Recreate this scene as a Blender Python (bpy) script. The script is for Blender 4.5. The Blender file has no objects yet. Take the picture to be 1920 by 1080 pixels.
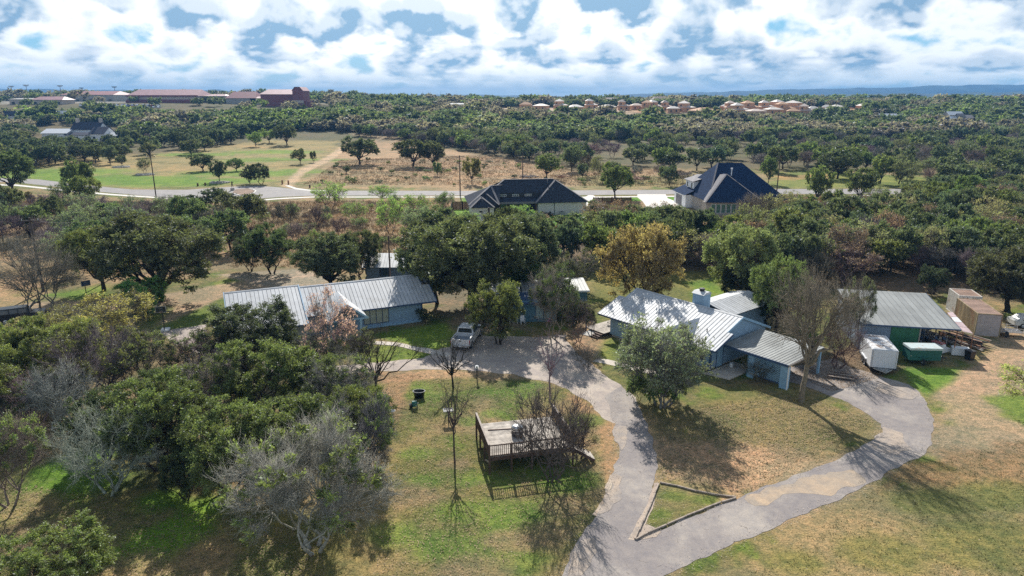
import bpy, math, random
import numpy as np
from mathutils import Matrix, Vector
rng = np.random.default_rng(7)
random.seed(7)
D2R = math.pi/180
scene = bpy.context.scene
col = scene.collection
# ------------------------------------------------------------------ camera
FPX, HZ, CH = 1280.0, 183.0, 25.0
PITCH = math.atan((540-HZ)/FPX)
CP, SP = math.cos(PITCH), math.sin(PITCH)
cam_d = bpy.data.cameras.new('camera'); cam = bpy.data.objects.new('camera', cam_d); col.objects.link(cam)
cam_d.sensor_width = 36; cam_d.lens = 36*FPX/1920; cam_d.clip_start = 0.5; cam_d.clip_end = 40000
cam.location = (0, 0, CH); cam.rotation_euler = (math.pi/2-PITCH, 0, 0)
scene.camera = cam
# ------------------------------------------------------------------ colour management, sun, sky
scene.view_settings.view_transform = 'Standard'; scene.view_settings.look = 'None'
scene.view_settings.exposure = 0.52; scene.view_settings.gamma = 1; scene.view_settings.use_curve_mapping = False
scene.cycles.use_denoising = False; scene.cycles.max_bounces = 4; scene.cycles.diffuse_bounces = 3; scene.cycles.glossy_bounces = 2
scene.cycles.transparent_max_bounces = 4; scene.cycles.volume_bounces = 0; scene.cycles.transmission_bounces = 3
SUN_EL, SUN_AZ = 34.5*D2R, -6.0*D2R      # azimuth from +Y, clockwise
sd = Vector((math.sin(SUN_AZ)*math.cos(SUN_EL), math.cos(SUN_AZ)*math.cos(SUN_EL), math.sin(SUN_EL)))
sun_d = bpy.data.lights.new('sun', 'SUN'); sun = bpy.data.objects.new('sun', sun_d); col.objects.link(sun)
sun_d.energy = 5.0; sun_d.angle = 0.55*D2R; sun_d.color = (1, 0.95, 0.87)
sun.rotation_euler = sd.to_track_quat('Z', 'Y').to_euler()

class NT:
    def __init__(s, tree): s.t = tree; s.n = tree.nodes; s.l = tree.links
    def new(s, ty, **k):
        nd = s.n.new(ty)
        for a, b in k.items(): setattr(nd, a, b)
        return nd
    def put(s, sock, v):
        if isinstance(v, bpy.types.NodeSocket): s.l.new(v, sock)
        elif v is not None: sock.default_value = v
    def math(s, op, a, b=None, c=None, clamp=False):
        nd = s.new('ShaderNodeMath', operation=op, use_clamp=clamp)
        s.put(nd.inputs[0], a); s.put(nd.inputs[1], b)
        if c is not None: s.put(nd.inputs[2], c)
        return nd.outputs[0]
    def ss(s, v, lo, hi, a=0.0, b=1.0):
        nd = s.new('ShaderNodeMapRange', interpolation_type='SMOOTHSTEP')
        s.put(nd.inputs[0], v); nd.inputs[1].default_value = lo; nd.inputs[2].default_value = hi
        nd.inputs[3].default_value = a; nd.inputs[4].default_value = b
        return nd.outputs[0]
    def mix(s, f, a, b, mode='MIX'):
        nd = s.new('ShaderNodeMix', data_type='RGBA', blend_type=mode, clamp_factor=True)
        s.put(nd.inputs[0], f)
        for q, v in ((6, a), (7, b)):
            if isinstance(v, tuple): v = (*v[:3], 1)
            s.put(nd.inputs[q], v)
        return nd.outputs[2]
    def noise(s, vec, scale, detail=3, rough=0.5, w=None, dist=0):
        nd = s.new('ShaderNodeTexNoise', noise_dimensions='3D')
        if vec is not None: s.l.new(vec, nd.inputs['Vector'])
        nd.inputs['Scale'].default_value = scale; nd.inputs['Detail'].default_value = detail
        nd.inputs['Roughness'].default_value = rough; nd.inputs['Distortion'].default_value = dist
        return nd.outputs[0]
    def comb(s, x, y, z):
        nd = s.new('ShaderNodeCombineXYZ'); s.put(nd.inputs[0], x); s.put(nd.inputs[1], y); s.put(nd.inputs[2], z); return nd.outputs[0]

world = bpy.data.worlds.new('World'); scene.world = world; world.use_nodes = True
w = NT(world.node_tree); w.n.clear()
w_out = w.new('ShaderNodeOutputWorld'); w_bg = w.new('ShaderNodeBackground'); w_bg.inputs[1].default_value = 0.073
sky = w.new('ShaderNodeTexSky', sky_type='NISHITA', sun_disc=False, sun_elevation=SUN_EL, sun_rotation=SUN_AZ)
sky.air_density = 1.0; sky.dust_density = 0.6; sky.ozone_density = 2.0
tc = w.new('ShaderNodeTexCoord'); sx = w.new('ShaderNodeSeparateXYZ'); w.l.new(tc.outputs['Generated'], sx.inputs[0])
zc = w.math('MAXIMUM', sx.outputs[2], 0.0)
lz = w.math('MULTIPLY', w.math('LOGARITHM', w.math('ADD', zc, 0.045), math.e), 2.6)
def cvec(dz, big):
    return w.comb(w.math('MULTIPLY', sx.outputs[0], big), w.math('MULTIPLY', sx.outputs[1], big), w.math('ADD', lz, dz))
def cl(dz, big, detail, rough=0.5):
    return w.noise(cvec(dz, big), 1.0, detail, rough, dist=0.15)
def puff(dz, big, sc):   # heaped rounded tops
    vo = w.new('ShaderNodeTexVoronoi', feature='F1'); vo.inputs['Scale'].default_value = sc; vo.inputs['Randomness'].default_value = 1.0
    v2 = w.new('ShaderNodeVectorMath', operation='ADD'); nn = w.new('ShaderNodeTexNoise'); nn.inputs['Scale'].default_value = 2.2; nn.inputs['Detail'].default_value = 4
    c_ = cvec(dz, big); w.l.new(c_, nn.inputs['Vector']); sc_ = w.new('ShaderNodeVectorMath', operation='SCALE'); w.l.new(nn.outputs['Color'], sc_.inputs[0]); sc_.inputs['Scale'].default_value = 0.55
    w.l.new(c_, v2.inputs[0]); w.l.new(sc_.outputs[0], v2.inputs[1]); w.l.new(v2.outputs[0], vo.inputs['Vector'])
    return w.math('SUBTRACT', 0.55, vo.outputs['Distance'])
def density(dz, detail):
    return w.math('ADD', cl(5.7+dz, 13.0, detail), w.math('MULTIPLY', puff(5.7+dz, 13.0, 1.25), 0.30))
n1 = density(0, 7); n2 = density(0.22, 4); nb = cl(9.3, 5.0, 2)
dens = w.math('ADD', n1, w.math('MULTIPLY', w.math('SUBTRACT', nb, 0.5), 0.40))
cover = w.math('MULTIPLY', w.ss(dens, 0.25, 0.42), w.ss(zc, 0.15, 0.6, 1.0, 0.55))
thick = w.ss(dens, 0.43, 0.63)
lit = w.ss(w.math('SUBTRACT', n1, n2), -0.09, 0.10)
# looking towards the sun thin cloud glows, thick cloud shows its grey-blue base
shade = w.math('MULTIPLY', thick, w.math('SUBTRACT', 1.2, w.math('MULTIPLY', lit, 0.75)))
shade = w.math('MULTIPLY', shade, w.ss(zc, 0.0, 0.05, 0.6, 1.15), clamp=True)
dp = w.new('ShaderNodeVectorMath', operation='DOT_PRODUCT'); w.l.new(tc.outputs['Generated'], dp.inputs[0]); dp.inputs[1].default_value = sd
glow = w.ss(dp.outputs['Value'], 0.70, 0.97, 0.0, 1.0)
ccol = w.mix(shade, (10.6, 11.1, 11.4), (2.6, 4.4, 6.4))
ccol = w.mix(w.ss(zc, 0.14, 0.5, 0.0, 0.62), ccol, (1.6, 2.1, 2.8))
ccol = w.mix(glow, ccol, w.mix(1.0, ccol, (1.45, 1.35, 1.25), 'MULTIPLY'))
skyc = w.mix(w.ss(zc, 0.12, 0.5, 0.75, 0.0), sky.outputs[0], (1.6, 5.6, 8.8))
s1 = w.mix(cover, skyc, ccol)
hz = w.ss(zc, 0.0, 0.05, 0.78, 0.0)
s2 = w.mix(hz, s1, (5.9, 7.9, 9.0))
w.l.new(s2, w_bg.inputs[0]); w.l.new(w_bg.outputs[0], w_out.inputs[0])

# ------------------------------------------------------------------ terrain and pixel helpers
def smooth(t):
    t = np.clip(t, 0, 1); return t*t*(3-2*t)
def terr(x, y):
    x = np.asarray(x, float); y = np.asarray(y, float)
    left = smooth((-x-60)/260)
    z = 15.0*(1-left)*smooth((y-330)/340)+21.0*left*smooth((y-340)/360)
    z = z + 0.8*np.sin(x*0.013+1)*np.cos(y*0.011)*smooth((y-240)/200)
    z = z - 75*smooth((y-1000)/1500)
    return z
def ray(px, py):
    u = (px-960)/FPX; v = (540-py)/FPX
    return np.array([u, CP+v*SP, -SP+v*CP])
def P(px, py, z=0.0):
    r = ray(px, py); t = (z-CH)/r[2]; return np.array([r[0]*t, r[1]*t, z])
def G(px, py):
    """ground point under a pixel"""
    r = ray(px, py); t = 12.0
    if r[2] < 0:
        t0 = -CH/r[2]
        if t0*r[1] < 234: return np.array([r[0]*t0, r[1]*t0, 0.0])
    t = 230.0
    while t < 1400:
        q = r*t
        if CH+q[2] < float(terr(q[0], q[1])): break
        t *= 1.004
    q = r*t; return np.array([q[0], q[1], float(terr(q[0], q[1]))])
def proj(x, y, z):
    z = z-CH; d = y*CP-z*SP; up = y*SP+z*CP
    return 960+FPX*x/d, 540-FPX*up/d
def zat(p, py):
    """height above the world origin of the point over p seen at row py"""
    r = ray(960, py); return CH + p[1]*r[2]/r[1]
def depth(p): return p[1]*CP-(p[2]-CH)*SP

# ------------------------------------------------------------------ object helpers
def tag(o, label=None, cat=None, group=None, kind=None):
    if label: o['label'] = label
    if cat: o['category'] = cat
    if group: o['group'] = group
    if kind: o['kind'] = kind
    return o
def empty(name, loc=(0, 0, 0), rz=0.0, label=None, cat=None, group=None, scale=None):
    o = bpy.data.objects.new(name, None); col.objects.link(o); o.location = loc; o.rotation_euler = (0, 0, rz)
    o.empty_display_size = 0.2
    if scale is not None: o.scale = scale
    return tag(o, label, cat, group)
def link(name, me, parent=None, loc=None, rot=None, scale=None):
    o = bpy.data.objects.new(name, me); col.objects.link(o)
    if parent is not None: o.parent = parent
    if loc is not None: o.location = loc
    if rot is not None: o.rotation_euler = rot
    if scale is not None: o.scale = scale
    return o
def copy_tree(o, parent=None):
    c = o.copy(); col.objects.link(c); c.parent = parent
    for ch in list(o.children): copy_tree(ch, c)
    return c
def mesh_np(name, V, Fq=None, Ft=None, mat=None, smooth_=False, fattr=None):
    """fast mesh from numpy arrays; quads Fq (n,4), triangles Ft (m,3)"""
    me = bpy.data.meshes.new(name)
    V = np.asarray(V, np.float32); parts = []; tot = []
    if Fq is not None and len(Fq): parts.append(np.asarray(Fq, np.int32).ravel()); tot.append(np.full(len(Fq), 4, np.int32))
    if Ft is not None and len(Ft): parts.append(np.asarray(Ft, np.int32).ravel()); tot.append(np.full(len(Ft), 3, np.int32))
    loops = np.concatenate(parts); tot = np.concatenate(tot)
    me.vertices.add(len(V)); me.vertices.foreach_set('co', V.ravel())
    me.loops.add(len(loops)); me.loops.foreach_set('vertex_index', loops)
    me.polygons.add(len(tot)); st = np.concatenate([[0], np.cumsum(tot)[:-1]]).astype(np.int32)
    me.polygons.foreach_set('loop_start', st)
    if smooth_: me.polygons.foreach_set('use_smooth', np.ones(len(tot), bool))
    if fattr is not None:
        for k, a in fattr.items():
            at = me.attributes.new(k, 'FLOAT', 'FACE'); at.data.foreach_set('value', np.asarray(a, np.float32))
    me.update(calc_edges=True)
    if mat: me.materials.append(mat)
    return me
class MB:
    def __init__(s): s.v = []; s.f = []; s.mi = []; s.m = 0
    def add(s, vs, fs):
        b = len(s.v); s.v += [tuple(map(float, q)) for q in vs]; s.f += [tuple(b+i for i in f) for f in fs]; s.mi += [s.m]*len(fs); return s
    def box(s, x0, x1, y0, y1, z0, z1):
        return s.add([(x, y, z) for z in (z0, z1) for y in (y0, y1) for x in (x0, x1)],
                     [(0, 2, 3, 1), (4, 5, 7, 6), (0, 1, 5, 4), (2, 6, 7, 3), (0, 4, 6, 2), (1, 3, 7, 5)])
    def hexa(s, bot, top):
        n = len(bot); 
        return s.add(list(bot)+list(top), [tuple(range(n))[::-1], tuple(range(n, 2*n))]+[(i, (i+1) % n, n+(i+1) % n, n+i) for i in range(n)])
    def prism(s, poly, axis, a, b):
        """extrude a polygon given in the other two axes along axis from a to b"""
        def mk(q, t): return {'x': (t, q[0], q[1]), 'y': (q[0], t, q[1]), 'z': (q[0], q[1], t)}[axis]
        return s.hexa([mk(q, a) for q in poly], [mk(q, b) for q in poly])
    def slab(s, quad, th):
        """a plate under four points, thickness th downwards"""
        q = [np.array(p, float) for p in quad]
        return s.hexa([p-np.array([0, 0, th]) for p in q], q)
    def tube(s, pts, rad, n=6, cap=True):
        pts = [np.array(p, float) for p in pts]
        if not hasattr(rad, '__len__'): rad = [rad]*len(pts)
        b = len(s.v); vs = []
        for i, p in enumerate(pts):
            d = pts[min(i+1, len(pts)-1)]-pts[max(i-1, 0)]; d = d/(np.linalg.norm(d)+1e-9)
            a = np.array([0, 0, 1.0]) if abs(d[2]) < 0.9 else np.array([1.0, 0, 0])
            e1 = np.cross(d, a); e1 /= np.linalg.norm(e1); e2 = np.cross(d, e1)
            for k in range(n):
                t = 2*math.pi*k/n; vs.append(p+rad[i]*(math.cos(t)*e1+math.sin(t)*e2))
        fs = [(i*n+k, i*n+(k+1) % n, (i+1)*n+(k+1) % n, (i+1)*n+k) for i in range(len(pts)-1) for k in range(n)]
        if cap: fs += [tuple(range(n))[::-1], tuple((len(pts)-1)*n+k for k in range(n))]
        return s.add(vs, fs)
    def bar(s, a, b, w_, h_):
        a = np.array(a, float); b = np.array(b, float); d = b-a; d /= np.linalg.norm(d)
        u = np.array([0, 0, 1.0]) if abs(d[2]) < 0.95 else np.array([1.0, 0, 0])
        e1 = np.cross(d, u); e1 /= np.linalg.norm(e1); e2 = np.cross(e1, d)
        q = [(-1, -1), (1, -1), (1, 1), (-1, 1)]
        return s.hexa([a+e1*i*w_/2+e2*j*h_/2 for i, j in q], [b+e1*i*w_/2+e2*j*h_/2 for i, j in q])
    def lathe(s, prof, n=16, c=(0, 0, 0)):
        vs = [(c[0]+r*math.cos(2*math.pi*k/n), c[1]+r*math.sin(2*math.pi*k/n), c[2]+z) for r, z in prof for k in range(n)]
        return s.add(vs, [(i*n+k, i*n+(k+1) % n, (i+1)*n+(k+1) % n, (i+1)*n+k) for i in range(len(prof)-1) for k in range(n)])
    def mesh(s, name, mats):
        me = bpy.data.meshes.new(name); me.from_pydata(s.v, [], s.f)
        for m in (mats if isinstance(mats, (list, tuple)) else [mats]): me.materials.append(m)
        if isinstance(mats, (list, tuple)): me.polygons.foreach_set('material_index', s.mi)
        me.update(); return me
    def build(s, name, mats, parent=None, bevel=0, loc=None, smooth_=False):
        me = s.mesh(name, mats)
        if bevel:
            import bmesh
            bm = bmesh.new(); bm.from_mesh(me); bmesh.ops.recalc_face_normals(bm, faces=bm.faces)
            bmesh.ops.bevel(bm, geom=bm.edges[:], offset=bevel, segments=2, affect='EDGES', clamp_overlap=True); bm.to_mesh(me); bm.free()
        if smooth_: me.polygons.foreach_set('use_smooth', [True]*len(me.polygons))
        return link(name, me, parent, loc)
# ------------------------------------------------------------------ materials
MATS = {}
def pmat(name, colr, rough=0.8, metal=0.0, var=0.12, scale=6.0, bump=0.0, bscale=20.0, stripes=None, dirt=None, spec=0.4, coords='Object', stretch=None, vary=0):
    if name in MATS: return MATS[name]
    m = bpy.data.materials.new(name); m.use_nodes = True; t = NT(m.node_tree); b = t.n['Principled BSDF']
    tcn = t.new('ShaderNodeTexCoord'); vec = t.new('ShaderNodeNewGeometry').outputs['Position'] if coords == 'pos' else tcn.outputs[coords]
    if stretch:
        mp = t.new('ShaderNodeMapping'); mp.inputs['Scale'].default_value = stretch; t.l.new(vec, mp.inputs[0]); vec = mp.outputs[0]
    n = t.noise(vec, scale, 5, 0.6)
    lo = tuple(c*(1-var*1.6) for c in colr); hi = tuple(min(1, c*(1+var*1.4)) for c in colr)
    c = t.mix(t.ss(n, 0.3, 0.7), lo, hi)
    if dirt:
        dn = t.noise(vec, dirt[1], 6, 0.65); c = t.mix(t.math('MULTIPLY', t.ss(dn, dirt[2], dirt[2]+0.15), dirt[3]), c, dirt[0])
    h = None
    if vary:
        oi = t.new('ShaderNodeObjectInfo'); hv = t.new('ShaderNodeHueSaturation'); t.l.new(c, hv.inputs['Color']); t.l.new(t.ss(oi.outputs['Random'], 0, 1, 1-vary, 1+vary), hv.inputs['Value']); c = hv.outputs[0]
    if stripes:  # (axis index, period, groove width share, dark factor)
        sp = t.new('ShaderNodeSeparateXYZ'); t.l.new(tcn.outputs['Object' if coords == 'pos' else coords], sp.inputs[0])
        q = t.math('FRACT', t.math('DIVIDE', sp.outputs[stripes[0]], stripes[1]))
        g = t.math('LESS_THAN', q, stripes[2]); c = t.mix(t.math('MULTIPLY', g, stripes[3]), c, tuple(x*0.45 for x in colr))
        h = t.math('SUBTRACT', 1.0, g)
    t.l.new(c, b.inputs['Base Color']); b.inputs['Roughness'].default_value = rough; b.inputs['Metallic'].default_value = metal
    b.inputs['Specular IOR Level'].default_value = spec
    if bump:
        bn = t.noise(vec, bscale, 4, 0.6)
        if h is not None: bn = t.math('ADD', bn, h)
        bu = t.new('ShaderNodeBump'); bu.inputs['Strength'].default_value = bump; bu.inputs['Distance'].default_value = 0.03
        t.l.new(bn, bu.inputs['Height']); t.l.new(bu.outputs[0], b.inputs['Normal'])
    MATS[name] = m; return m
def leafmat():
    m = bpy.data.materials.new('leaf'); m.use_nodes = True; t = NT(m.node_tree); t.n.clear()
    out = t.new('ShaderNodeOutputMaterial'); oi = t.new('ShaderNodeObjectInfo'); at = t.new('ShaderNodeAttribute', attribute_name='v')
    it = t.new('ShaderNodeAttribute', attribute_name='tint', attribute_type='INSTANCER')
    base = t.mix(it.outputs['Alpha'], oi.outputs['Color'], it.outputs['Color'])
    hv = t.new('ShaderNodeHueSaturation'); t.l.new(base, hv.inputs['Color']); hv.inputs['Saturation'].default_value = 0.76
    t.l.new(t.ss(at.outputs['Fac'], 0, 1, 0.8, 2.3), hv.inputs['Value'])
    t.l.new(t.math('ADD', 0.48, t.math('MULTIPLY', at.outputs['Fac'], 0.035)), hv.inputs['Hue'])
    d = t.new('ShaderNodeBsdfDiffuse'); tr = t.new('ShaderNodeBsdfTranslucent'); g = t.new('ShaderNodeBsdfGlossy'); g.inputs['Roughness'].default_value = 0.45
    t.l.new(hv.outputs[0], d.inputs[0])
    t.l.new(t.mix(1.0, hv.outputs[0], (1.25, 1.35, 0.7), 'MULTIPLY'), tr.inputs[0]); g.inputs[0].default_value = (0.6, 0.65, 0.7, 1)
    m1 = t.new('ShaderNodeMixShader'); m1.inputs[0].default_value = 0.48; t.l.new(d.outputs[0], m1.inputs[1]); t.l.new(tr.outputs[0], m1.inputs[2])
    m2 = t.new('ShaderNodeMixShader'); m2.inputs[0].default_value = 0.035; t.l.new(m1.outputs[0], m2.inputs[1]); t.l.new(g.outputs[0], m2.inputs[2])
    t.l.new(m2.outputs[0], out.inputs[0]); return m
def barkmat():
    m = bpy.data.materials.new('bark'); m.use_nodes = True; t = NT(m.node_tree); b = t.n['Principled BSDF']
    oi = t.new('ShaderNodeObjectInfo'); tcn = t.new('ShaderNodeTexCoord')
    n = t.noise(tcn.outputs['Object'], 9, 4, 0.6)
    hv = t.new('ShaderNodeHueSaturation'); t.l.new(oi.outputs['Color'], hv.inputs['Color']); t.l.new(t.ss(n, 0.3, 0.7, 0.6, 1.35), hv.inputs['Value'])
    t.l.new(hv.outputs[0], b.inputs['Base Color']); b.inputs['Roughness'].default_value = 0.9; b.inputs['Specular IOR Level'].default_value = 0.2
    return m
LEAF, BARK = leafmat(), barkmat()
# ------------------------------------------------------------------ ground
def vnoise(x, y, sc, seed):
    r = np.random.default_rng(seed).random((256, 256)).astype(np.float32)
    u = np.asarray(x)/sc; v = np.asarray(y)/sc; i = np.floor(u).astype(int); j = np.floor(v).astype(int)
    f = u-i; g = v-j; f = f*f*(3-2*f); g = g*g*(3-2*g)
    a = r[i & 255, j & 255]; b = r[(i+1) & 255, j & 255]; c = r[i & 255, (j+1) & 255]; d = r[(i+1) & 255, (j+1) & 255]
    return (a*(1-f)+b*f)*(1-g)+(c*(1-f)+d*f)*g
def fbm(x, y, sc, seed, o=4):
    s_ = 0; a = 1; t = 0
    for k in range(o): s_ = s_+a*vnoise(x, y, sc/2**k, seed+k); t += a; a *= 0.55
    return s_/t
def polypx(pts): return np.array([G(*p)[:2] for p in pts])
def sdf(X, Y, poly):
    d = np.full(X.shape, 1e9); ins = np.zeros(X.shape, bool); n = len(poly)
    for i in range(n):
        ax, ay = poly[i]; bx, by = poly[(i+1) % n]; ex, ey = bx-ax, by-ay; L = ex*ex+ey*ey+1e-9
        t = np.clip(((X-ax)*ex+(Y-ay)*ey)/L, 0, 1); d = np.minimum(d, np.hypot(X-ax-t*ex, Y-ay-t*ey))
        c = ((ay > Y) != (by > Y)) & (X < (bx-ax)*(Y-ay)/(by-ay+1e-12)+ax); ins ^= c
    return np.where(ins, -d, d)
ys = np.concatenate([np.arange(-60, 24, 7.0), np.arange(24, 112, 0.36), np.arange(112, 240, 0.9), np.arange(240, 1120, 7.0), np.geomspace(1120, 6500, 30)])
NS = 430; ss_ = np.linspace(-1, 1, NS)
Yg, Sg = np.meshgrid(ys, ss_, indexing='ij'); Xg = Sg*(np.maximum(Yg, 10)*1.05+16)
Zg = terr(Xg, Yg)
TAN, OLIVE, GREEN, LUSH = (0.30, 0.235, 0.135), (0.155, 0.165, 0.062), (0.115, 0.19, 0.035), (0.13, 0.28, 0.03)
DIRT, PALE, LITTER, PINK = (0.42, 0.28, 0.18), (0.44, 0.37, 0.28), (0.15, 0.105, 0.075), (0.36, 0.25, 0.165)
nA = fbm(Xg, Yg, 7, 1); nB = fbm(Xg, Yg, 2.2, 9); nC = fbm(Xg, Yg, 26, 20, 3); nD = fbm(Xg, Yg, 0.9, 31, 2)
Cg = np.zeros(Xg.shape+(3,)); 
def over(mask, c):
    Cg[:] = Cg*(1-mask[..., None])+np.array(c)*mask[..., None]
def sst(v, a, b): return smooth((v-a)/(b-a))
Cg[:] = TAN; over(sst(nA+0.3*(nB-0.5), 0.36, 0.6), OLIVE); over(0.7*sst(nB*0.6+nA*0.2+nD*0.2, 0.56, 0.66), GREEN)
over(0.35*sst(fbm(Xg, Yg, 4, 50), 0.55, 0.7), PINK)
near = Yg < 240
def zone(pts, c, soft=1.0, amp=1.6, k=1.0, world=False):
    poly = np.array(pts, float) if world else polypx(pts)
    lo = poly.min(0)-soft-amp*2-1; hi = poly.max(0)+soft+amp*2+1
    sel = (Xg > lo[0]) & (Xg < hi[0]) & (Yg > lo[1]) & (Yg < hi[1])
    if not sel.any(): return
    d = sdf(Xg[sel], Yg[sel], poly)+((nB[sel]-0.5)*2+(nA[sel]-0.5)*2+(nD[sel]-0.5))*amp
    m = (k*smooth((soft-d)/(2*soft)))[:, None]
    Cg[sel] = Cg[sel]*(1-m)+np.array(c)*m
def blob(px, py, r, c, k=0.9, asp=1.0):
    p = G(px, py); a = np.linspace(0, 2*math.pi, 12, endpoint=False)
    zone(np.c_[p[0]+r*asp*np.cos(a), p[1]+r*np.sin(a)], c, r*0.45, r*0.45, k, True)
# far country
far = sst(Yg, 236, 262); over(far, (0.14, 0.12, 0.07)); over(far*0.6*sst(nC, 0.45, 0.65), (0.10, 0.11, 0.05))
over(sst(Yg, 900, 1300), (0.055, 0.075, 0.045))
# strip between houses' woods and the road, meadow beyond the road
zone([(-300, 372), (430, 378), (860, 368), (2100, 366), (2100, 440), (1100, 470), (400, 520), (-300, 560)], PINK, 5, 6, 0.75)
zone([(420, 378), (860, 372), (860, 430), (780, 500), (420, 500)], (0.34, 0.245, 0.155), 3, 3, 0.8)
zone([(-200, 375), (330, 378), (300, 392), (120, 396), (-200, 410)], TAN, 3, 3, 0.8)
zone([(230, 380), (325, 378), (330, 392), (250, 395)], GREEN, 2, 3, 0.8)
zone([(560, 346), (650, 268), (760, 262), (900, 290), (1080, 318), (1280, 318), (1290, 352), (800, 354)], (0.40, 0.275, 0.175), 4, 5, 0.9)
zone([(560, 346), (640, 300), (760, 322), (800, 354)], TAN, 4, 5, 0.5)
zone([(1080, 330), (1280, 330), (1290, 350), (1090, 352)], (0.23, 0.22, 0.09), 3, 5, 0.8)
zone([(60, 335), (60, 300), (300, 288), (500, 262), (640, 265), (590, 318), (520, 348), (380, 352), (180, 346)], (0.30, 0.25, 0.12), 4, 4, 0.95)
for q in [(120, 322, 13), (250, 337, 12), (330, 343, 10), (450, 325, 12), (375, 290, 10), (520, 285, 12), (560, 322, 7), (490, 300, 9), (90, 330, 9), (420, 340, 8), (600, 300, 6), (180, 335, 10)]:
    blob(q[0], q[1], q[2], (0.14, 0.25, 0.035), 0.85, 1.9)
for q in [(230, 312, 9), (150, 305, 9), (330, 318, 8), (380, 312, 8), (480, 275, 9), (600, 280, 9)]: blob(q[0], q[1], q[2], (0.36, 0.26, 0.13), 0.6, 1.8)
zone([(1440, 345), (1480, 322), (1700, 330), (1900, 335), (1900, 350), (1450, 352)], (0.20, 0.24, 0.06), 3, 4, 0.85)
zone([(1450, 330), (1560, 326), (1560, 335), (1450, 338)], (0.42, 0.26, 0.12), 2, 3, 0.8)
zone([(1450, 366), (1700, 368), (1690, 382), (1450, 388)], (0.30, 0.23, 0.12), 2, 2, 0.8)
zone([(1550, 368), (1640, 368), (1640, 374), (1550, 374)], GREEN, 2, 2, 0.7)
# lawns of the dark-roofed houses
zone([(868, 368), (925, 368), (925, 380), (862, 380)], LUSH, 0.8, 0.5, 1)
zone([(845, 394), (885, 392), (885, 425), (835, 425)], LUSH, 1.5, 1, 0.95)
zone([(930, 400), (1112, 394), (1110, 432), (940, 436)], LUSH, 1.2, 0.8, 1)
zone([(1095, 369), (1208, 369), (1205, 377), (1090, 377)], LUSH, 0.7, 0.4, 1)
zone([(1228, 369), (1275, 368), (1275, 378), (1245, 376)], LUSH, 0.7, 0.4, 1)
# litter floors under the woods
zone([(1000, 450), (1960, 430), (2000, 560), (1560, 545), (1420, 555), (1290, 530), (1130, 520), (1060, 500)], (0.20, 0.14, 0.10), 3, 3, 0.85)
zone([(-200, 600), (60, 620), (300, 650), (520, 700), (640, 820), (560, 880), (250, 840), (-200, 860)], (0.19, 0.155, 0.10), 2, 2.5, 0.6)
zone([(790, 545), (960, 540), (1000, 620), (900, 628), (830, 605)], (0.25, 0.2, 0.15), 1.5, 1.5, 0.85)
zone([(1480, 700), (1600, 640), (1700, 690), (1640, 715), (1560, 735)], LITTER, 0.7, 0.9, 0.9)
zone([(1300, 715), (1480, 700), (1470, 722), (1340, 728)], (0.2, 0.15, 0.1), 0.6, 0.8, 0.6)
# house lawns
zone([(690, 628), (835, 604), (870, 645), (812, 655), (745, 642)], (0.15, 0.24, 0.035), 0.6, 0.6, 0.95)
zone([(655, 650), (745, 648), (808, 664), (795, 674), (660, 684)], (0.14, 0.21, 0.035), 0.5, 0.6, 0.9)
zone([(270, 620), (290, 590), (425, 566), (430, 600), (330, 618)], (0.17, 0.22, 0.045), 1, 1.5, 0.85)
zone([(100, 552), (190, 535), (215, 552), (150, 570)], (0.15, 0.25, 0.04), 1, 1.5, 0.9)
zone([(330, 555), (440, 518), (480, 524), (440, 540), (350, 575)], (0.16, 0.23, 0.04), 1, 1, 0.85)
zone([(1095, 512), (1370, 505), (1420, 555), (1280, 590), (1130, 588), (1110, 545)], (0.20, 0.20, 0.065), 1.2, 1.5, 0.9)
zone([(1285, 528), (1345, 520), (1365, 562), (1310, 570)], (0.15, 0.25, 0.035), 1, 1, 0.9)
zone([(1110, 640), (1160, 632), (1210, 672), (1150, 690), (1115, 668)], (0.17, 0.22, 0.05), 0.6, 0.6, 0.85)
zone([(1130, 685), (1330, 700), (1310, 740), (1180, 735), (1130, 700)], (0.17, 0.18, 0.06), 0.6, 0.8, 0.7)
zone([(1060, 600), (1110, 590), (1130, 640), (1110, 680), (1060, 640)], (0.34, 0.24, 0.17), 0.8, 0.8, 0.85)
# big yard right of the island
zone([(1230, 760), (1500, 735), (1640, 790), (1620, 830), (1450, 845), (1230, 800)], (0.235, 0.20, 0.095), 1, 1.5, 0.8)
zone([(1225, 830), (1380, 835), (1510, 862), (1560, 872), (1440, 915), (1380, 935), (1230, 905)], (0.46, 0.315, 0.205), 0.9, 1.2, 0.97)
zone([(1400, 865), (1520, 868), (1500, 890), (1420, 905)], (0.55, 0.38, 0.245), 0.5, 0.7, 0.85)
zone([(1230, 900), (1330, 905), (1380, 932), (1240, 925)], (0.30, 0.25, 0.13), 0.5, 0.5, 0.8)
for q in [(1265, 930, 1.2), (1320, 935, 1.0), (1230, 965, 1.2), (1330, 940, 0.8)]: blob(q[0], q[1], q[2]*.6, (0.14, 0.20, 0.045), 0.7, 1.4)
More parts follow.
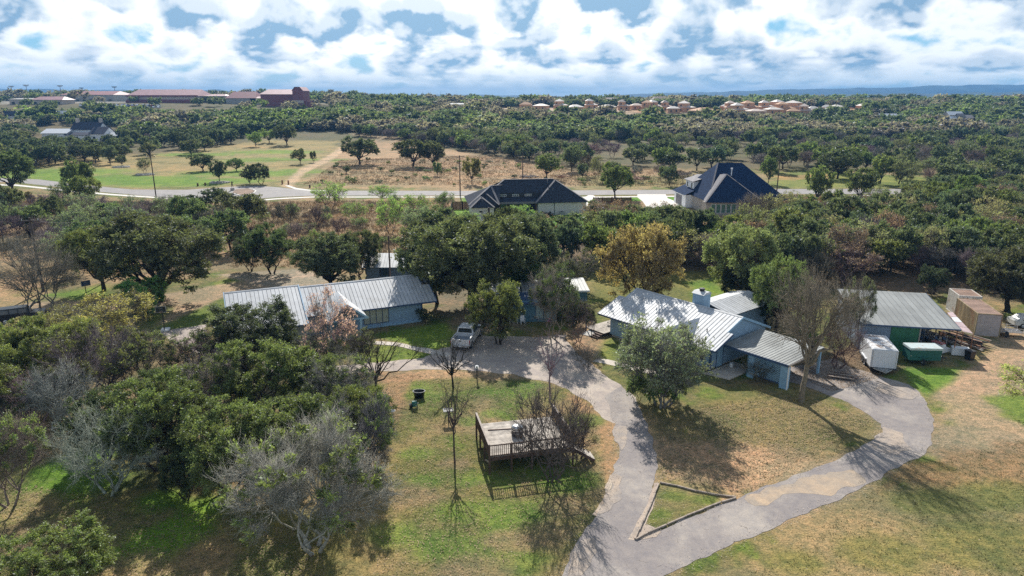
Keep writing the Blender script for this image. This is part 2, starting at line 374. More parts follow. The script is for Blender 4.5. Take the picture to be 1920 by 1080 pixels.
# right hand dirt yard
zone([(1725, 855), (1760, 790), (1740, 740), (1800, 700), (1960, 640), (2000, 900), (1800, 880)], (0.37, 0.295, 0.215), 1.0, 1.5, 0.85)
zone([(1800, 640), (1960, 610), (1990, 700), (1830, 735), (1760, 735), (1820, 690)], (0.42, 0.305, 0.22), 0.8, 1.0, 0.9)
zone([(1845, 745), (1960, 735), (1960, 815), (1880, 780)], (0.15, 0.24, 0.045), 0.5, 0.6, 0.9)
zone([(1692, 690), (1800, 690), (1790, 712), (1735, 745), (1705, 720)], (0.13, 0.24, 0.04), 0.5, 0.3, 0.95)
zone([(1790, 640), (1850, 620), (1860, 660), (1830, 680)], (0.25, 0.22, 0.08), 0.6, 0.6, 0.7)
zone([(1480, 990), (1720, 880), (2000, 850), (2100, 1150), (1250, 1150), (1300, 1080)], (0.33, 0.26, 0.145), 1.0, 2.5, 0.75)
zone([(1700, 860), (1950, 830), (2000, 900), (1650, 915)], (0.30, 0.18, 0.10), 0.8, 1.5, 0.6)
for q in [(1660, 1040, 1.6), (1850, 1020, 2.5), (1880, 930, 1.8), (1490, 1055, 1.2), (1750, 940, 1.6)]: blob(q[0], q[1], q[2], (0.18, 0.19, 0.06), 0.75, 1.6)
ASP_EDGE = [(1165, 722), (1195, 755), (1214, 800), (1229, 850), (1232, 900), (1222, 950), (1200, 995), (1190, 1013), (1290, 972), (1380, 935), (1440, 912), (1510, 886), (1565, 864), (1625, 830), (1655, 812), (1650, 795), (1628, 776), (1590, 755), (1545, 738), (1500, 722), (1560, 690), (1645, 704), (1705, 722), (1728, 742), (1745, 768), (1752, 800), (1745, 835), (1722, 856), (1685, 874), (1600, 925), (1500, 966), (1380, 1018), (1240, 1085), (1000, 1180), (1055, 1075), (1085, 1015), (1118, 968), (1140, 926), (1150, 890), (1158, 850), (1148, 785)]
zone(ASP_EDGE, (0.37, 0.28, 0.195), 0.55, 0.35, 0.85)
# island: worn rim, green patches, red leaf litter
zone([(1060, 735), (1112, 755), (1150, 800), (1158, 860), (1142, 900), (1128, 860), (1115, 800), (1085, 765)], (0.47, 0.29, 0.17), 0.4, 0.4, 0.9)
zone([(700, 696), (860, 692), (1000, 702), (1060, 722), (1000, 716), (860, 706), (720, 720)], (0.42, 0.29, 0.19), 0.5, 0.5, 0.85)
zone([(700, 700), (790, 700), (770, 745), (745, 800), (715, 790)], (0.33, 0.22, 0.14), 0.6, 0.8, 0.8)
zone([(760, 820), (1100, 940), (1060, 1060), (700, 1100), (720, 900)], (0.21, 0.19, 0.075), 1, 1.5, 0.6)
for q in [(790, 725, .9), (812, 740, 1.0), (990, 722, 1.2), (975, 738, 1.3), (930, 735, .8), (1095, 790, 1.2), (930, 775, .8), (880, 790, .7), (910, 960, 1.6), (960, 985, 1.6), (880, 900, 1.0),
          (800, 900, 1.0), (780, 850, 1.0), (860, 960, 1.3), (1080, 900, 1.2), (830, 1020, 1.6), (950, 1050, 1.6), (1010, 955, 1.1), (740, 1000, 1.3), (1045, 900, 1.5), (1000, 880, 1.5), (930, 900, 1.3)]:
    blob(q[0], q[1], q[2], (0.15, 0.23, 0.05), 0.8, 1.35)
for q in [(1040, 1000, 1.3), (1060, 950, 1.0), (900, 1075, 1.5), (850, 870, .8), (960, 1015, 1.0), (760, 930, 1.4)]: blob(q[0], q[1], q[2], (0.30, 0.22, 0.14), 0.7, 1.6)
# foreground left
zone([(-300, 850), (150, 870), (260, 920), (400, 940), (650, 1000), (720, 1150), (-300, 1150)], (0.22, 0.205, 0.08), 1, 1.5, 0.7)
for q in [(150, 905, 2.6), (110, 880, 1.6), (180, 850, 1.6), (20, 960, 1.4), (350, 985, 1.6), (300, 1010, 1.8), (260, 1040, 1.6), (380, 950, 1.4), (300, 940, 1.4)]: blob(q[0], q[1], q[2], (0.14, 0.27, 0.03), 0.85, 1.2)
for q in [(60, 950, 1.6), (30, 1010, 1.8), (100, 1000, 1.3), (250, 1060, 1.5), (390, 1050, 1.6)]: blob(q[0], q[1], q[2], (0.34, 0.25, 0.145), 0.75, 1.2)
# tracks: dirt lane behind the left house, footpath across the meadow, bare building land
zone([(-120, 600), (60, 566), (250, 560), (420, 532), (545, 512), (560, 535), (440, 548), (350, 590), (290, 612), (330, 572), (60, 592), (-120, 625)], (0.42, 0.31, 0.23), 0.8, 0.5, 0.9)
zone([(400, 515), (470, 510), (560, 505), (640, 520), (560, 545), (470, 530)], (0.42, 0.34, 0.28), 0.6, 0.4, 0.9)
zone([(525, 350), (560, 318), (605, 298), (652, 264), (664, 266), (620, 302), (572, 325), (545, 352)], (0.50, 0.37, 0.26), 0.7, 0.3, 0.98)
zone([(650, 250), (700, 240), (960, 252), (900, 262), (700, 262)], (0.36, 0.27, 0.18), 3, 4, 0.6)
zone([(1180, 201), (1900, 199), (1900, 207), (1180, 211)], (0.45, 0.25, 0.14), 8, 10, 0.95)
zone([(780, 201), (1180, 200), (1180, 214), (960, 212), (780, 209)], (0.50, 0.38, 0.3), 6, 8, 0.95)
zone([(0, 186), (620, 186), (600, 196), (0, 196)], (0.30, 0.29, 0.28), 6, 5, 0.9)
nr, nc = Xg.shape
idx = np.arange(nr*nc).reshape(nr, nc)
Fq = np.stack([idx[:-1, :-1].ravel(), idx[:-1, 1:].ravel(), idx[1:, 1:].ravel(), idx[1:, :-1].ravel()], 1)
gm = bpy.data.materials.new('ground'); gm.use_nodes = True; t = NT(gm.node_tree); b = t.n['Principled BSDF']
at = t.new('ShaderNodeAttribute', attribute_name='col'); geo = t.new('ShaderNodeNewGeometry'); pos = geo.outputs['Position']
f1 = t.noise(pos, 1.8, 6, 0.7); f2 = t.noise(pos, 8.0, 4, 0.7); f3 = t.noise(pos, 0.5, 5, 0.7)
c = t.mix(1.0, at.outputs['Color'], t.mix(t.ss(f2, 0.3, 0.7), (0.66, 0.66, 0.65), (1.32, 1.3, 1.28)), 'MULTIPLY')
c = t.mix(1.0, c, t.mix(t.ss(f1, 0.34, 0.66), (0.68, 0.76, 0.72), (1.3, 1.2, 1.12)), 'MULTIPLY')
c = t.mix(t.math('MULTIPLY', t.ss(f3, 0.5, 0.72), 0.3), c, (0.30, 0.22, 0.13))
f5 = t.noise(pos, 0.09, 7, 0.75, dist=1.0); c = t.mix(1.0, c, t.mix(t.ss(f5, 0.38, 0.62), (0.74, 0.82, 0.8), (1.22, 1.12, 1.05)), 'MULTIPLY')
# straw and leaf flecks
vo = t.new('ShaderNodeTexVoronoi', feature='F1'); vo.inputs['Scale'].default_value = 3.2; t.l.new(pos, vo.inputs['Vector'])
fl = t.math('LESS_THAN', vo.outputs['Distance'], 0.13); rv = t.new('ShaderNodeSeparateColor'); t.l.new(vo.outputs['Color'], rv.inputs[0])
fl = t.math('MULTIPLY', fl, t.math('GREATER_THAN', rv.outputs[0], 0.72)); c = t.mix(t.math('MULTIPLY', fl, 0.6), c, (0.5, 0.42, 0.32))
t.l.new(c, b.inputs['Base Color']); b.inputs['Roughness'].default_value = 0.95; b.inputs['Specular IOR Level'].default_value = 0.1
bu = t.new('ShaderNodeBump'); bu.inputs['Strength'].default_value = 0.9; bu.inputs['Distance'].default_value = 0.12
t.l.new(t.math('ADD', f2, f1), bu.inputs['Height']); t.l.new(bu.outputs[0], b.inputs['Normal'])
me = mesh_np('ground', np.stack([Xg, Yg, Zg], -1).reshape(-1, 3), Fq, None, gm, True)
ca = me.color_attributes.new('col', 'FLOAT_COLOR', 'POINT')
ca.data.foreach_set('color', np.concatenate([Cg, np.ones(Cg.shape[:2]+(1,))], -1).astype(np.float32).ravel())
tag(link('ground', me), kind='structure')
del Cg, nD

def sheet(name, pts, z, mat, jit=0.1, step=0.4, world=False, drape=False):
    poly = np.array(pts, float) if world else polypx(pts); out = []
    n = len(poly); k = 0
    for i in range(n):
        a, b_ = poly[i], poly[(i+1) % n]; L = np.hypot(*(b_-a)); m = max(1, int(L/step)); nr_ = np.array([-(b_-a)[1], (b_-a)[0]])/max(L, 1e-6)
        for j in range(m):
            p = a+(b_-a)*j/m; k += 1
            out.append(p+nr_*(fbm(p[0]*1.0, p[1]*1.0, 1.3, 77, 3)-0.5)*2*jit*2.2)
    V = [(p[0], p[1], z+(float(terr(p[0], p[1])) if drape else 0)) for p in out]
    me = bpy.data.meshes.new(name); me.from_pydata(V, [], [tuple(range(len(V)))]); me.materials.append(mat); me.update()
    if me.polygons[0].normal.z < 0: me.flip_normals()
    return tag(link(name, me), kind='structure')
def pavemat(name, colr, c2, var, crack=0.0, scale=0.35):
    m = bpy.data.materials.new(name); m.use_nodes = True; t = NT(m.node_tree); b = t.n['Principled BSDF']
    pos = t.new('ShaderNodeNewGeometry').outputs['Position']
    n = t.noise(pos, scale, 6, 0.65, dist=0.6); n2 = t.noise(pos, 14, 4, 0.75); n3 = t.noise(pos, 1.6, 5, 0.7)
    c = t.mix(t.ss(n, 0.40, 0.68), colr, c2); c = t.mix(1.0, c, t.mix(t.ss(n2, 0.3, 0.7), (1-var,)*3, (1+var,)*3), 'MULTIPLY')
    c = t.mix(1.0, c, t.mix(t.ss(n3, 0.3, 0.7), (0.86, 0.87, 0.9), (1.12, 1.1, 1.06)), 'MULTIPLY')
    if crack:
        nd = t.new('ShaderNodeVectorMath', operation='ADD'); t.l.new(pos, nd.inputs[0])
        wv = t.new('ShaderNodeTexNoise'); wv.inputs['Scale'].default_value = 1.1; wv.inputs['Detail'].default_value = 4; t.l.new(pos, wv.inputs['Vector'])
        t.l.new(wv.outputs['Color'], nd.inputs[1])
        vo = t.new('ShaderNodeTexVoronoi', feature='DISTANCE_TO_EDGE'); vo.inputs['Scale'].default_value = 0.33; t.l.new(nd.outputs[0], vo.inputs['Vector'])
        k = t.math('MULTIPLY', t.math('LESS_THAN', vo.outputs['Distance'], 0.006), t.math('GREATER_THAN', n3, 0.56))
        c = t.mix(t.math('MULTIPLY', k, crack), c, (0.1, 0.09, 0.085))
    t.l.new(c, b.inputs['Base Color']); b.inputs['Roughness'].default_value = 0.9; b.inputs['Specular IOR Level'].default_value = 0.2
    bu = t.new('ShaderNodeBump'); bu.inputs['Strength'].default_value = 0.5; bu.inputs['Distance'].default_value = 0.03
    t.l.new(n2, bu.inputs['Height']); t.l.new(bu.outputs[0], b.inputs['Normal']); return m
GRAVEL = pavemat('gravel_drive', (0.38, 0.325, 0.29), (0.50, 0.43, 0.36), 0.30)
ASPH = pavemat('asphalt', (0.265, 0.238, 0.23), (0.38, 0.34, 0.305), 0.13, 0.6, 0.22)
ROADM = pavemat('road_asphalt', (0.28, 0.265, 0.26), (0.34, 0.32, 0.305), 0.06)
CONC = pavemat('concrete_walk', (0.55, 0.49, 0.42), (0.62, 0.56, 0.49), 0.08)
WHITEC = pavemat('pale_concrete', (0.66, 0.63, 0.58), (0.74, 0.71, 0.66), 0.05)
SAND = pavemat('crumbled_edge', (0.50, 0.36, 0.25), (0.46, 0.40, 0.33), 0.25)
drive_gravel = [(290, 622), (385, 609), (395, 640), (470, 672), (570, 690), (677, 682), (727, 677), (795, 671), (815, 659), (845, 650), (866, 634), (890, 627), (935, 630), (1000, 632), (1058, 628), (1068, 645), (1086, 665), (1120, 690), (1165, 722), (1190, 745),
    (1160, 790), (1147, 795), (1122, 772), (1102, 750), (1065, 732), (1027, 715), (965, 703), (902, 697), (852, 692), (775, 694), (677, 698), (560, 712), (440, 690), (340, 650)]
sheet('gravel_driveway', drive_gravel, 0.006, GRAVEL, 0.2)
asp = [(1135, 742), (1165, 722), (1195, 755), (1214, 800), (1229, 850), (1232, 900), (1222, 950), (1200, 995), (1190, 1013), (1290, 972), (1380, 935), (1440, 912), (1510, 886), (1565, 864), (1625, 830), (1655, 812),
    (1650, 795), (1628, 776), (1590, 755), (1545, 738), (1500, 722), (1480, 716), (1482, 690), (1560, 672), (1600, 690), (1645, 704), (1705, 722), (1728, 742), (1745, 768), (1752, 800), (1745, 835), (1722, 856), (1685, 874),
    (1600, 925), (1500, 966), (1380, 1018), (1240, 1085), (1120, 1150), (1000, 1180), (1020, 1120), (1055, 1075), (1085, 1015), (1118, 968), (1140, 926), (1150, 890), (1158, 850), (1158, 815), (1148, 785)]
sheet('asphalt_driveway', asp, 0.014, ASPH, 0.13, 0.3)
sheet('sand_wash', [(1395, 935), (1440, 918), (1500, 900), (1560, 890), (1600, 880), (1625, 905), (1590, 915), (1540, 928), (1480, 935), (1440, 950), (1410, 950)], 0.019, pavemat('washed_sand', (0.36, 0.30, 0.24), (0.48, 0.36, 0.25), 0.12), 0.35)
sheet('crumbled_drive_edge', [(1150, 890), (1142, 890), (1134, 930), (1110, 965), (1118, 968), (1140, 926)], 0.010, SAND, 0.1)
sheet('drive_edge_strip', [(1236, 905), (1224, 955), (1203, 1000), (1190, 1013), (1178, 1012), (1192, 985), (1212, 945), (1226, 905)], 0.019, pavemat('sandy_strip', (0.42, 0.34, 0.28), (0.5, 0.42, 0.34), 0.2), 0.05)
ERO = pavemat('eroded_asphalt', (0.33, 0.29, 0.26), (0.43, 0.35, 0.28), 0.22)
for i, (pts_, m_) in enumerate([([(1150, 795), (1172, 800), (1178, 822), (1170, 845), (1158, 850), (1157, 820)], ERO), ([(1150, 890), (1160, 895), (1166, 915), (1158, 938), (1136, 960), (1122, 965), (1140, 926)], ERO), ([(1196, 990), (1180, 1010), (1205, 1012), (1240, 998), (1215, 985)], ERO),
        ([(1085, 1020), (1110, 1010), (1120, 1035), (1090, 1075), (1060, 1085)], ERO), ([(1655, 800), (1690, 812), (1700, 840), (1672, 852), (1640, 838), (1628, 832)], ERO), ([(1640, 712), (1700, 724), (1722, 742), (1700, 748), (1650, 735)], ERO)]):
    sheet('drive_patch', pts_, 0.024+i*.0005, m_, 0.22, 0.25)
for i in range(11):   # walk of poured concrete slabs from the drive to the porch
    A_ = [(678, 637), (700, 640), (724, 641), (748, 643), (760, 645.5), (772, 649), (789, 652), (800, 653), (811, 655), (822, 658), (834, 661), (848, 664)]
    B_ = [(676, 643), (698, 645.5), (721, 647), (744, 649), (757, 652), (770, 655.5), (782, 658.5), (792, 660.5), (803, 663), (814, 665.5), (826, 668), (840, 670)]
    a0, a1, b0, b1 = [P(*q)[:2] for q in (A_[i], A_[i+1], B_[i], B_[i+1])]
    e = 0.03; q = [a0+(a1-a0)*e, a1-(a1-a0)*e, b1-(b1-b0)*e, b0+(b1-b0)*e]
    if i == 0:
        walk = tag(link('concrete_walk', MB().slab([(*p, 0.012) for p in (P(*A_[0])[:2], P(*A_[-1])[:2], P(*B_[-1])[:2], P(*B_[0])[:2])], 0.01).mesh('concrete_walk', SAND)), kind='structure')
        walk.location = (0, 0, -0.05)
    MB().slab([(*p, 0.09) for p in q], 0.07).build('paving_slab', CONC, walk)
sheet('garden_path', [(1118, 672), (1140, 674), (1175, 682), (1215, 692), (1260, 705), (1252, 712), (1205, 699), (1165, 689), (1130, 681), (1112, 678)], 0.02, CONC, 0.05)
road_top = [(-260, 330), (-60, 332), (72, 336.5), (140, 344.5), (187, 350), (250, 355.5), (350, 356), (400, 352.5), (437, 350), (480, 348.5), (520, 351), (555, 355), (585, 357.5), (864, 358), (960, 357.5), (1082, 357), (1272, 356), (1465, 354.5), (1665, 354.5), (1840, 355), (2200, 356)]
road_bot = [(2200, 366), (1900, 364.5), (1665, 364), (1300, 364), (1080, 366), (864, 366.5), (585, 367), (530, 369), (480, 373), (430, 377), (385, 377), (330, 372), (300, 369.5), (190, 360), (145, 355), (32, 342), (-60, 340), (-260, 338)]
sheet('road', road_top+road_bot, 0.02, ROADM, 0.0, 4)
sw_t = [(-260, 341), (30, 346), (140, 357.5), (207, 363.5), (282, 368.6), (327, 373)]; sw_b = [(333, 375), (282, 371), (205, 366), (138, 360), (28, 348.5), (-260, 343)]
sheet('sidewalk', sw_t+sw_b, 0.03, WHITEC, 0, 4)
sheet('sidewalk', [(478, 375), (530, 371.2), (585, 368.7), (864, 368.6), (1100, 369), (1280, 367), (1480, 366.6), (1665, 366), (1900, 366.4), (2200, 368), (2200, 370), (1900, 368.2), (1665, 367.8), (1480, 368.4), (1280, 369), (1100, 371), (864, 370.4), (585, 370.6), (530, 373.2), (482, 377)], 0.03, WHITEC, 0, 4)
sheet('sidewalk', [(534, 348), (541, 347.5), (556, 352.5), (585, 356.4), (640, 357.2), (640, 358.2), (580, 357.8), (553, 355)], 0.03, WHITEC, 0, 4)
sheet('house_driveway', [(1195, 364.5), (1248, 364.5), (1252, 372), (1275, 381), (1285, 392), (1215, 392), (1205, 378), (1195, 370)], 0.035, WHITEC, 0, 4)
sheet('house_driveway', [(1088, 372), (1100, 368), (1103, 366), (1112, 366), (1130, 378), (1140, 400), (1105, 402), (1100, 385)], 0.035, WHITEC, 0, 4)
sheet('traffic_island', [(442, 356), (466, 354), (478, 359), (470, 364), (450, 366), (436, 362)], 0.15, pavemat('island_bed', (0.2, 0.14, 0.1), (0.3, 0.2, 0.14), 0.3), 0, 4)
kb = MB(); kp = [G(*q) for q in [(436, 363), (450, 367.2), (466, 365.6), (476, 362.5), (480, 358.5), (474, 356)]]
for a, b_ in zip(kp[:-1], kp[1:]): kb.bar(a+[0, 0, .09], b_+[0, 0, .09], .35, .18)
tag(kb.build('kerb', WHITEC), kind='structure')

# ------------------------------------------------------------------ distant blue hills
hm = pmat('far_forest', (0.05, 0.075, 0.055), 0.95, var=0.3, scale=0.006, coords='Object')
def hills(dist, prof, dep, seed):
    px = np.linspace(-500, 2420, 260); top = np.interp(px, [p[0] for p in prof], [p[1] for p in prof])
    V = []; n = len(px)
    for i, p_ in enumerate(px):
        az = math.atan((p_-960)/FPX/CP*1.0)
        tp = top[i]-(vnoise(p_*1.0, 0, 26, seed)-.5)*2.2-(vnoise(p_*1.0, 9, 9, seed+1)-.5)*0.9
        for k, (dd, fz) in enumerate([(-dep, 0), (-dep*.6, .25), (-dep*.3, .7), (0, 1), (dep*.8, .6), (dep*1.6, 0)]):
            Y = dist+dd; x = (p_-960)/FPX*dist*CP*1.0; zt = CH+dist*(HZ-tp)/FPX*1.0; z0 = -78
            rough_ = (vnoise(x, Y, 300, seed+3)-.5)*0.16*(zt-z0) if fz not in (0, 1) else 0
            V.append((x*(Y/dist if False else 1), Y, z0+(zt-z0)*fz+rough_))
    V = np.array(V); i = np.arange(n-1)[:, None]*6+np.arange(5)[None]; i = i.ravel()
    return tag(link('hills', mesh_np('hills', V, np.stack([i, i+6, i+7, i+1], 1), None, hm, True)), kind='structure')
hills(3400, [(-500, 181), (300, 181), (600, 181), (850, 183), (1100, 184), (1300, 181), (1440, 179), (1700, 176), (1920, 172.5), (2400, 170)], 500, 3)
hills(5200, [(-500, 165), (0, 168), (60, 168), (160, 170), (250, 169), (380, 171), (405, 168), (430, 172), (560, 176), (900, 178), (1100, 181), (1250, 175), (1440, 170), (1600, 166.5), (1660, 167), (1760, 162), (1860, 161), (2400, 160)], 700, 5)
# ------------------------------------------------------------------ materials of the buildings
GALV = pmat('galvalume_roof', (0.53, 0.545, 0.56), 0.55, 0.0, var=0.07, scale=0.8, coords='pos', vary=.07, dirt=((0.30, 0.29, 0.27), 0.9, 0.52, 0.45), bump=0.06, bscale=3)
SEAM = pmat('seam_shadow_metal', (0.15, 0.17, 0.20), 0.6, 0.1)
GALV2 = pmat('worn_metal_roof', (0.27, 0.28, 0.272), 0.6, 0.15, var=0.12, scale=0.5, coords='pos', vary=.08, stretch=(1, .4, 1), dirt=((0.36, 0.35, 0.33), 0.9, 0.6, 0.5))
BLUE = pmat('blue_siding', (0.27, 0.40, 0.53), 0.75, var=0.05, scale=2, stripes=(0, 0.2, 0.09, 0.45), dirt=((0.13, 0.2, 0.27), 1.2, 0.6, 0.4))
BLUEY = pmat('blue_siding_end', (0.27, 0.40, 0.53), 0.75, var=0.05, scale=2, stripes=(1, 0.2, 0.09, 0.45), dirt=((0.13, 0.2, 0.27), 1.2, 0.6, 0.4))
GREYW = pmat('grey_siding', (0.36, 0.37, 0.36), 0.8, var=0.06, scale=2, stripes=(0, 0.3, 0.06, 0.3))
NAVY = pmat('navy_trim', (0.045, 0.085, 0.17), 0.6, var=0.1, scale=3)
SKYT = pmat('light_blue_trim', (0.28, 0.45, 0.60), 0.6, var=0.07, scale=3)
TEAL = pmat('teal_door', (0.10, 0.22, 0.30), 0.6, var=0.1, scale=3)
GLASS = pmat('window_blind', (0.42, 0.44, 0.36), 0.25, var=0.12, scale=3, stripes=(0, 0.12, 0.2, 0.3))
DGLASS = pmat('dark_glass', (0.03, 0.04, 0.045), 0.08, var=0.2, scale=2, spec=0.7)
GGLASS = pmat('green_glass', (0.10, 0.20, 0.15), 0.12, var=0.3, scale=1.5)
SHING = pmat('charcoal_shingle', (0.045, 0.052, 0.07), 0.95, var=0.25, spec=.05, scale=3, bump=0.3, bscale=9)
SHING2 = pmat('navy_shingle', (0.022, 0.040, 0.085), 0.95, var=0.25, spec=.05, scale=3, bump=0.3, bscale=9)
GSHING = pmat('grey_ridge', (0.2, 0.19, 0.2), 0.85, var=0.15, scale=3)
BRICK = pmat('white_brick', (0.62, 0.61, 0.57), 0.85, var=0.08, scale=5, stripes=(2, 0.22, 0.1, 0.15))
LIME = pmat('limestone', (0.40, 0.37, 0.33), 0.85, var=0.2, scale=2.5)
WHITE = pmat('white_paint', (0.78, 0.79, 0.80), 0.5, var=0.03, scale=3)
DARK = pmat('dark_metal', (0.03, 0.03, 0.033), 0.6, var=0.2)
WOODD = pmat('dark_fence_wood', (0.12, 0.065, 0.045), 0.85, var=0.2, scale=5)
DECKW = pmat('weathered_board', (0.43, 0.385, 0.335), 0.85, var=0.2, scale=2.2, coords='pos', vary=.14, bump=.3)
RAILW = pmat('rail_wood', (0.11, 0.068, 0.052), 0.85, var=0.25, scale=6)
CAPW = pmat('rail_cap', (0.36, 0.31, 0.27), 0.85, var=0.18, scale=5)
RUST = pmat('rust_metal', (0.30, 0.15, 0.085), 0.8, var=0.25, scale=2)

def Rz(a): return Matrix.Rotation(a, 4, 'Z')
def panel_roof(parent, q, mat, pw=0.42, th=0.07, name='roof', rib=0.035, label=None, piece='roof_panel'):
    """a sloping plane of standing-seam sheets: q = eave left, eave right, ridge right, ridge left; every sheet is a piece"""
    q = [np.array(p, float) for p in q]
    base = MB().slab([p-np.array([0, 0, .012]) for p in q], th).build(name, SEAM, parent)
    if label: base['label'] = label
    ex = q[1]-q[0]; L = np.linalg.norm(ex); ex = ex/L; up = q[3]-q[0]; H_ = np.linalg.norm(up); ey = up/H_
    ez = np.cross(ex, ey); ez /= np.linalg.norm(ez); n = max(1, round(L/pw)); ww = L/n
    m = MB(); g = 0.03
    m.hexa([(g, 0, 0), (ww-g*0.2, 0, 0), (ww-g*0.2, H_, 0), (g, H_, 0)], [(g, 0, .012), (ww-g*0.2, 0, .012), (ww-g*0.2, H_, .012), (g, H_, .012)])
    m.hexa([(g, 0, 0), (g+.03, 0, 0), (g+.03, H_, 0), (g, H_, 0)], [(g+.003, 0, rib), (g+.027, 0, rib), (g+.027, H_, rib), (g+.003, H_, rib)])
    me = m.mesh(piece, mat)
    skew = np.dot(ey, ex); eyp = ey
    for i in range(n):
        M_ = Matrix(((ex[0], eyp[0], ez[0], 0), (ex[1], eyp[1], ez[1], 0), (ex[2], eyp[2], ez[2], 0), (0, 0, 0, 1)))
        o = link(piece, me, base); p = q[0]+ex*ww*i; M_.translation = Vector(p); o.matrix_local = M_
    return base
def window(parent, name, p, rz, w_, h_, n=1, fm=NAVY, gm_=GLASS, fr=0.07, label=None):
    """window set on a wall: p = lower left corner seen from outside, outward = local -Y; frame, and one pane object per light"""
    m = MB(); m.box(0, w_, -0.05, 0.02, 0, fr); m.box(0, w_, -0.05, 0.02, h_-fr, h_)
    for i in range(n+1):
        x = (w_-fr)*i/n; m.box(x, x+fr, -0.05, 0.02, fr, h_-fr)
    o = m.build(name, fm, parent, loc=p); o.rotation_euler = (0, 0, rz)
    pm = MB().box(0, (w_-fr)/n-fr, -0.02, 0.0, 0, h_-2*fr).mesh('pane', gm_)
    for i in range(n): link('pane', pm, o, ((w_-fr)*i/n+fr, 0, fr))
    if label: o['label'] = label
    return o
def door(parent, p, rz, w_=0.95, h_=2.05, dm=TEAL, fm=NAVY, label=None):
    o = MB().box(-.06, 0, -.05, .02, 0, h_+.06).box(w_, w_+.06, -.05, .02, 0, h_+.06).box(0, w_, -.05, .02, h_, h_+.06).build('door', fm, parent, loc=p); o.rotation_euler = (0, 0, rz)
    MB().box(0, w_, -.02, .0, 0, h_).build('leaf', dm, o); MB().tube([(w_-.1, -.05, 1.0), (w_-.1, -.03, 1.06)], .025).build('handle', WHITE, o)
    if label: o['label'] = label
    return o
# ------------------------------------------------------------------ left blue house
a = 24*D2R
o0 = P(574, 594, 2.4)
hA = empty('house', (o0[0], o0[1], 0), a, 'long pale blue house with ribbed silver metal roof, left of the parked pickup', 'house')
sl = (4.5-2.4)/4.8
MB().prism([(.6, 0), (9.0, 0), (9.0, 2.5), (4.8, 4.35), (.6, 2.5)], 'x', 0.1, 12.9).build('wall', BLUE, hA)
MB().prism([(-.9, 0), (9.0, 0), (9.0, 2.6), (5.0, 4.45), (-.9, 2.0)], 'x', -7.3, 0.0).build('wall', GREYW, hA)
panel_roof(hA, [(0.05, 0, 2.4), (13.7, 0, 2.4), (13.7, 4.8, 4.5), (0.05, 4.8, 4.5)], GALV)
panel_roof(hA, [(13.72, 0, 2.4), (14.6, 0, 2.4), (14.6, 2.95, 2.4+2.95*sl), (13.72, 2.95, 2.4+2.95*sl)], GALV, .44)
sA = (4.66-2.05)/6.5
panel_roof(hA, [(-7.75, -1.5, 2.05), (-.02, -1.5, 2.05), (-.02, 5.0, 4.66), (-7.75, 5.0, 4.66)], GALV)
for x0, x1, y0, z0 in ((0.05, 13.7, 4.8, 4.5), (-7.75, -.02, 5.0, 4.66)):
    MB().slab([(x0, y0, z0), (x1, y0, z0), (x1, 9.6, 2.4), (x0, 9.6, 2.4)], .08).build('roof', GALV, hA)
    MB().prism([(y0-.16, z0-.02), (y0, z0+.06), (y0+.16, z0-.02)], 'x', x0, x1).build('ridge_cap', GALV, hA)
MB().bar((0.0, -1.52, 2.05), (0.0, 5.0, 4.68), .10, .16).build('rake_trim', SKYT, hA); MB().bar((-7.8, -1.52, 2.05), (-7.8, 5, 4.66), .08, .2).build('rake_trim', SKYT, hA)
MB().bar((13.73, 3.0, 3.72), (13.73, 4.8, 4.5), .05, .2).bar((14.64, 0, 2.4), (14.64, 2.95, 3.68), .06, .2).bar((0.05, -.03, 2.33), (14.6, -.03, 2.33), .05, .17).bar((-7.75, -1.53, 1.98), (0, -1.53, 1.98), .05, .14).build('fascia', NAVY, hA)
MB().box(12.9, 13.05, .55, .75, 0, 2.4).build('corner_trim', NAVY, hA)
MB().box(5.3, 12.9, .42, .6, 0, .22).build('foundation', SKYT, hA)
window(hA, 'window', (6.2, .6, .42), 0, 2.9, 1.72, 4, label='wide four-light window with blinds and dark blue frame')
# entry gable
MB().slab([(1.9, -2.3, 2.2), (4.0, -2.3, 3.9), (4.0, 3.5, 3.92), (1.9, -.3, 2.25)], .07).slab([(4.0, -2.3, 3.9), (6.1, -2.3, 2.2), (6.1, -.3, 2.25), (4.0, 3.5, 3.92)], .07).build('porch_roof', GALV, hA)
MB().bar((1.85, -2.34, 2.15), (4.0, -2.34, 3.84), .06, .2).bar((4.0, -2.34, 3.84), (6.15, -2.34, 2.15), .06, .2).bar((2.0, -2.3, 2.2), (6.0, -2.3, 2.2), .14, .16).build('porch_beam', SKYT, hA)
for x in (5.3, 2.2): MB().box(x-.11, x+.11, -2.42, -2.2, 0, 2.15).build('porch_post', SKYT, hA)
MB().box(1.2, 5.2, 0.28, .45, 0, 2.3).build('entry_wall', TEAL, hA)
door(hA, (3.4, .28, .05), 0, label='grey-green front door under the entry gable')
MB().box(1.6, 6.0, -2.5, .3, 0, .1).build('porch_floor', CONC, hA)
MB().tube([(1.6, 1.3, 2.9), (1.6, 1.3, 3.35)], .05).tube([(1.6, 1.3, 3.35), (1.6, 1.3, 3.45)], .09).build('vent_pipe', DARK, hA)

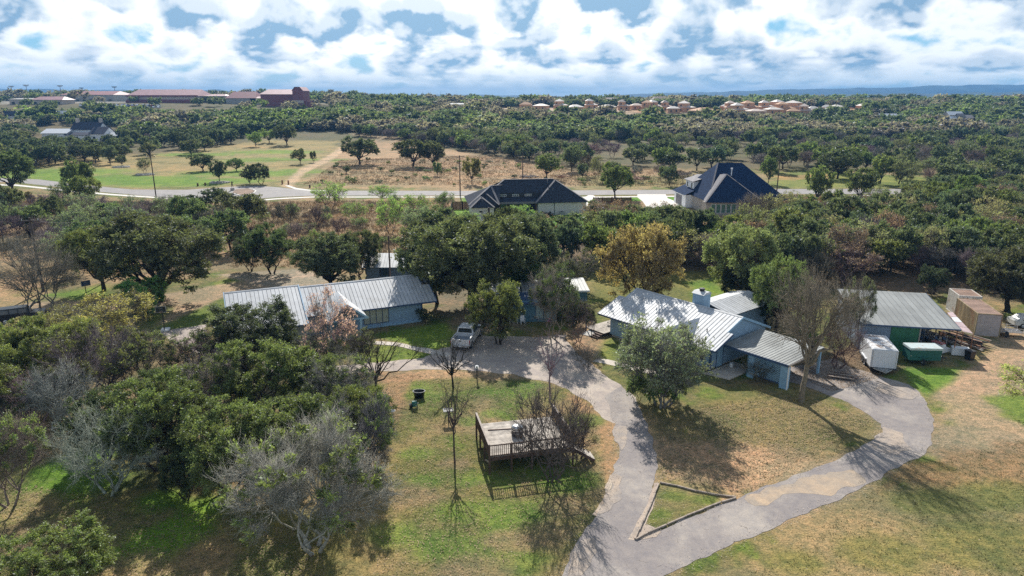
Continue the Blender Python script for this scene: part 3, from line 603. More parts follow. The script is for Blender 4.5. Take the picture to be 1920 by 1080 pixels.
# ------------------------------------------------------------------ right blue house
o0 = P(1120.8, 587, 2.4)
hB = empty('house', (o0[0], o0[1], 0), -51*D2R, 'blue house with dappled silver metal roof, chimney and attached carport on the right', 'house')
sl = 2.1/5.2
MB().prism([(.6, 0.25), (9.8, 0.25), (9.8, 2.5), (5.2, 4.32), (.6, 2.5)], 'x', 1.35, 14.1).build('wall', BLUE, hB)
MB().box(1.5, 14.0, .75, 9.6, 0, .25).build('foundation', CONC, hB)
MB().prism([(.62, .25), (9.8, .25), (9.8, 2.5), (5.2, 4.3), (.62, 2.5)], 'x', 14.1, 14.16).build('gable_wall', BLUEY, hB)
panel_roof(hB, [(0.85, 0, 2.4), (14.35, 0, 2.4), (14.35, 5.2, 4.5), (0.85, 5.2, 4.5)], GALV)
panel_roof(hB, [(14.37, 0, 2.4), (15.0, 0, 2.4), (15.0, 2.7, 2.4+2.7*sl), (14.37, 2.7, 2.4+2.7*sl)], GALV, .32)
panel_roof(hB, [(0.0, 0, 2.4), (.83, 0, 2.4), (.83, 3.4, 2.4+3.4*sl), (0.0, 3.4, 2.4+3.4*sl)], GALV)
MB().slab([(.85, 5.2, 4.5), (14.35, 5.2, 4.5), (14.35, 10.4, 2.4), (.85, 10.4, 2.4)], .08).build('roof', GALV, hB)
MB().prism([(5.04, 4.48), (5.2, 4.56), (5.36, 4.48)], 'x', .85, 14.35).build('ridge_cap', GALV, hB)
MB().bar((14.4, 2.7, 3.42), (14.4, 5.2, 4.44), .06, .22).build('rake_trim', SKYT, hB); MB().bar((14.4, 5.2, 4.44), (14.4, 10.4, 2.34), .06, .22).build('rake_trim', SKYT, hB)
MB().bar((15.04, 0, 2.33), (15.04, 2.7, 3.42), .05, .22).bar((0, -.03, 2.32), (15.0, -.03, 2.32), .05, .16).bar((.0, 0, 2.33), (.0, 3.4, 3.7), .05, .18).build('fascia', NAVY, hB)
MB().box(14.06, 14.24, .52, .68, 0.02, 2.38).build('corner_trim', NAVY, hB)
ch = MB().box(8.2, 9.5, 5.45, 6.7, 2.5, 5.55).build('chimney', BLUE, hB)
MB().prism([(5.35, 5.55), (6.8, 5.55), (6.4, 5.78), (5.75, 5.78)], 'x', 8.1, 9.6).build('chimney_cap', GALV, ch)
MB().lathe([(0.01, 5.78), (.26, 5.78), (.26, 5.98), (.3, 6.0), (.3, 6.06), (.01, 6.08)], 12, (8.85, 6.07, 0)).build('flue', DARK, ch)
door(hB, (14.16, 1.6, .12), math.pi/2, dm=SKYT, label='pale blue side door under the extended eave')
MB().slab([(8.9, -1.9, 2.25), (10.6, -1.9, 3.85), (10.6, 3.6, 3.87), (8.9, -.3, 2.3)], .07).slab([(10.6, -1.9, 3.85), (12.3, -1.9, 2.25), (12.3, -.3, 2.3), (10.6, 3.6, 3.87)], .07).build('porch_roof', GALV, hB)
MB().prism([(8.95, 2.15), (12.25, 2.15), (10.6, 3.7)], 'y', -1.8, -1.7).build('porch_gable', BLUE, hB)
for x in (9.2, 12.0): MB().box(x-.08, x+.08, -1.85, -1.69, 0, 2.2).build('porch_post', SKYT, hB)
window(hB, 'window', (4.6, .6, .9), 0, 1.3, 1.2, 2)
window(hB, 'window', (12.6, .6, .9), 0, 1.0, 1.2, 2, gm_=DGLASS)
MB().tube([(12.6, 2.0, 3.1), (12.6, 2.0, 3.55)], .05).build('vent_pipe', DARK, hB)
# rear wing
MB().box(5.6, 10.0, 9.6, 17, 0, 2.6).build('rear_wall', BLUE, hB)
panel_roof(hB, [(5.2, 9.4, 2.95), (5.2, 17.3, 2.95), (7.4, 17.3, 3.5), (7.4, 9.4, 3.5)], GALV, .45)
panel_roof(hB, [(10.4, 17.3, 2.75), (10.4, 9.4, 2.75), (7.4, 9.4, 3.5), (7.4, 17.3, 3.5)], GALV, .45)
# patio
tag(link('patio', MB().hexa([(14.3, -.4, .02), (16.6, .2, .02), (16.6, 4.3, .02), (14.3, 4.3, .02)], [(14.3, -.4, .12), (16.6, .2, .12), (16.6, 4.3, .12), (14.3, 4.3, .12)]).mesh('patio', CONC)), kind='structure')
bpy.data.objects['patio'].location = hB.location; bpy.data.objects['patio'].rotation_euler = hB.rotation_euler
# carport (part of the house)
panel_roof(hB, [(14.5, 2.1, 2.45), (21.1, 2.1, 2.40), (21.1, 8.3, 2.62), (14.5, 8.3, 2.67)][0:4], GALV2, .33, name='carport_roof', label='lower grey metal carport roof')
MB().bar((14.5, 2.06, 2.36), (21.1, 2.06, 2.31), .06, .22).build('carport_fascia', NAVY, hB)
MB().bar((21.14, 2.1, 2.32), (21.14, 8.3, 2.5), .05, .14).build('carport_gutter', CAPW, hB)
MB().box(20.3, 20.95, 2.25, 2.4, 0, 2.28).box(20.85, 21.0, 2.4, 2.7, 0, 2.28).build('carport_column', SKYT, hB)
MB().box(21.02, 21.12, 2.2, 2.3, 0, 2.3).build('downspout', WHITE, hB)
MB().box(17.1, 17.7, 2.25, 2.4, 0, 2.3).build('carport_column', SKYT, hB)
MB().box(20.8, 21.0, 7.9, 8.1, 0, 2.45).build('carport_column', SKYT, hB)
lat = MB().box(17.7, 20.3, 2.3, 2.36, 2.1, 2.28).box(17.7, 20.3, 2.3, 2.36, .3, .4).build('lattice', NAVY, hB)
for i in range(22):
    k_ = -1.7+i*.2; a0 = max(0, -k_); a1 = min(1.7, 2.6-k_)
    if a1-a0 < .08: continue
    MB().bar((17.7+k_+a0, 2.31, .4+a0), (17.7+k_+a1, 2.31, .4+a1), .02, .05).build('lattice_slat', SKYT, lat); MB().bar((20.3-k_-a0, 2.34, .4+a0), (20.3-k_-a1, 2.34, .4+a1), .02, .05).build('lattice_slat', SKYT, lat)
MB().box(16.9, 17.05, 2.4, 8.0, 0, 2.4).build('back_partition', TEAL, hB)

# ------------------------------------------------------------------ small buildings among the oaks
o0 = P(985, 607)
hC = empty('cottage', (1.5, 74.4, 0), 4*D2R, 'low pale-roofed cottage half hidden behind cedar trees in the middle', 'house')
MB().box(0.3, 8.0, 4.8, 9.0, 0, 2.6).box(-1.5, 3.6, .6, 4.8, 0, 2.4).build('wall', TEAL, hC)
panel_roof(hC, [(0, 4.3, 2.6), (8.2, 4.3, 2.6), (8.2, 9.0, 2.95), (0, 9.0, 2.95)], GALV2, .45)
MB().slab([(-1.9, .1, 2.35), (4, .1, 2.35), (4, 4.3, 2.55), (-1.9, 4.3, 2.55)], .1).build('porch_roof', NAVY, hC)
MB().bar((0, 4.27, 2.5), (8.2, 4.27, 2.5), .05, .2).build('fascia', WHITE, hC)
window(hC, 'window', (1.2, .6, .3), 0, 2.0, 1.75, 2, gm_=pmat('curtain', (.35, .45, .46), .5, stripes=(0, .15, .15, .4)))
MB().box(-4.5, -.1, 4.9, 8.0, 0, 2.4).build('annex_wall', NAVY, hC); MB().slab([(-4.8, 4.6, 2.4), (-.1, 4.6, 2.4), (-.1, 8.2, 2.7), (-4.8, 8.2, 2.7)], .08).build('annex_roof', GALV, hC)
o0 = P(700, 525)
hD = empty('cottage', (-19.7, 93.9, 0), 2*D2R, 'small grey-blue cottage with pale metal roof behind the long house', 'house')
MB().prism([(-1.6, 0), (4.2, 0), (4.2, 2.5), (1.1, 3.5), (-1.6, 2.45)], 'x', -.7, 9).build('wall', pmat('slate_siding', (.17, .22, .28), .8, stripes=(2, .2, .1, .4)), hD)
panel_roof(hD, [(-1.2, -2.2, 2.35), (9.4, -2.2, 2.35), (9.4, 1.1, 3.65), (-1.2, 1.1, 3.65)], GALV)
MB().slab([(-1.2, 1.1, 3.65), (9.4, 1.1, 3.65), (9.4, 4.6, 2.4), (-1.2, 4.6, 2.4)], .08).build('roof', GALV, hD)
w1 = window(hD, 'window', (1.5, -1.62, 1.0), 0, .85, 1.1, 1, gm_=DGLASS)
for x in (1.15, 2.4): MB().box(x, x+.3, -1.68, -1.6, 1.0, 2.1).build('shutter', DARK, hD)

# ------------------------------------------------------------------ workshop with open bay
o0 = P(1613, 607, 2.8)
hS = empty('workshop', (o0[0], o0[1], 0), -11.3*D2R, 'wide grey metal-roofed workshop with blue and green ribbed walls and open bay', 'shed')
panel_roof(hS, [(0, 0, 2.8), (9.3, 0, 2.8), (9.3, 9.8, 3.8), (0, 9.8, 3.8)], GALV2, .6, rib=.02)
MB().bar((0, -.03, 2.74), (9.3, -.03, 2.74), .05, .14).bar((9.33, 0, 2.74), (9.33, 9.8, 3.74), .05, .14).build('fascia', NAVY, hS)
RB = pmat('ribbed_blue', (.21, .27, .36), .6, stripes=(0, .3, .12, .4), dirt=((.12, .15, .2), .9, .55, .4)); RG = pmat('ribbed_green', (.04, .17, .085), .6, stripes=(0, .28, .12, .4), dirt=((.02, .09, .06), 1, .5, .4))
MB().box(.2, 3.05, .3, .36, 0, 2.75).build('blue_wall', RB, hS); MB().box(3.07, 5.7, .28, .34, 0, 2.75).build('green_wall', RG, hS)
MB().box(5.7, 5.82, .24, .4, 0, 2.78).build('corner_post', CAPW, hS); MB().box(.2, 9.1, 9.3, 9.4, 0, 3.7).box(.14, .2, .3, 9.4, 0, 2.8).box(5.7, 5.76, .4, 9.3, 0, 2.8).build('rear_wall', RB, hS)
for x, y in ((9.1, .2), (9.1, 5), (9.1, 9.3)): MB().tube([(x, y, 0), (x, y, 2.75)], .06, 8).build('post', RUST, hS)
# lean-to canopy of salvaged sheets beyond the bay
cn = empty('lean_to', tuple(P(1795, 600, 2.2)[:2])+(0,), -35*D2R, 'low salvaged-sheet lean-to roof over stacked lumber beside the rusty containers', 'shelter')
cp = [P(1776, 586, 2.3), P(1786, 585, 2.3), P(1825, 626, 1.9), P(1806, 622, 2.0)]
def toL(o, p):
    p = np.array(p, float); rz = o.rotation_euler[2]; dx, dy = p[0]-o.location[0], p[1]-o.location[1]
    return np.array([dx*math.cos(rz)+dy*math.sin(rz), -dx*math.sin(rz)+dy*math.cos(rz), p[2]-o.location[2]])
cl_ = [toL(cn, p) for p in cp]
sheetm = pmat('pink_sheet', (.55, .42, .42), .6, var=.15, scale=1.2, stripes=(0, .2, .1, .25))
for i in range(4):
    f0, f1 = i/4, (i+.94)/4; A0, A1, B0, B1 = cl_[0], cl_[3], cl_[1], cl_[2]
    MB().slab([A0+(A1-A0)*f0, A0+(A1-A0)*f1, B0+(B1-B0)*f1, B0+(B1-B0)*f0], .03).build('roof_sheet', [sheetm, WHITE, sheetm, RUST][i] if i != 3 else sheetm, cn)
for p in cl_: MB().tube([(p[0], p[1], 0), tuple(p-np.array([0, 0, .03]))], .05).build('post', RUST, cn)
# ------------------------------------------------------------------ dark-roofed house by the road
o0 = P(881, 389, 2.8)
hE = empty('house', (o0[0], o0[1], 0), 8*D2R, 'white brick house with charcoal hipped roof, between its lawn and the road', 'house')
r = MB()
r.add([(7, 5.0, 2.9), (15.2, 5.0, 2.9), (15.2, 7.2, 3.7), (7, 7.2, 3.7)], [(0, 1, 2, 3)])                 # porch roof
r.add([(4.4, 7.2, 4.6), (17.5, 7.2, 4.6), (19.8, 10.2, 7.3), (8.6, 10.2, 7.3), (3, 7.2, 4.6), (3, 14, 3)], [(0, 1, 2, 3), (0, 3, 5)])
r.add([(8.6, 10.2, 7.3), (19.8, 10.2, 7.3), (26.6, 17, 2.8), (1, 17, 2.8)], [(0, 1, 2, 3)])
r.add([(14.7, 4.0, 2.8), (26.6, 4.0, 2.8), (19.9, 8.6, 7.2), (26.6, 17, 2.8), (19.9, 10.4, 7.25), (14.7, 7.3, 2.8)], [(0, 1, 2), (1, 3, 4, 2), (0, 2, 4, 5)])
r.add([(0, 3.0, 2.8), (6.6, 3.0, 2.8), (5.4, 8.6, 6.2), (0, 17, 2.8), (7.6, 8.6, 6.2), (9.6, 8.6, 6.2)], [(0, 1, 2), (0, 2, 3), (1, 4, 2)])
r.add([(6.6, 3.0, 2.8), (7.3, 7.2, 4.4), (5.4, 8.6, 6.2)], [(0, 1, 2)])
r.add([(0, -1, 2.8), (5.1, -1, 2.8), (2.6, 1.4, 4.7), (2.6, 4, 4.7), (0, 4, 2.8), (5.1, 4, 2.8)], [(0, 1, 2), (0, 2, 3, 4), (1, 5, 3, 2)])
r.add([(2.6, 2, 2.9), (6.4, 2, 2.9), (4.0, 3.6, 5.0), (4.0, 6, 5.0), (6.4, 6, 2.9)], [(0, 1, 2), (1, 4, 3, 2)])
r.build('roof', SHING, hE)
g = MB()
for a_, b_ in [((14.7, 4, 2.84), (19.9, 8.6, 7.24)), ((26.6, 4, 2.84), (19.9, 8.6, 7.24)), ((0, -1, 2.84), (2.6, 1.4, 4.74)), ((5.1, -1, 2.84), (2.6, 1.4, 4.74)), ((6.4, 2, 2.94), (4, 3.6, 5.04)), ((6.6, 3, 2.84), (5.4, 8.6, 6.24)), ((4.4, 7.2, 4.64), (8.6, 10.2, 7.34)), ((0, 3, 2.84), (5.4, 8.6, 6.24)), ((8.6, 10.2, 7.34), (19.8, 10.2, 7.34)), ((5.4, 8.6, 6.24), (8, 8.8, 6.3))]:
    g.bar(a_, b_, .45, .1)
g.build('hip_caps', GSHING, hE)
MB().bar((7, 4.97, 2.8), (15.2, 4.97, 2.8), .1, .45).build('fascia', GSHING, hE)
MB().box(4.4, 17.5, 7.25, 7.4, 3.6, 4.7).build('clerestory_wall', DARK, hE)
for x in (7.2, 10, 12.8): window(hE, 'window', (x, 7.24, 3.95), 0, 1.5, .45, 3, fm=WHITE, gm_=DGLASS)
MB().box(.25, 5.0, -.6, 6, 0, 2.75).build('wall', BRICK, hE)
MB().box(15.4, 26.2, 4.5, 16.5, 0, 2.75).build('wall', BRICK, hE)
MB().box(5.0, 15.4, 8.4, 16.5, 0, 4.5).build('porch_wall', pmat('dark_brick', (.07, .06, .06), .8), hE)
MB().box(18.95, 19.05, 4.44, 4.5, 0, 2.7).build('corner_joint', DARK, hE)
for x in (7.2, 12.2): window(hE, 'window', (x, 8.4, .4), 0, 1.8, 2.0, 2, fm=WHITE, gm_=GGLASS)
window(hE, 'window', (9.8, 8.4, .5), 0, 1.6, 2.0, 2, fm=WHITE, gm_=DGLASS)
for x in (7.0, 15.0): MB().box(x-.12, x+.12, 5.1, 5.34, 0, 2.8).build('porch_post', WOODD, hE)
MB().box(5.2, 15.4, 4.6, 8.4, 0, .12).build('porch_floor', CONC, hE)
MB().box(1.9, 2.6, -.66, -.6, 1.8, 2.1).build('vent_grille', DARK, hE)
for x, y, z in ((18, 6.4, 4.6), (19, 6.6, 4.8), (18.2, 8.9, 6.4), (2.6, .2, 3.8)): MB().tube([(x, y, z), (x, y, z+.7)], .07).tube([(x, y, z+.7), (x, y, z+.85)], .15).build('roof_vent', GSHING, hE)
# garden furniture on the porch
def chair_mesh(mat):
    m = MB().box(-.25, .25, -.25, .25, .38, .44).box(-.25, .25, .22, .28, .44, .95)
    for x in (-.22, .22):
        for y in (-.22, .22): m.box(x-.025, x+.025, y-.025, y+.025, 0, .38)
    m.box(-.29, -.24, -.25, .25, .6, .65).box(.24, .29, -.25, .25, .6, .65); return m.mesh('chair', mat)
def wpt(o, p):
    rz = o.rotation_euler[2]; return (o.location[0]+p[0]*math.cos(rz)-p[1]*math.sin(rz), o.location[1]+p[0]*math.sin(rz)+p[1]*math.cos(rz), p[2])
tb = empty('patio_table', wpt(hE, (16.8, 3.2, 0)), .2, 'dark metal patio table outside the white brick house', 'table')
MB().lathe([(.01, .7), (.75, .7), (.75, .74), (.01, .74)], 16).build('tabletop', DARK, tb); MB().tube([(0, 0, .04), (0, 0, .7)], .06).lathe([(.01, 0), (.35, 0), (.35, .04), (.01, .04)], 12).build('leg', DARK, tb)
dc = chair_mesh(DARK)
for i in range(4):
    an = i*math.pi/2+.5; c_ = link('chair', dc, None, wpt(hE, (16.8+1.05*math.cos(an), 3.2+1.05*math.sin(an), 0)), (0, 0, an-math.pi/2+8*D2R))
    tag(c_, 'dark metal chair drawn up to the patio table of the white brick house', 'chair', 'patio chairs of the white brick house')
ac = empty('air_conditioner', wpt(hE, (20.6, 3.9, 0)), 8*D2R, 'grey air conditioner unit against the white brick wall', 'air conditioner')
MB().box(-.45, .45, -.4, .4, .05, .85).build('casing', GREYW, ac, bevel=.03); MB().lathe([(.01, .86), (.36, .86), (.36, .89), (.01, .89)], 14).build('fan_guard', DARK, ac)
ga = empty('grill', wpt(hE, (18.0, 3.9, 0)), 8*D2R, 'dark low storage box by the white brick wall beside the patio table', 'box')
MB().box(-.6, .6, -.3, .3, 0, .5).build('body', DARK, ga, bevel=.03); MB().box(-.62, .62, -.32, .32, .51, .58).build('lid', GREYW, ga)

# ------------------------------------------------------------------ tall navy hipped house
hF = empty('house', (42.9, 147.9, 0), 4*D2R, 'tall white house under a steep navy hipped roof at the far right of the lawns', 'house')
r = MB()
r.add([(0, 0.6, 3), (18.4, 1.5, 3.2), (11, 11, 10.5), (5.3, 11, 10.5), (0, 21, 3), (17.5, 21, 3)], [(0, 1, 2, 3), (1, 5, 2), (5, 4, 3, 2), (0, 3, 4)])
r.add([(-.9, 0, 3), (12, -.6, 3), (5.5, 5.6, 8.5), (5.6, 11, 8.6)], [(0, 1, 2), (0, 2, 3), (1, 3, 2)])
r.add([(-1.8, 11.8, 3), (1.6, 11.8, 4.5), (1.6, 21.5, 4.5), (-1.8, 21.5, 3)], [(0, 1, 2, 3)])
r.build('roof', SHING2, hF)
g = MB()
for a_, b_ in [((-.9, 0, 3.05), (5.5, 5.6, 8.55)), ((0, .6, 3.05), (5.3, 11, 10.55)), ((12, -.6, 3.03), (5.5, 5.6, 8.53))]: g.bar(a_, b_, .35, .08)
g.build('hip_caps', GSHING, hF)
# left-facing strip of the front hip in paler grey: caught light as colour
MB().add([(-.95, .05, 3.03), (5.45, 5.65, 8.55), (4.6, 7.2, 8.3), (-.5, 2.2, 3.4)], [(0, 1, 2, 3)]).build('roof_lit_strip', GSHING, hF)
MB().box(.4, 17.2, 2.2, 20.4, 0, 3).build('wall', LIME, hF); MB().box(-.5, 11.4, .5, 3, 0, 2.95).build('wall', LIME, hF)
MB().box(-1.3, .5, 12.2, 21, 0, 3).build('wall', WHITE, hF)
dm = MB().box(.9, 6, 13.4, 19.4, 3.4, 6.0).build('dormer', WHITE, hF)
MB().slab([(.4, 13.0, 6.0), (3.6, 12.8, 7.0), (6.8, 16.4, 7.4), (3.6, 19.8, 7.0)], .1).slab([(.4, 13.0, 6.0), (3.6, 19.8, 7.0), (2, 19.8, 6.3), (.4, 19.8, 6.0)], .1).build('dormer_roof', GSHING, dm)
for y in (18.6, 15.4): window(dm, 'window', (.9, y, 4.2), -math.pi/2, .9, 1.3, 1, fm=WHITE, gm_=DGLASS)
window(hF, 'garage_door', (-1.3, 19.5, .1), -math.pi/2, 4.6, 2.4, 1, fm=GREYW, gm_=GSHING)
for i in range(5): window(hF, 'window', (.6+i*1.15, .5, .6), 0, 1.0, 2.0, 1, fm=WHITE, gm_=GGLASS)
MB().tube([(7.3, 7.4, 8.0), (7.3, 7.4, 9.4)], .12).tube([(7.3, 7.4, 9.4), (7.3, 7.4, 9.7)], .25).build('roof_vent', WHITE, hF)
cr = None
# ------------------------------------------------------------------ far country: school, villas, housing site
def GT(px, py, D):  # a spot on the terrain in the direction of a pixel column at depth D
    x = (px-960)/FPX*D; y = D/CP-2; return np.array([x, y, float(terr(x, y))])
MAROON = pmat('maroon_metal', (0.23, 0.075, 0.085), 0.6, var=.1, scale=.3); MARL = pmat('faded_maroon_roof', (0.36, 0.20, 0.21), 0.6, var=.1, scale=.3)
TANW = pmat('tan_wall', (0.52, 0.45, 0.39), .85, var=.08, scale=.3); BEIGE = pmat('grey_beige_wall', (.38, .37, .35), .85, var=.06, scale=.3)
def far_hall(label, px0, px1, pyt, pye, D, depth_, wallm, roofm, ang=0, gable_right=True, cat='school building', strip=True, nm='school_building'):
    """a long hall: ridge at row pyt, eaves at row pye, spanning px0..px1"""
    c0 = GT(px0, 0, D); W = (px1-px0)/FPX*D; zr = CH+(HZ-pyt)/FPX*D; ze = CH+(HZ-pye)/FPX*D; z0 = c0[2]-1
    o = empty(nm, (c0[0], c0[1], z0), ang, label, cat)
    ze -= z0; zr -= z0; zr = max(zr, ze+1)
    MB().box(0, W, 0, depth_, 0, ze).build('wall', wallm, o)
    r = MB(); ov = .8; m = depth_/2
    r.add([(-ov, -ov, ze), (W+ov, -ov, ze), (W-3, m, zr), (3, m, zr), (-ov, depth_+ov, ze), (W+ov, depth_+ov, ze)], [(0, 1, 2, 3), (3, 2, 5, 4), (0, 3, 4), (1, 5, 2)])
    r.build('roof', roofm, o)
    if strip:
        n = max(2, int(W/6))
        wm = MB().box(0, 2.6, -.15, 0, 0, 1.8).mesh('window', DGLASS)
        for i in range(n): link('window', wm, o, ((i+.3)*W/n, 0, 1.5))
    return o, W, ze, zr
h_, W_, ze_, zr_ = far_hall('long school hall with maroon metal roof and tan walls, largest on the left skyline', 240, 372, 168, 180, 640, 36, TANW, MARL)
MB().prism([(-3.5, ze_-4.5), (0, ze_-3.2), (0, ze_-3.5), (-3.5, ze_-4.8)], 'x', 0, W_-2).build('lower_roof', MAROON, h_); MB().box(0, W_-2, -3.2, -.2, 0, ze_-4.6).build('front_bay', MAROON, h_)
MB().bar((-.8, -.9, ze_), (W_+.8, -.9, ze_), .5, 1.4).build('fascia', MAROON, h_)
h_, W_, ze_, zr_ = far_hall('maroon barn-like school hall with a raised end tower on the skyline', 490, 553, 168, 177, 620, 26, MAROON, MARL, strip=False)
tw = MB().prism([(W_-.5, 0), (W_+9, 0), (W_+9, ze_+3.2), (W_+6.5, ze_+6.2), (W_+2, ze_+6.2), (W_-.5, ze_+3.2)], 'y', -3, 18).build('tower', MAROON, h_)
MB().add([(W_-1, -3.6, ze_+3.1), (W_-1, 18, ze_+3.1), (W_+2, 18, ze_+6.4), (W_+2, -3.6, ze_+6.4), (W_+6.5, -3.6, ze_+6.4), (W_+6.5, 18, ze_+6.4), (W_+9.6, -3.6, ze_+3.0), (W_+9.6, 18, ze_+3.0)], [(0, 1, 2, 3), (3, 2, 5, 4), (4, 5, 7, 6)]).build('tower_roof', MARL, tw)
MB().box(W_+1, W_+9.1, -3.3, -3, 3.5, 6).build('canopy_band', TANW, tw); MB().box(W_+9, W_+14, -2, 10, 0, 5.5).build('side_wing', MAROON, h_)
far_hall('low-pitched maroon-roofed gymnasium with grey walls right of the long school hall', 425, 480, 172, 184, 640, 26, BEIGE, MAROON, strip=False)
far_hall('shallow curved-looking beige gymnasium left of the long school hall', 117, 214, 171, 178, 680, 40, BEIGE, MAROON, strip=True)
far_hall('low reddish-roofed school wing left of the gymnasium', 60, 118, 181, 187, 600, 18, TANW, MARL)
far_hall('flat pale classroom block at the left edge of the school', 19, 60, 184, 186, 600, 16, TANW, BEIGE)
far_hall('small grey link building between the two maroon halls', 386, 424, 177, 180, 650, 18, BEIGE, MARL, strip=False)
far_hall('low tan annex joining the barn-like hall', 470, 491, 181, 184, 640, 14, TANW, MARL, strip=False)
far_hall('long low apartment block with brown roof on the middle skyline', 1135, 1168, 183, 186, 760, 14, BEIGE, pmat('brown_roof', (.13, .09, .085), .8), nm='apartment_block', cat='apartment block')
far_hall('brown-roofed apartment block behind the timber-framed houses', 1225, 1265, 181, 186, 760, 16, BEIGE, MATS['brown_roof'], nm='apartment_block', cat='apartment block')
far_hall('broad dark-roofed apartment block right of the timber-framed houses', 1270, 1325, 184, 190, 740, 16, TANW, MATS['brown_roof'], nm='apartment_block', cat='apartment block')
far_hall('low brown-roofed block on the skyline right of centre', 922, 962, 186, 188, 720, 14, TANW, MATS['brown_roof'], nm='apartment_block', cat='apartment block')
far_hall('white flat warehouse on the skyline near the centre', 838, 873, 193, 195, 640, 14, WHITE, GREYW, nm='warehouse', cat='warehouse')
# parked cars by the school, and trucks on the building land
PAINTS = [pmat('car_paint_white', (.75, .75, .76), .3, var=.02), pmat('car_paint_silver', (.42, .43, .45), .3, .4, var=.02), pmat('car_paint_dark', (.04, .04, .05), .3, var=.02), pmat('car_paint_red', (.35, .03, .03), .3, var=.02), pmat('car_paint_blue', (.04, .09, .22), .3, var=.02)]
def far_car(mat):
    m = MB(); m.prism([(-2.2, .35), (2.2, .35), (2.25, .85), (1.2, .95), (.5, 1.42), (-1.3, 1.42), (-2.1, .95), (-2.25, .8)], 'y', -.9, .9)
    m.m = 1; m.prism([(-1.9, .97), (1.1, .97), (.45, 1.38), (-1.3, 1.38)], 'y', -.93, .93)
    for x in (-1.35, 1.35):
        for y in (-.85, .85): m.tube([(x, y-.12, .33), (x, y+.12, .33)], .33, 8)
    return m.mesh('car', [mat, DARK])
fcm = [far_car(p) for p in PAINTS]
for i in range(64):
    k = rng.choice(5, p=[.4, .25, .2, .07, .08]); D_ = 575+7*(i % 4)+rng.random()*2
    px = 152+ (i//4)*9.6+rng.random()*3; c0 = GT(px, 0, D_)
    o = link('parked_car', fcm[k], None, tuple(c0), (0, 0, math.pi/2+rng.normal()*.05+(.2 if i % 3 else 0)))
    tag(o, 'small parked car in the rows in front of the school halls', 'car', 'cars parked in front of the school')
for i in range(16):
    k = rng.choice(5, p=[.7, .15, .1, .03, .02]); c0 = GT(790+i*21+rng.random()*8, 0, 560+rng.random()*50)
    tag(link('parked_car', fcm[k], None, tuple(c0), (0, 0, rng.random()*3)), 'small vehicle parked on the bare building land near the centre skyline', 'car', 'vehicles on the building land')
OSB = pmat('sheathing_board', (0.55, 0.33, 0.19), .85, var=.14, scale=.6); OSBR = pmat('pale_roof_deck', (0.62, 0.50, 0.42), .8, var=.1, scale=.5)
def site_house(px, py_base, wpx, D, two, rz, label, roofm=None, wallm=None):
    W = wpx/FPX*D; c0 = GT(px, 0, D); zb = c0[2]
    o = empty('timber_house', (c0[0], c0[1], zb), rz, label, 'house', 'timber-sheathed houses being built on the skyline')
    wm = wallm or OSB; rm = roofm or OSBR; h1 = 3.0*1.25; d = W*.8
    MB().box(-W/2, W/2, 0, d, 0, h1).build('wall', wm, o)
    def hip(x0, x1, y0, y1, z, hh):
        cx, cy = (x0+x1)/2, (y0+y1)/2; ix = min((y1-y0)/2, (x1-x0)/2)*.95
        return MB().add([(x0, y0, z), (x1, y0, z), (x1, y1, z), (x0, y1, z), (x0+ix, cy, z+hh), (x1-ix, cy, z+hh)], [(0, 1, 5, 4), (1, 2, 5), (2, 3, 4, 5), (3, 0, 4), (0, 3, 2, 1)])
    hip(-W/2-.4, W/2+.4, -.4, d+.4, h1, 1.6+.8*rng.random()).build('roof', rm, o)
    if two:
        MB().box(-W/2+.5, W*.12, 1.2, d-.5, h1, h1+3.3).build('upper_wall', wm, o); hip(-W/2, W*.17, .8, d, h1+3.3, 2.2).build('upper_roof', rm, o)
        MB().box(-W*.3, -W*.3+1.1, 1.1, 1.2, h1+1, h1+2.2).build('window', DARK, o)
    for x in (-W*.28, W*.15): MB().box(x, x+1.2, -.06, 0, 1, 2.4).build('window', DARK, o)
    return o
sites = [(1215, 22, 580, 1), (1232, 20, 590, 1), (1252, 16, 585, 1), (1264, 18, 560, 0), (1284, 24, 575, 1), (1328, 34, 540, 0), (1376, 22, 585, 1), (1392, 24, 555, 1), (1412, 26, 590, 1), (1424, 26, 540, 0), (1440, 20, 600, 1), (1456, 24, 560, 0),
         (1476, 26, 575, 1), (1468, 22, 620, 1), (1504, 30, 600, 1), (1512, 22, 550, 1), (1528, 18, 570, 0), (1550, 16, 590, 0), (1576, 20, 600, 0), (1196, 18, 600, 0), (1362, 18, 600, 0), (1490, 18, 545, 0), (1624, 16, 620, 0), (985, 18, 620, 0), (1012, 22, 590, 0), (1048, 18, 600, 1), (1082, 22, 570, 0), (1110, 18, 610, 1), (1142, 24, 575, 0), (1170, 18, 590, 1)]
wh = ['leftmost', 'second', 'third']
ORD = ['leftmost', 'second', 'third', 'fourth', 'fifth', 'sixth', 'seventh', 'eighth', 'ninth', 'tenth', 'eleventh', 'twelfth', 'thirteenth', 'fourteenth', 'fifteenth', 'sixteenth', 'seventeenth', 'eighteenth', 'nineteenth', 'twentieth', 'twenty-first', 'twenty-second', 'twenty-third', 'twenty-fourth', 'twenty-fifth', 'twenty-sixth', 'twenty-seventh', 'twenty-eighth', 'twenty-ninth', 'thirtieth']
for i, (px, wp, D_, two) in enumerate(sorted(sites)):
    site_house(px, 0, wp*1.25, D_, two, rng.normal()*.35, '%s orange-brown timber-sheathed house, %s from the left on the skyline building site' % ('two-storey' if two else 'single-storey', ORD[i]), [OSBR, OSB, pmat('bright_deck', (.66, .60, .54), .7, var=.05)][int(rng.integers(3))])
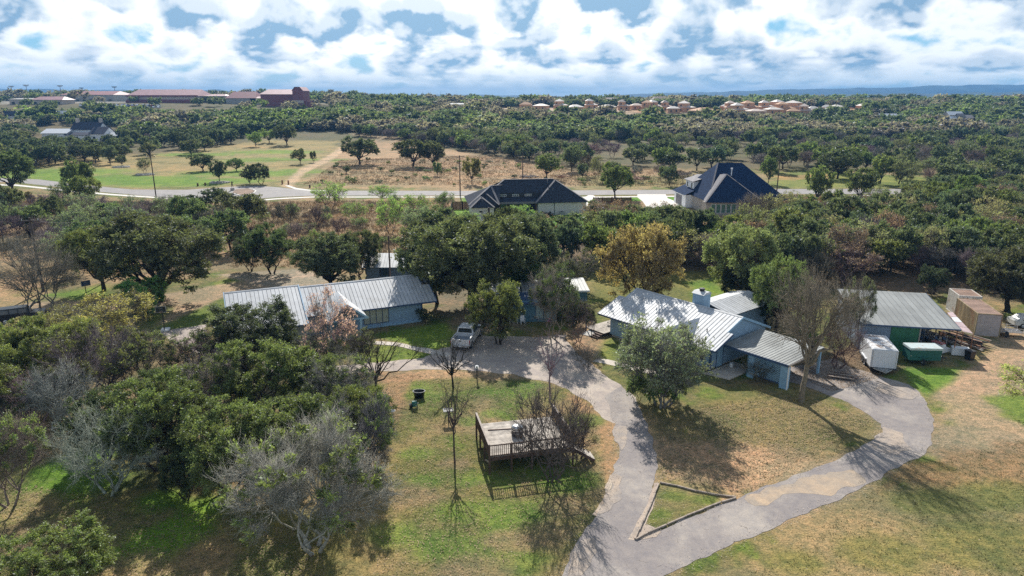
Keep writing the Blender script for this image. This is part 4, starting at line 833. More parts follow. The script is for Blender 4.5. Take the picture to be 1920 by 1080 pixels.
def villa(px, D, label, parts, rz=0):
    c0 = GT(px, 0, D); o = empty('villa', tuple(c0), rz, label, 'house')
    for k, (x0, x1, y0, y1, h, rh, wm, rm) in enumerate(parts):
        MB().prism([(y0+.5, 0), (y1-.5, 0), (y1-.5, h), ((y0+y1)/2, h+rh-.2), (y0+.5, h)], 'x', x0+.4, x1-.4).build('wall', wm, o)
        MB().slab([(x0, y0, h), (x1, y0, h), (x1, (y0+y1)/2, h+rh), (x0, (y0+y1)/2, h+rh)], .12).slab([(x0, (y0+y1)/2, h+rh), (x1, (y0+y1)/2, h+rh), (x1, y1, h), (x0, y1, h)], .12).build('roof', rm, o)
        wn = MB().box(0, 1.1, -.05, 0, 0, 1.4).mesh('window', DGLASS)
        for j in range(max(1, int((x1-x0)/4))): link('window', wn, o, (x0+1.5+j*3.6, y0+.5, 1.0))
    return o
NV = pmat('dark_navy_roof', (.03, .035, .06), .6); WR = pmat('white_metal_roof', (.72, .73, .75), .4, .2, var=.04)
v = villa(150, 380, 'large white farmhouse with dark roofs, white metal gables and two chimneys in the left woods', [(-17, -5, -4, 6, 4.0, 2.0, WHITE, WR), (-6, 7, 0, 9, 5.6, 3.6, WHITE, NV), (-6.2, 4.5, -5, 1, 3.2, 1.2, WHITE, NV), (5, 12, -5, 5, 3.8, 3.2, WHITE, NV), (11.5, 18, -3, 4, 2.8, 1.5, WHITE, WR)])
v.scale = (1.25, 1.25, 1.12)
for x in (-4.6, 5.8): MB().box(x-.6, x+.6, 4, 5.2, 5, 11).build('chimney', TANW, v)
vz = 300
villa(112, 490, 'pale metal-roofed shed glimpsed above the farmhouse', [(-5, 5, -3, 3, 4.5, 2.0, WHITE, WR)])
villa(18, 480, 'dark-roofed house with a white gable at the left edge', [(-9, 5, -4, 4, 4.2, 3.0, WHITE, NV), (4, 9, -4, 3, 3.6, 2.4, WHITE, WR)])
villa(1800, 485, 'pale stone villa with tall porch in the right woods', [(-7, 4, 0, 8, 6.0, 2.4, TANW, WR), (-8, -2, -3, 3, 3.4, 1.8, WHITE, WR), (2, 10, -3, 6, 4.0, 2.0, TANW, GSHING), (-2, 3, -3, 2, 5.5, 1.6, LIME, GSHING)])
villa(1670, 490, 'low white-roofed building half buried in the right woods', [(-8, 5, -4, 4, 4.4, 2.2, WHITE, WR)])
villa(1918, 480, 'white gable peeping over trees at the right edge', [(-4, 4, -4, 4, 5, 2.4, WHITE, WR)])
# stadium lights
lpm = MB().tube([(0, 0, 0), (0, 0, 30)], .28, 6).mesh('pole', pmat('grey_pole', (.25, .25, .26), .6)); lph = MB().box(-3, 3, -.3, .3, 29.6, 31).box(-2.2, 2.2, -.3, .3, 28.2, 29).mesh('lamp_bank', MATS['grey_pole'])
for px, pt, D_ in ((27, 162, 760), (55, 160, 740), (118, 161, 740), (157, 165, 900), (219, 163, 820)):
    c0 = GT(px, 0, D_); hgt = CH+(HZ-pt)/FPX*D_-c0[2]
    o = empty('floodlight_mast', tuple(c0), 0, 'tall thin stadium floodlight mast on the left skyline', 'floodlight', 'stadium floodlights above the school', (1, 1, hgt/31)); link('pole', lpm, o); link('lamp_bank', lph, o)
for i, px in enumerate((652, 665, 682, 690, 793, 820, 826, 1272, 1300)):
    c0 = GT(px, 0, 900+i*20); hgt = CH+(HZ-(172+(i*3) % 6))/FPX*(900+i*20)-c0[2]
    o = empty('power_mast', tuple(c0), 0, 'thin grey mast standing on the middle skyline', 'mast', 'masts on the middle skyline', (.7, .7, hgt/31)); link('pole', lpm, o)
# ------------------------------------------------------------------ steps, ramp and side porch of the right house
pb = MB()
PB = MB().box(-1.5, 1.3, -.3, 4.6, .36, .42).build('porch_floor_frame', RAILW, hB)
bm_ = MB().box(0, .13, 0, 4.9, 0, .04).mesh('plank', DECKW)
for i in range(20): link('plank', bm_, PB, (-1.5+i*.14, -.3, .425))
for x, y in ((-1.45, -.25), (-1.45, 4.5), (.1, 3.3)): MB().box(x-.05, x+.05, y-.05, y+.05, 0, 2.35 if y > 3 else 1.4).build('porch_post', NAVY, hB)
MB().bar((-1.45, -.25, 1.35), (-.2, -.3, 1.35), .06, .06).bar((-.2, -.3, 1.35), (.4, -1.3, .9), .06, .06).box(-.23, -.17, -.33, -.27, .42, 1.35).box(.37, .43, -1.33, -1.27, 0, .9).build('handrail', DARK, hB)
st = MB().box(.0, 1.1, -1.2, -1.12, 0, .1).build('step_frame', DARK, hB)
for i in range(3): MB().box(.1, 1.2, -.35-.32*i-.28, -.35-.32*i, .3-.12*i, .34-.12*i).build('tread', RAILW, st)
rp = empty('ramp', tuple(P(1098, 629)), 0, 'pale plywood access ramp leading up to the side porch of the right house', 'ramp')
q = [toL(rp, P(*p)+np.array([0, 0, 0])) for p in [(1090, 627.5), (1107, 631.5)]]+[toL(rp, P(1130, 617, .42)), toL(rp, P(1116, 612, .42))]
for i in range(3):
    f0, f1 = i/3+.01, (i+1)/3-.01
    MB().slab([q[0]*(1-f0)+q[3]*f0+[0, 0, .05], q[1]*(1-f0)+q[2]*f0+[0, 0, .05], q[1]*(1-f1)+q[2]*f1+[0, 0, .05], q[0]*(1-f1)+q[3]*f1+[0, 0, .05]], .04).build('ramp_board', WHITEC, rp)
# ------------------------------------------------------------------ raised deck
dk = empty('raised_deck', (-1.47, 42.0, 0), 13*D2R, 'weathered wooden platform deck on posts with dark rails, standing on the grass island', 'deck')
DW, DD, DZ = 5.8, 5.0, 1.25
bme = MB().box(0, DW, 0, .135, 0, .035).mesh('deck_board', DECKW)
for i in range(34): link('deck_board', bme, dk, (0, .02+i*.147, DZ-.035))
MB().box(0, DW, -.04, 0, DZ-.3, DZ-.04).box(0, DW, DD, DD+.04, DZ-.3, DZ-.04).box(-.04, 0, -.04, DD+.04, DZ-.3, DZ-.04).box(DW, DW+.04, -.04, DD+.04, DZ-.3, DZ-.04).build('rim_joist', RAILW, dk)
jm = MB().box(-.02, .02, 0, DD, DZ-.2, DZ-.04).mesh('joist', RAILW)
for i in range(9): link('joist', jm, dk, (.6+i*.58, 0, 0))
pm_ = MB().box(-.06, .06, -.06, .06, 0, 1).mesh('post', RAILW)
for x, y, h in [(-.1, -.1, 2.2), (1.45, -.1, 2.2), (2.9, -.1, 2.2), (4.35, -.1, 2.2), (DW+.1, -.1, 2.2), (-.1, 1.7, 2.2), (-.1, 3.4, 2.2), (-.1, DD, 2.2), (DW+.1, 1.7, 2.3), (DW+.1, 3.4, 2.3), (DW+.1, DD, 2.3), (2.9, DD, 1.2), (1, 2.5, 1.2), (4, 2.5, 1.2)]: link('post', pm_, dk, (x, y, 0), None, (1, 1, h))
for x in (0, DW): MB().bar((x-.1 if x == 0 else x+.1, -.1, .9), (x-.1 if x == 0 else x+.1, 1.7, .15), .05, .1).build('brace', CAPW, dk)
def rail(a_, b_, n, ends=(DZ+.12, DZ+.90), cap=True, bal=(.04, .04)):
    a_ = np.array(a_, float); b_ = np.array(b_, float)
    MB().bar((*a_, ends[0]), (*b_, ends[0]), .04, .08).bar((*a_, ends[1]), (*b_, ends[1]), .04, .08).build('rail', RAILW, dk)
    if cap: MB().bar((*a_, ends[1]+.07), (*b_, ends[1]+.07), .14, .035).build('rail_cap', CAPW, dk)
    L = np.linalg.norm(b_-a_); bl = MB().box(-bal[0]/2, bal[0]/2, -bal[1]/2, bal[1]/2, ends[0], ends[1]).mesh('baluster', RAILW)
    an = math.atan2(*(b_-a_)[::-1])
    for i in range(1, n): p = a_+(b_-a_)*i/n; link('baluster', bl, dk, (p[0], p[1], 0), (0, 0, an))
rail((-.05, -.1), (DW+.1, -.1), 42, cap=False)
rail((-.1, -.1), (-.1, DD), 36, bal=(.09, .03))
rail((DW+.1, .9), (DW+.1, DD), 36, bal=(.11, .03), ends=(DZ+.05, DZ+.95))
MB().bar((2.0, -.12, DZ+.15), (2.85, -.12, DZ+.85), .03, .08).build('brace', RAILW, dk)
MB().bar((DW+.1, 1.0, DZ-.1), (DW+1.7, .9, .1), .05, .2).bar((DW+.1, -.1, DZ-.1), (DW+1.7, -.2, .1), .05, .2).build('stair_stringer', RAILW, dk)
tm = MB().box(0, .32, -.1, 1.0, 0, .04).mesh('tread', DECKW)
for i in range(5): link('tread', tm, dk, (DW+.12+i*.33, 0, DZ-.2-i*.22))
gr = empty('drum_grill', (P(970, 817, 1.25)[0]+.0, 45.2, DZ+.005), 0, 'black round drum grill with a shiny silver lid on the wooden deck', 'grill')
MB().lathe([(.01, 0), (.42, 0), (.44, .08), (.44, .5), (.42, .55), (.01, .55)], 24).build('drum', DARK, gr, smooth_=True)
MB().lathe([(.45, .44), (.47, .46), (.47, .52), (.45, .54)], 24).lathe([(.42, .56), (.44, .62), (.40, .72), (.3, .78), (.01, .8)], 24).build('lid', pmat('silver_lid', (.7, .7, .7), .25, .8), gr, smooth_=True)
MB().box(-.12, .12, -.46, -.44, .2, .35).build('vent_plate', MATS['silver_lid'], gr); MB().tube([(-.1, 0, .8), (-.1, 0, .86), (.1, 0, .86), (.1, 0, .8)], .015).build('handle', DARK, gr)
plnk = empty('loose_plank', (P(945, 807, 1.25)[0], 46.0, DZ), .1, 'long dark plank lying loose on the deck boards left of the grill', 'plank')
MB().bar((-1.2, 0, .03), (.6, .05, .03), .1, .04).build('plank', RAILW, plnk)
# ------------------------------------------------------------------ timber border of the triangular bed
tbd = empty('timber_border', tuple(P(1250, 960)), 0, 'low border of pale landscape timbers framing the triangular grass bed', 'border')
TIMB = pmat('border_timber', (.34, .28, .23), .85, var=.2, scale=4)
for poly in ([(1237, 906), (1268, 912), (1305, 922), (1342, 929), (1380, 933.5)], [(1380, 935.5), (1352, 943), (1320, 955), (1288, 969), (1250, 985), (1215, 1001), (1191, 1013)], [(1190, 1012), (1206, 979), (1221, 945), (1235, 908)]):
    pts = [toL(tbd, P(*p_)) for p_ in poly]
    for a_, b_ in zip(pts[:-1], pts[1:]):
        n = max(1, round(np.linalg.norm(b_-a_)/1.2))
        for i in range(n):
            c0 = a_+(b_-a_)*(i+.015)/n; c1 = a_+(b_-a_)*(i+.985)/n; j = rng.normal(0, .015, 3)
            MB().bar(c0+[j[0], j[1], .07], c1+[j[1], j[0], .07+j[2]*.5], .085, .10).build('timber', TIMB, tbd)
# ------------------------------------------------------------------ vehicles
TYRE = pmat('tyre_rubber', (.025, .025, .026), .85); RIM = pmat('rim_metal', (.5, .5, .51), .35, .7); REDL = pmat('tail_lamp', (.4, .02, .02), .3)
SILV = pmat('silver_paint', (.74, .74, .75), .32, .25, var=.03); BEDL = pmat('bed_liner', (.2, .23, .27), .6)
TY = MB().lathe([(.24, -.12), (.37, -.12), (.40, -.06), (.40, .06), (.37, .12), (.24, .12), (.24, -.12)], 20); TY.v = [(z, x, y) for x, y, z in TY.v]; tyre_me = TY.mesh('tyre', TYRE)
RI = MB().lathe([(.01, -.06), (.1, -.09), (.2, -.06), (.24, -.1), (.24, .1), (.2, .06), (.1, .09), (.01, .06)], 14); RI.v = [(z, x, y) for x, y, z in RI.v]; rim_me = RI.mesh('rim', RIM)
def wheels(parent, spots, r=.4):
    for x, y in spots:
        wh_ = empty('wheel', (x, y, r), 0); wh_.parent = parent; wh_.scale = (r/.4,)*3
        link('tyre', tyre_me, wh_); link('rim', rim_me, wh_)
tp = P(866, 652); tk = empty('pickup_truck', (tp[0]-.1, tp[1]-1.0, 0), -11*D2R, 'silver four-door pickup truck parked on the gravel drive by the lawn', 'pickup truck')
W2 = .98
b = MB(); b.prism([(0.05, .55), (.35, .45), (5.6, .42), (5.85, .6), (5.82, 1.0), (5.6, 1.1), (4.3, 1.2), (2.0, 1.22), (1.95, .95), (.05, .92)], 'x', -W2, W2).build('body', SILV, tk, bevel=.03)
MB().box(-W2, -W2+.09, .05, 1.95, .9, 1.28).box(W2-.09, W2, .05, 1.95, .9, 1.28).box(-W2+.09, W2-.09, 1.87, 1.95, .9, 1.3).build('bed_side', SILV, tk)
MB().box(-W2+.1, W2-.1, .1, 1.86, .935, .96).build('bed_floor', BEDL, tk)
MB().box(-W2+.02, W2-.02, 0, .06, .62, 1.26).build('tailgate', SILV, tk); MB().box(-.12, .12, -.02, 0, 1.05, 1.12).build('tailgate_handle', DARK, tk)
cb = MB().hexa([(-.93, 1.98, 1.2), (.93, 1.98, 1.2), (.93, 4.55, 1.18), (-.93, 4.55, 1.18)], [(-.76, 2.15, 1.84), (.76, 2.15, 1.84), (.74, 3.75, 1.84), (-.74, 3.75, 1.84)]).build('cab', SILV, tk, bevel=.04)
def gl(qd, nm='window'): q_ = [np.array(v_, float) for v_ in qd]; nn = np.cross(q_[1]-q_[0], q_[3]-q_[0]); nn = nn/np.linalg.norm(nn)*.012; MB().hexa([v_-nn*.3 for v_ in q_], [v_+nn for v_ in q_]).build(nm, DGLASS, tk)
gl([(-.78, 2.02, 1.3), (.78, 2.02, 1.3), (.68, 2.12, 1.76), (-.68, 2.12, 1.76)], 'rear_window')
gl([(.8, 4.42, 1.26), (-.8, 4.42, 1.26), (-.68, 3.82, 1.78), (.68, 3.82, 1.78)], 'windscreen')
for s_ in (-1, 1):
    for y0, y1, y2, y3 in ((2.25, 3.12, 3.12, 2.33), (3.2, 4.28, 3.68, 3.2)):
        q_ = [(s_*.915, y0, 1.3), (s_*.915, y1, 1.3), (s_*.795, y2, 1.76), (s_*.795, y3, 1.76)]; gl(q_ if s_ > 0 else q_[::-1], 'side_window')
    MB().box(s_*.98-.02, s_*.98+.02, -.01, .12, .75, 1.2).build('tail_lamp', REDL, tk)
    MB().box(min(s_*.98, s_*1.2), max(s_*.98, s_*1.2), 4.05, 4.15, 1.2, 1.42).build('wing_mirror', DARK, tk)
    MB().box(s_*.7-.15, s_*.7+.15, 5.8, 5.88, .75, .98).build('headlight', WHITE, tk)
MB().box(-.95, .95, -.16, .02, .48, .66).build('rear_bumper', RIM, tk); MB().box(-.98, .98, 5.84, 6.0, .42, .66).build('front_bumper', RIM, tk)
MB().box(-.16, .16, -.17, -.16, .52, .62).build('number_plate', WHITE, tk)
wheels(tk, [(-.9, 1.05), (.9, 1.05), (-.9, 4.85), (.9, 4.85)])
jp = P(-6, 611); jk = empty('off_road_car', (jp[0], jp[1]+.6, 0), -62*D2R, 'black boxy off-road car with dark windows cut off by the left edge', 'car')
BLK = pmat('black_paint', (.02, .022, .025), .3)
MB().prism([(0, .5), (.1, .5), (4.4, .5), (4.5, .75), (4.45, 1.1), (3.1, 1.15), (0, 1.15)], 'x', -.85, .85).build('body', BLK, jk, bevel=.03)
MB().hexa([(-.8, .02, 1.16), (.8, .02, 1.16), (.8, 3.1, 1.16), (-.8, 3.1, 1.16)], [(-.7, .1, 1.82), (.7, .1, 1.82), (.7, 2.75, 1.82), (-.7, 2.75, 1.82)]).build('cab', BLK, jk, bevel=.03)
for s_ in (-1, 1):
    for y in (.25, 1.15, 2.0): MB().box(s_*.775-.01, s_*.775+.01, y, y+.75, 1.25, 1.7).build('side_window', pmat('grey_glass', (.16, .18, .2), .1, spec=.8), jk)
    MB().box(min(s_*.85, s_*1.0), max(s_*.85, s_*1.0), 3.2, 4.5, .85, .93).box(min(s_*.85, s_*1.0), max(s_*.85, s_*1.0), 0, 1.2, .85, .93).build('fender', DARK, jk)
MB().box(-.6, .6, 2.98, 3.05, 1.25, 1.7).build('windscreen', MATS['grey_glass'], jk)
wheels(jk, [(-.85, .65), (.85, .65), (-.85, 3.75), (.85, 3.75)], .42)
# enclosed white trailer
wt = empty('cargo_trailer', (34.85, 59.75, 0), -14*D2R, 'white enclosed cargo trailer with leaf-littered roof and tongue towards the drive', 'trailer')
TW = pmat('trailer_white', (.66, .68, .71), .45, var=.04, dirt=((.4, .4, .4), .8, .6, .4))
MB().box(-1.13, 1.13, 0, 4.4, .5, 2.35).build('body', TW, wt, bevel=.06); 
LIT = pmat('litter_roof', (.66, .66, .66), .8, var=.05, scale=2, dirt=((.16, .10, .07), 1.7, .47, .95))
MB().hexa([(-1.0, .2, 2.345), (1.0, .2, 2.345), (1.0, 4.3, 2.345), (-1.0, 4.3, 2.345)], [(-.95, .25, 2.38), (.95, .25, 2.38), (.95, 4.25, 2.38), (-.95, 4.25, 2.38)]).build('roof_panel', LIT, wt)
MB().box(-1.15, 1.15, -.02, 4.42, .42, .52).build('chassis', DARK, wt)
MB().bar((-.8, 0, .45), (0, -1.0, .45), .08, .1).bar((.8, 0, .45), (0, -1.0, .45), .08, .1).add([(-.6, -.02, .5), (.6, -.02, .5), (.1, -.8, .5), (-.1, -.8, .5)], [(0, 1, 2, 3)]).build('tongue', GREYW, wt)
MB().tube([(0, -.75, .3), (0, -.75, .85)], .035).build('jack', RIM, wt); MB().box(-1.22, -1.13, 1.4, 3.2, .75, .85).box(1.13, 1.22, 1.4, 3.2, .75, .85).build('fender', TW, wt)
MB().tube([(-1.0, -.01, .6), (-1.0, -.01, 2.28)], .02).tube([(1.0, -.01, .6), (1.0, -.01, 2.28)], .02).build('corner_trim', RIM, wt)
wheels(wt, [(-1.1, 1.85), (1.1, 1.85), (-1.1, 2.75), (1.1, 2.75)], .33)
gt = empty('cargo_trailer', (38.55, 61.9, 0), -3*D2R, 'dark green box trailer with a rust-stained pale lid beside the white trailer', 'trailer')
GRN = pmat('green_panel', (.02, .12, .10), .55, stripes=(0, .25, .06, .4), dirt=((.06, .10, .09), 1.2, .6, .5))
MB().box(0, 2.95, 0, 1.5, .45, 1.5).build('body', GRN, gt, bevel=.02)
MB().box(-.05, 3.0, -.06, 1.56, 1.5, 1.72).build('lid', pmat('rusty_lid', (.50, .58, .58), .5, var=.05, dirt=((.35, .17, .08), 1.5, .56, .9)), gt, bevel=.02)
MB().box(.85, 1.75, -.16, 0, .78, .84).build('fender', GRN, gt); MB().bar((2.95, .75, .5), (3.9, .75, .5), .08, .1).bar((3.5, .75, .1), (3.5, .75, .7), .05, .05).build('tongue', DARK, gt)
for x in (.05, 2.88): MB().box(x, x+.06, -.03, 0, .9, .98).build('marker_lamp', WHITE, gt)
wheels(gt, [(1.3, -.08), (1.3, 1.55)], .3)
# ------------------------------------------------------------------ shipping containers
def container(loc, rz, label, side, end, top, L_=6.06, open_frame=False):
    o = empty('shipping_container', loc, rz, label, 'container')
    Wc, Hc = 2.44, 2.59
    n = int(L_/.28)
    for nm, x, s_ in (('side_wall', .06, -1), ('side_wall', Wc-.06, 1)):
        m = MB(); pr = []
        for i in range(n):
            y = .1+i*(L_-.2)/n; e = (L_-.2)/n; d = s_*.05
            pr += [(x+d, y), (x+d, y+e*.35), (x, y+e*.5), (x, y+e*.85)]
        V = [(p_[0], p_[1], z) for z in (.12, Hc-.08) for p_ in pr]; k = len(pr)
        m.add(V, [(i, i+1, k+i+1, k+i) for i in range(k-1)]); m.build(nm, side, o)
    MB().box(.08, Wc-.08, .03, .1, .12, Hc-.08).box(.08, Wc-.08, L_-.1, L_-.03, .12, Hc-.08).build('end_wall', end, o)
    m = MB(); V = []; k = 0
    for i in range(n):
        y = .05+i*(L_-.1)/n; e = (L_-.1)/n
        for yy, dz in ((y, 0), (y+e*.4, 0), (y+e*.5, -.03), (y+e*.9, -.03)): V.append((.05, yy, Hc-.03+dz)); V.append((Wc-.05, yy, Hc-.03+dz)); k += 1
    m.add(V, [(2*i, 2*i+1, 2*i+3, 2*i+2) for i in range(k-1)]); m.build('roof', top, o)
    f = MB()
    for x in (0, Wc-.1):
        for y in (0, L_-.1): f.box(x, x+.1, y, y+.1, 0, Hc)
        f.box(x, x+.1, .1, L_-.1, 0, .12).box(x, x+.1, .1, L_-.1, Hc-.07, Hc)
    for y in (0, L_-.1): f.box(.1, Wc-.1, y, y+.1, 0, .12).box(.1, Wc-.1, y, y+.1, Hc-.09, Hc)
    f.build('frame', side, o)
    MB().box(.1, Wc-.1, .1, L_-.1, .08, .12).build('floor_panel', RUST, o)
    return o
CSIDE = pmat('rusty_tan_side', (.32, .25, .15), .8, var=.2, scale=1.2, stretch=(1, 1, .3), dirt=((.24, .12, .07), .9, .5, .7)); CEND = pmat('grey_board_end', (.42, .37, .36), .85, var=.08, scale=2, stripes=(2, .22, .08, .3))
CTOP = pmat('rust_brown_roof', (.46, .31, .235), .8, var=.15, scale=1.0, dirt=((.6, .5, .43), .8, .6, .6))
container((50.25, 70.2, 0), -14*D2R, 'rusty tan shipping container with boarded grey end facing the dirt yard', CSIDE, CEND, CTOP)
CW2 = pmat('chalky_side', (.55, .52, .48), .75, var=.1, dirt=((.35, .18, .1), 1.2, .55, .6))
c2 = container((52.6, 77.1, 0), -14*D2R, 'chalky white and rust shipping container with barred doors, behind the tan one', CW2, CW2, CTOP, L_=3.3)
for x in (.5, .9, 1.5, 1.9): MB().tube([(x, -.04, .2), (x, -.04, 2.4)], .025).build('door_bar', DARK, c2)
# yard clutter
bn = empty('waste_bin', tuple(P(1817, 674)), .3, 'black square bin at the open corner of the workshop', 'bin')
MB().hexa([(-.3, -.3, 0), (.3, -.3, 0), (.3, .3, 0), (-.3, .3, 0)], [(-.36, -.36, .9), (.36, -.36, .9), (.36, .36, .9), (-.36, .36, .9)]).build('body', BLK, bn, bevel=.02); MB().box(-.38, .38, -.38, .38, .9, .97).build('lid', DARK, bn)
fz = empty('chest_freezer', tuple(P(1800, 668)), -.35, 'old white chest freezer beside the black bin', 'freezer')
MB().box(-.75, .75, 0, .7, .05, .72).build('body', WHITE, fz, bevel=.03); MB().box(-.77, .77, -.02, .72, .73, .83).build('lid', WHITE, fz, bevel=.02)
sh = empty('moulded_shell', tuple(P(1773, 672)+np.array([0, .9, 0])), .4, 'white moulded plastic shell with a dark red edge behind the green trailer', 'shell')
m = MB().prism([(0, .1), (1.5, .1), (1.7, .35), (1.3, .6), (.9, .65), (.6, 1.1), (0, 1.15)], 'y', 0, 1.1); m.build('hull', WHITE, sh, bevel=.08); MB().box(-.05, .5, -.02, 1.12, 1.13, 1.2).build('edge_strip', REDL, sh)
def stack(px, py, rz, n, L_, label, mats_, grp=None, z0=.1, spread=.5, nm='lumber_stack', sec=(.14, .05)):
    o = empty(nm, tuple(P(px, py)), rz, label, 'lumber stack', grp)
    for i in range(n):
        x = rng.normal(0, spread*.5); z = z0+(i//5)*.09+rng.random()*.02; a_ = rng.normal(0, .06); l = L_*(.7+.4*rng.random())
        MB().bar((x-a_*l/2, -l/2+rng.normal(0, .2), z), (x+a_*l/2, l/2, z+rng.normal(0, .03)), sec[0]*(.7+.6*rng.random()), sec[1]).build('board', mats_[i % len(mats_)], o)
    return o
stack(1806, 640, .5, 34, 4.5, 'heap of dark and pale boards piled under the lean-to roof', [RAILW, DARK, TIMB, RUST], spread=1.4)
stack(1785, 640, .45, 12, 6.5, 'long pale poles laid side by side on the ground by the open bay', [TIMB, DECKW, RAILW], spread=.8)
stack(1765, 640, .5, 16, 3.0, 'dark timber offcuts stored inside the open workshop bay', [RAILW, DARK, DECKW], spread=1.2)
stack(1575, 708, 1.2, 10, 2.2, 'weathered branches and boards lying in leaf litter by the trailer', [RAILW, TIMB], spread=.9)
for i, (x, y, s_) in enumerate([(6.6, 3, 1.0), (7.7, 4.5, 1.0), (8.4, 2.2, .8), (6.4, 6, 1.1)]):
    o = empty('shelf_rack', wpt(hS, (x, y, 0)), hS.rotation_euler[2], ['cluttered dark shelf rack nearest the green wall in the open bay', 'cluttered dark shelf rack deep in the open bay', 'low cluttered rack at the front of the open bay', 'tall cluttered rack at the back of the open bay'][i], 'rack')
    m = MB()
    for sx_ in (-.6, .6):
        for sy_ in (-.25, .25): m.box(sx_-.02, sx_+.02, sy_-.02, sy_+.02, 0, 1.8*s_)
    m.build('frame', RIM, o)
    for z in (.15, .7, 1.25, 1.8):
        MB().box(-.62, .62, -.27, .27, z*s_-.02, z*s_).build('shelf', DARK, o)
        for k in range(3): MB().box(-.5+k*.38, -.25+k*.38, -.2, .15, z*s_+.003, z*s_+.15+.2*rng.random()).build('stored_box', [TIMB, RIM, NAVY, RUST][int(rng.integers(4))], o)
ut = empty('utility_trailer', tuple(P(1886, 632)), -.25, 'low silver utility trailer with side rails right of the containers', 'trailer')
MB().box(-1.6, 1.6, 0, 1.6, .5, .58).build('bed', RIM, ut); m = MB()
for z in (.75, 1.0):
    for y in (0, 1.6): m.bar((-1.6, y, z), (1.6, y, z), .05, .05)
for x in (-1.6, -.5, .5, 1.6):
    for y in (0, 1.6): m.box(x-.02, x+.02, y-.02, y+.02, .58, 1.0)
m.build('side_rail', RIM, ut); wheels(ut, [(0, -.1), (0, 1.7)], .32)
oc = empty('old_car', tuple(P(1893, 611)), -1.7, 'faded white old car parked under the trees behind the utility trailer', 'car')
MB().prism([(0, .3), (4.4, .3), (4.4, .8), (3.3, .9), (2.6, 1.35), (1.0, 1.35), (.5, .95), (0, .85)], 'x', -.85, .85).build('body', pmat('faded_white', (.55, .55, .52), .5), oc, bevel=.05); MB().prism([(.75, .92), (3.1, .92), (2.55, 1.28), (1.1, 1.28)], 'x', -.87, .87).build('window', DGLASS, oc); wheels(oc, [(-.8, .9), (.8, .9), (-.8, 3.5), (.8, 3.5)], .3)
bk = empty('bucket', wpt(hB, (15.0, 2.9, .12)), 0, 'white plastic bucket standing on the patio by the side door', 'bucket'); MB().lathe([(.01, 0), (.14, 0), (.18, .42), (.16, .42), (.12, .03), (.01, .03)], 14).build('body', WHITE, bk); MB().tube([(-.17, 0, .4), (0, 0, .3), (.17, 0, .4)], .008).build('handle', DARK, bk)
# ------------------------------------------------------------------ garden things
tub = empty('stock_tank', tuple(P(783, 748)+np.array([.1, .3, 0])), 0, 'black oval stock tank with a pale rim on the worn island grass', 'tub')
m = MB().lathe([(.01, .03), (.36, .03), (.44, .55), (.46, .56), (.46, .6), (.42, .6), (.40, .55), (.33, .06), (.01, .06)], 24); m.v = [(x*1.15, y*.85, z) for x, y, z in m.v]; m.build('body', BLK, tub, smooth_=True)
m = MB().lathe([(.45, .585), (.475, .6), (.475, .63), (.43, .63), (.43, .6)], 24); m.v = [(x*1.15, y*.85, z) for x, y, z in m.v]; m.build('rim', GREYW, tub)
hr = empty('hose_reel', tuple(P(777, 765)), .3, 'green garden hose wound on a reel in front of the black tank', 'hose reel')
GH = pmat('green_hose', (.02, .17, .14), .5)
m = MB()
for k in range(6):
    x = -.16+k*.065; m.tube([(x, .24*math.cos(t_), .38+.24*math.sin(t_)) for t_ in np.linspace(0, 2*math.pi, 18)], .03, 6, False)
m.build('hose', GH, hr)
for x in (-.24, .24): MB().bar((x, -.22, 0), (x, 0, .42), .04, .04).bar((x, .22, 0), (x, 0, .42), .04, .04).build('stand', DARK, hr)
MB().tube([(-.3, 0, .38), (.34, 0, .38)], .03).tube([(.34, 0, .38), (.34, .12, .38)], .02).build('crank', GREYW, hr)
pt = empty('plant_pot', tuple(P(771, 764)), 0, 'small dark pot tipped beside the green hose reel', 'pot'); MB().lathe([(.01, 0), (.12, 0), (.19, .3), (.16, .3), (.1, .04), (.01, .04)], 14).build('body', DARK, pt)
bb = empty('bird_bath', tuple(P(736, 790)), 0, 'small grey pedestal bird bath beside the cedar thicket', 'bird bath')
MB().lathe([(.01, 0), (.17, 0), (.12, .08), (.06, .2), (.06, .75), (.1, .82), (.26, .9), (.28, .95), (.24, .95), (.2, .9), (.01, .87)], 18).build('basin', pmat('pale_stone', (.55, .53, .5), .8), bb, smooth_=True)
MB().lathe([(.01, .915), (.2, .915)], 18).build('water', pmat('bath_water', (.1, .12, .13), .05), bb)
bf = empty('bird_feeder', tuple(P(894.5, 712)), 0, 'thin black feeder post with a white cap at the drive edge', 'bird feeder')
MB().box(-.045, .045, -.045, .045, 0, 1.15).build('post', DARK, bf); MB().box(-.13, .13, -.1, .1, 1.15, 1.19).prism([(-.16, 1.32), (.16, 1.32), (0, 1.42)], 'y', -.12, .12).build('cap', WHITE, bf); MB().box(-.1, .1, -.08, .08, 1.19, 1.32).build('box', GREYW, bf)
tf = empty('tray_feeder', tuple(P(841, 790)), .2, 'square grey-framed tray feeder on a post by the thin bare tree', 'bird feeder')
for x, y, w_, d_ in ((-.4, -.3, .8, .06), (-.4, .24, .8, .06), (-.4, -.24, .06, .48), (.34, -.24, .06, .48), (-.03, -.24, .06, .48)): MB().box(x, x+w_, y, y+d_, .95, 1.02).build('frame', GREYW, tf)
MB().box(-.34, .34, -.24, .24, .96, .975).build('mesh_tray', DARK, tf); MB().box(-.04, .04, -.04, .04, 0, .95).build('post', RAILW, tf)
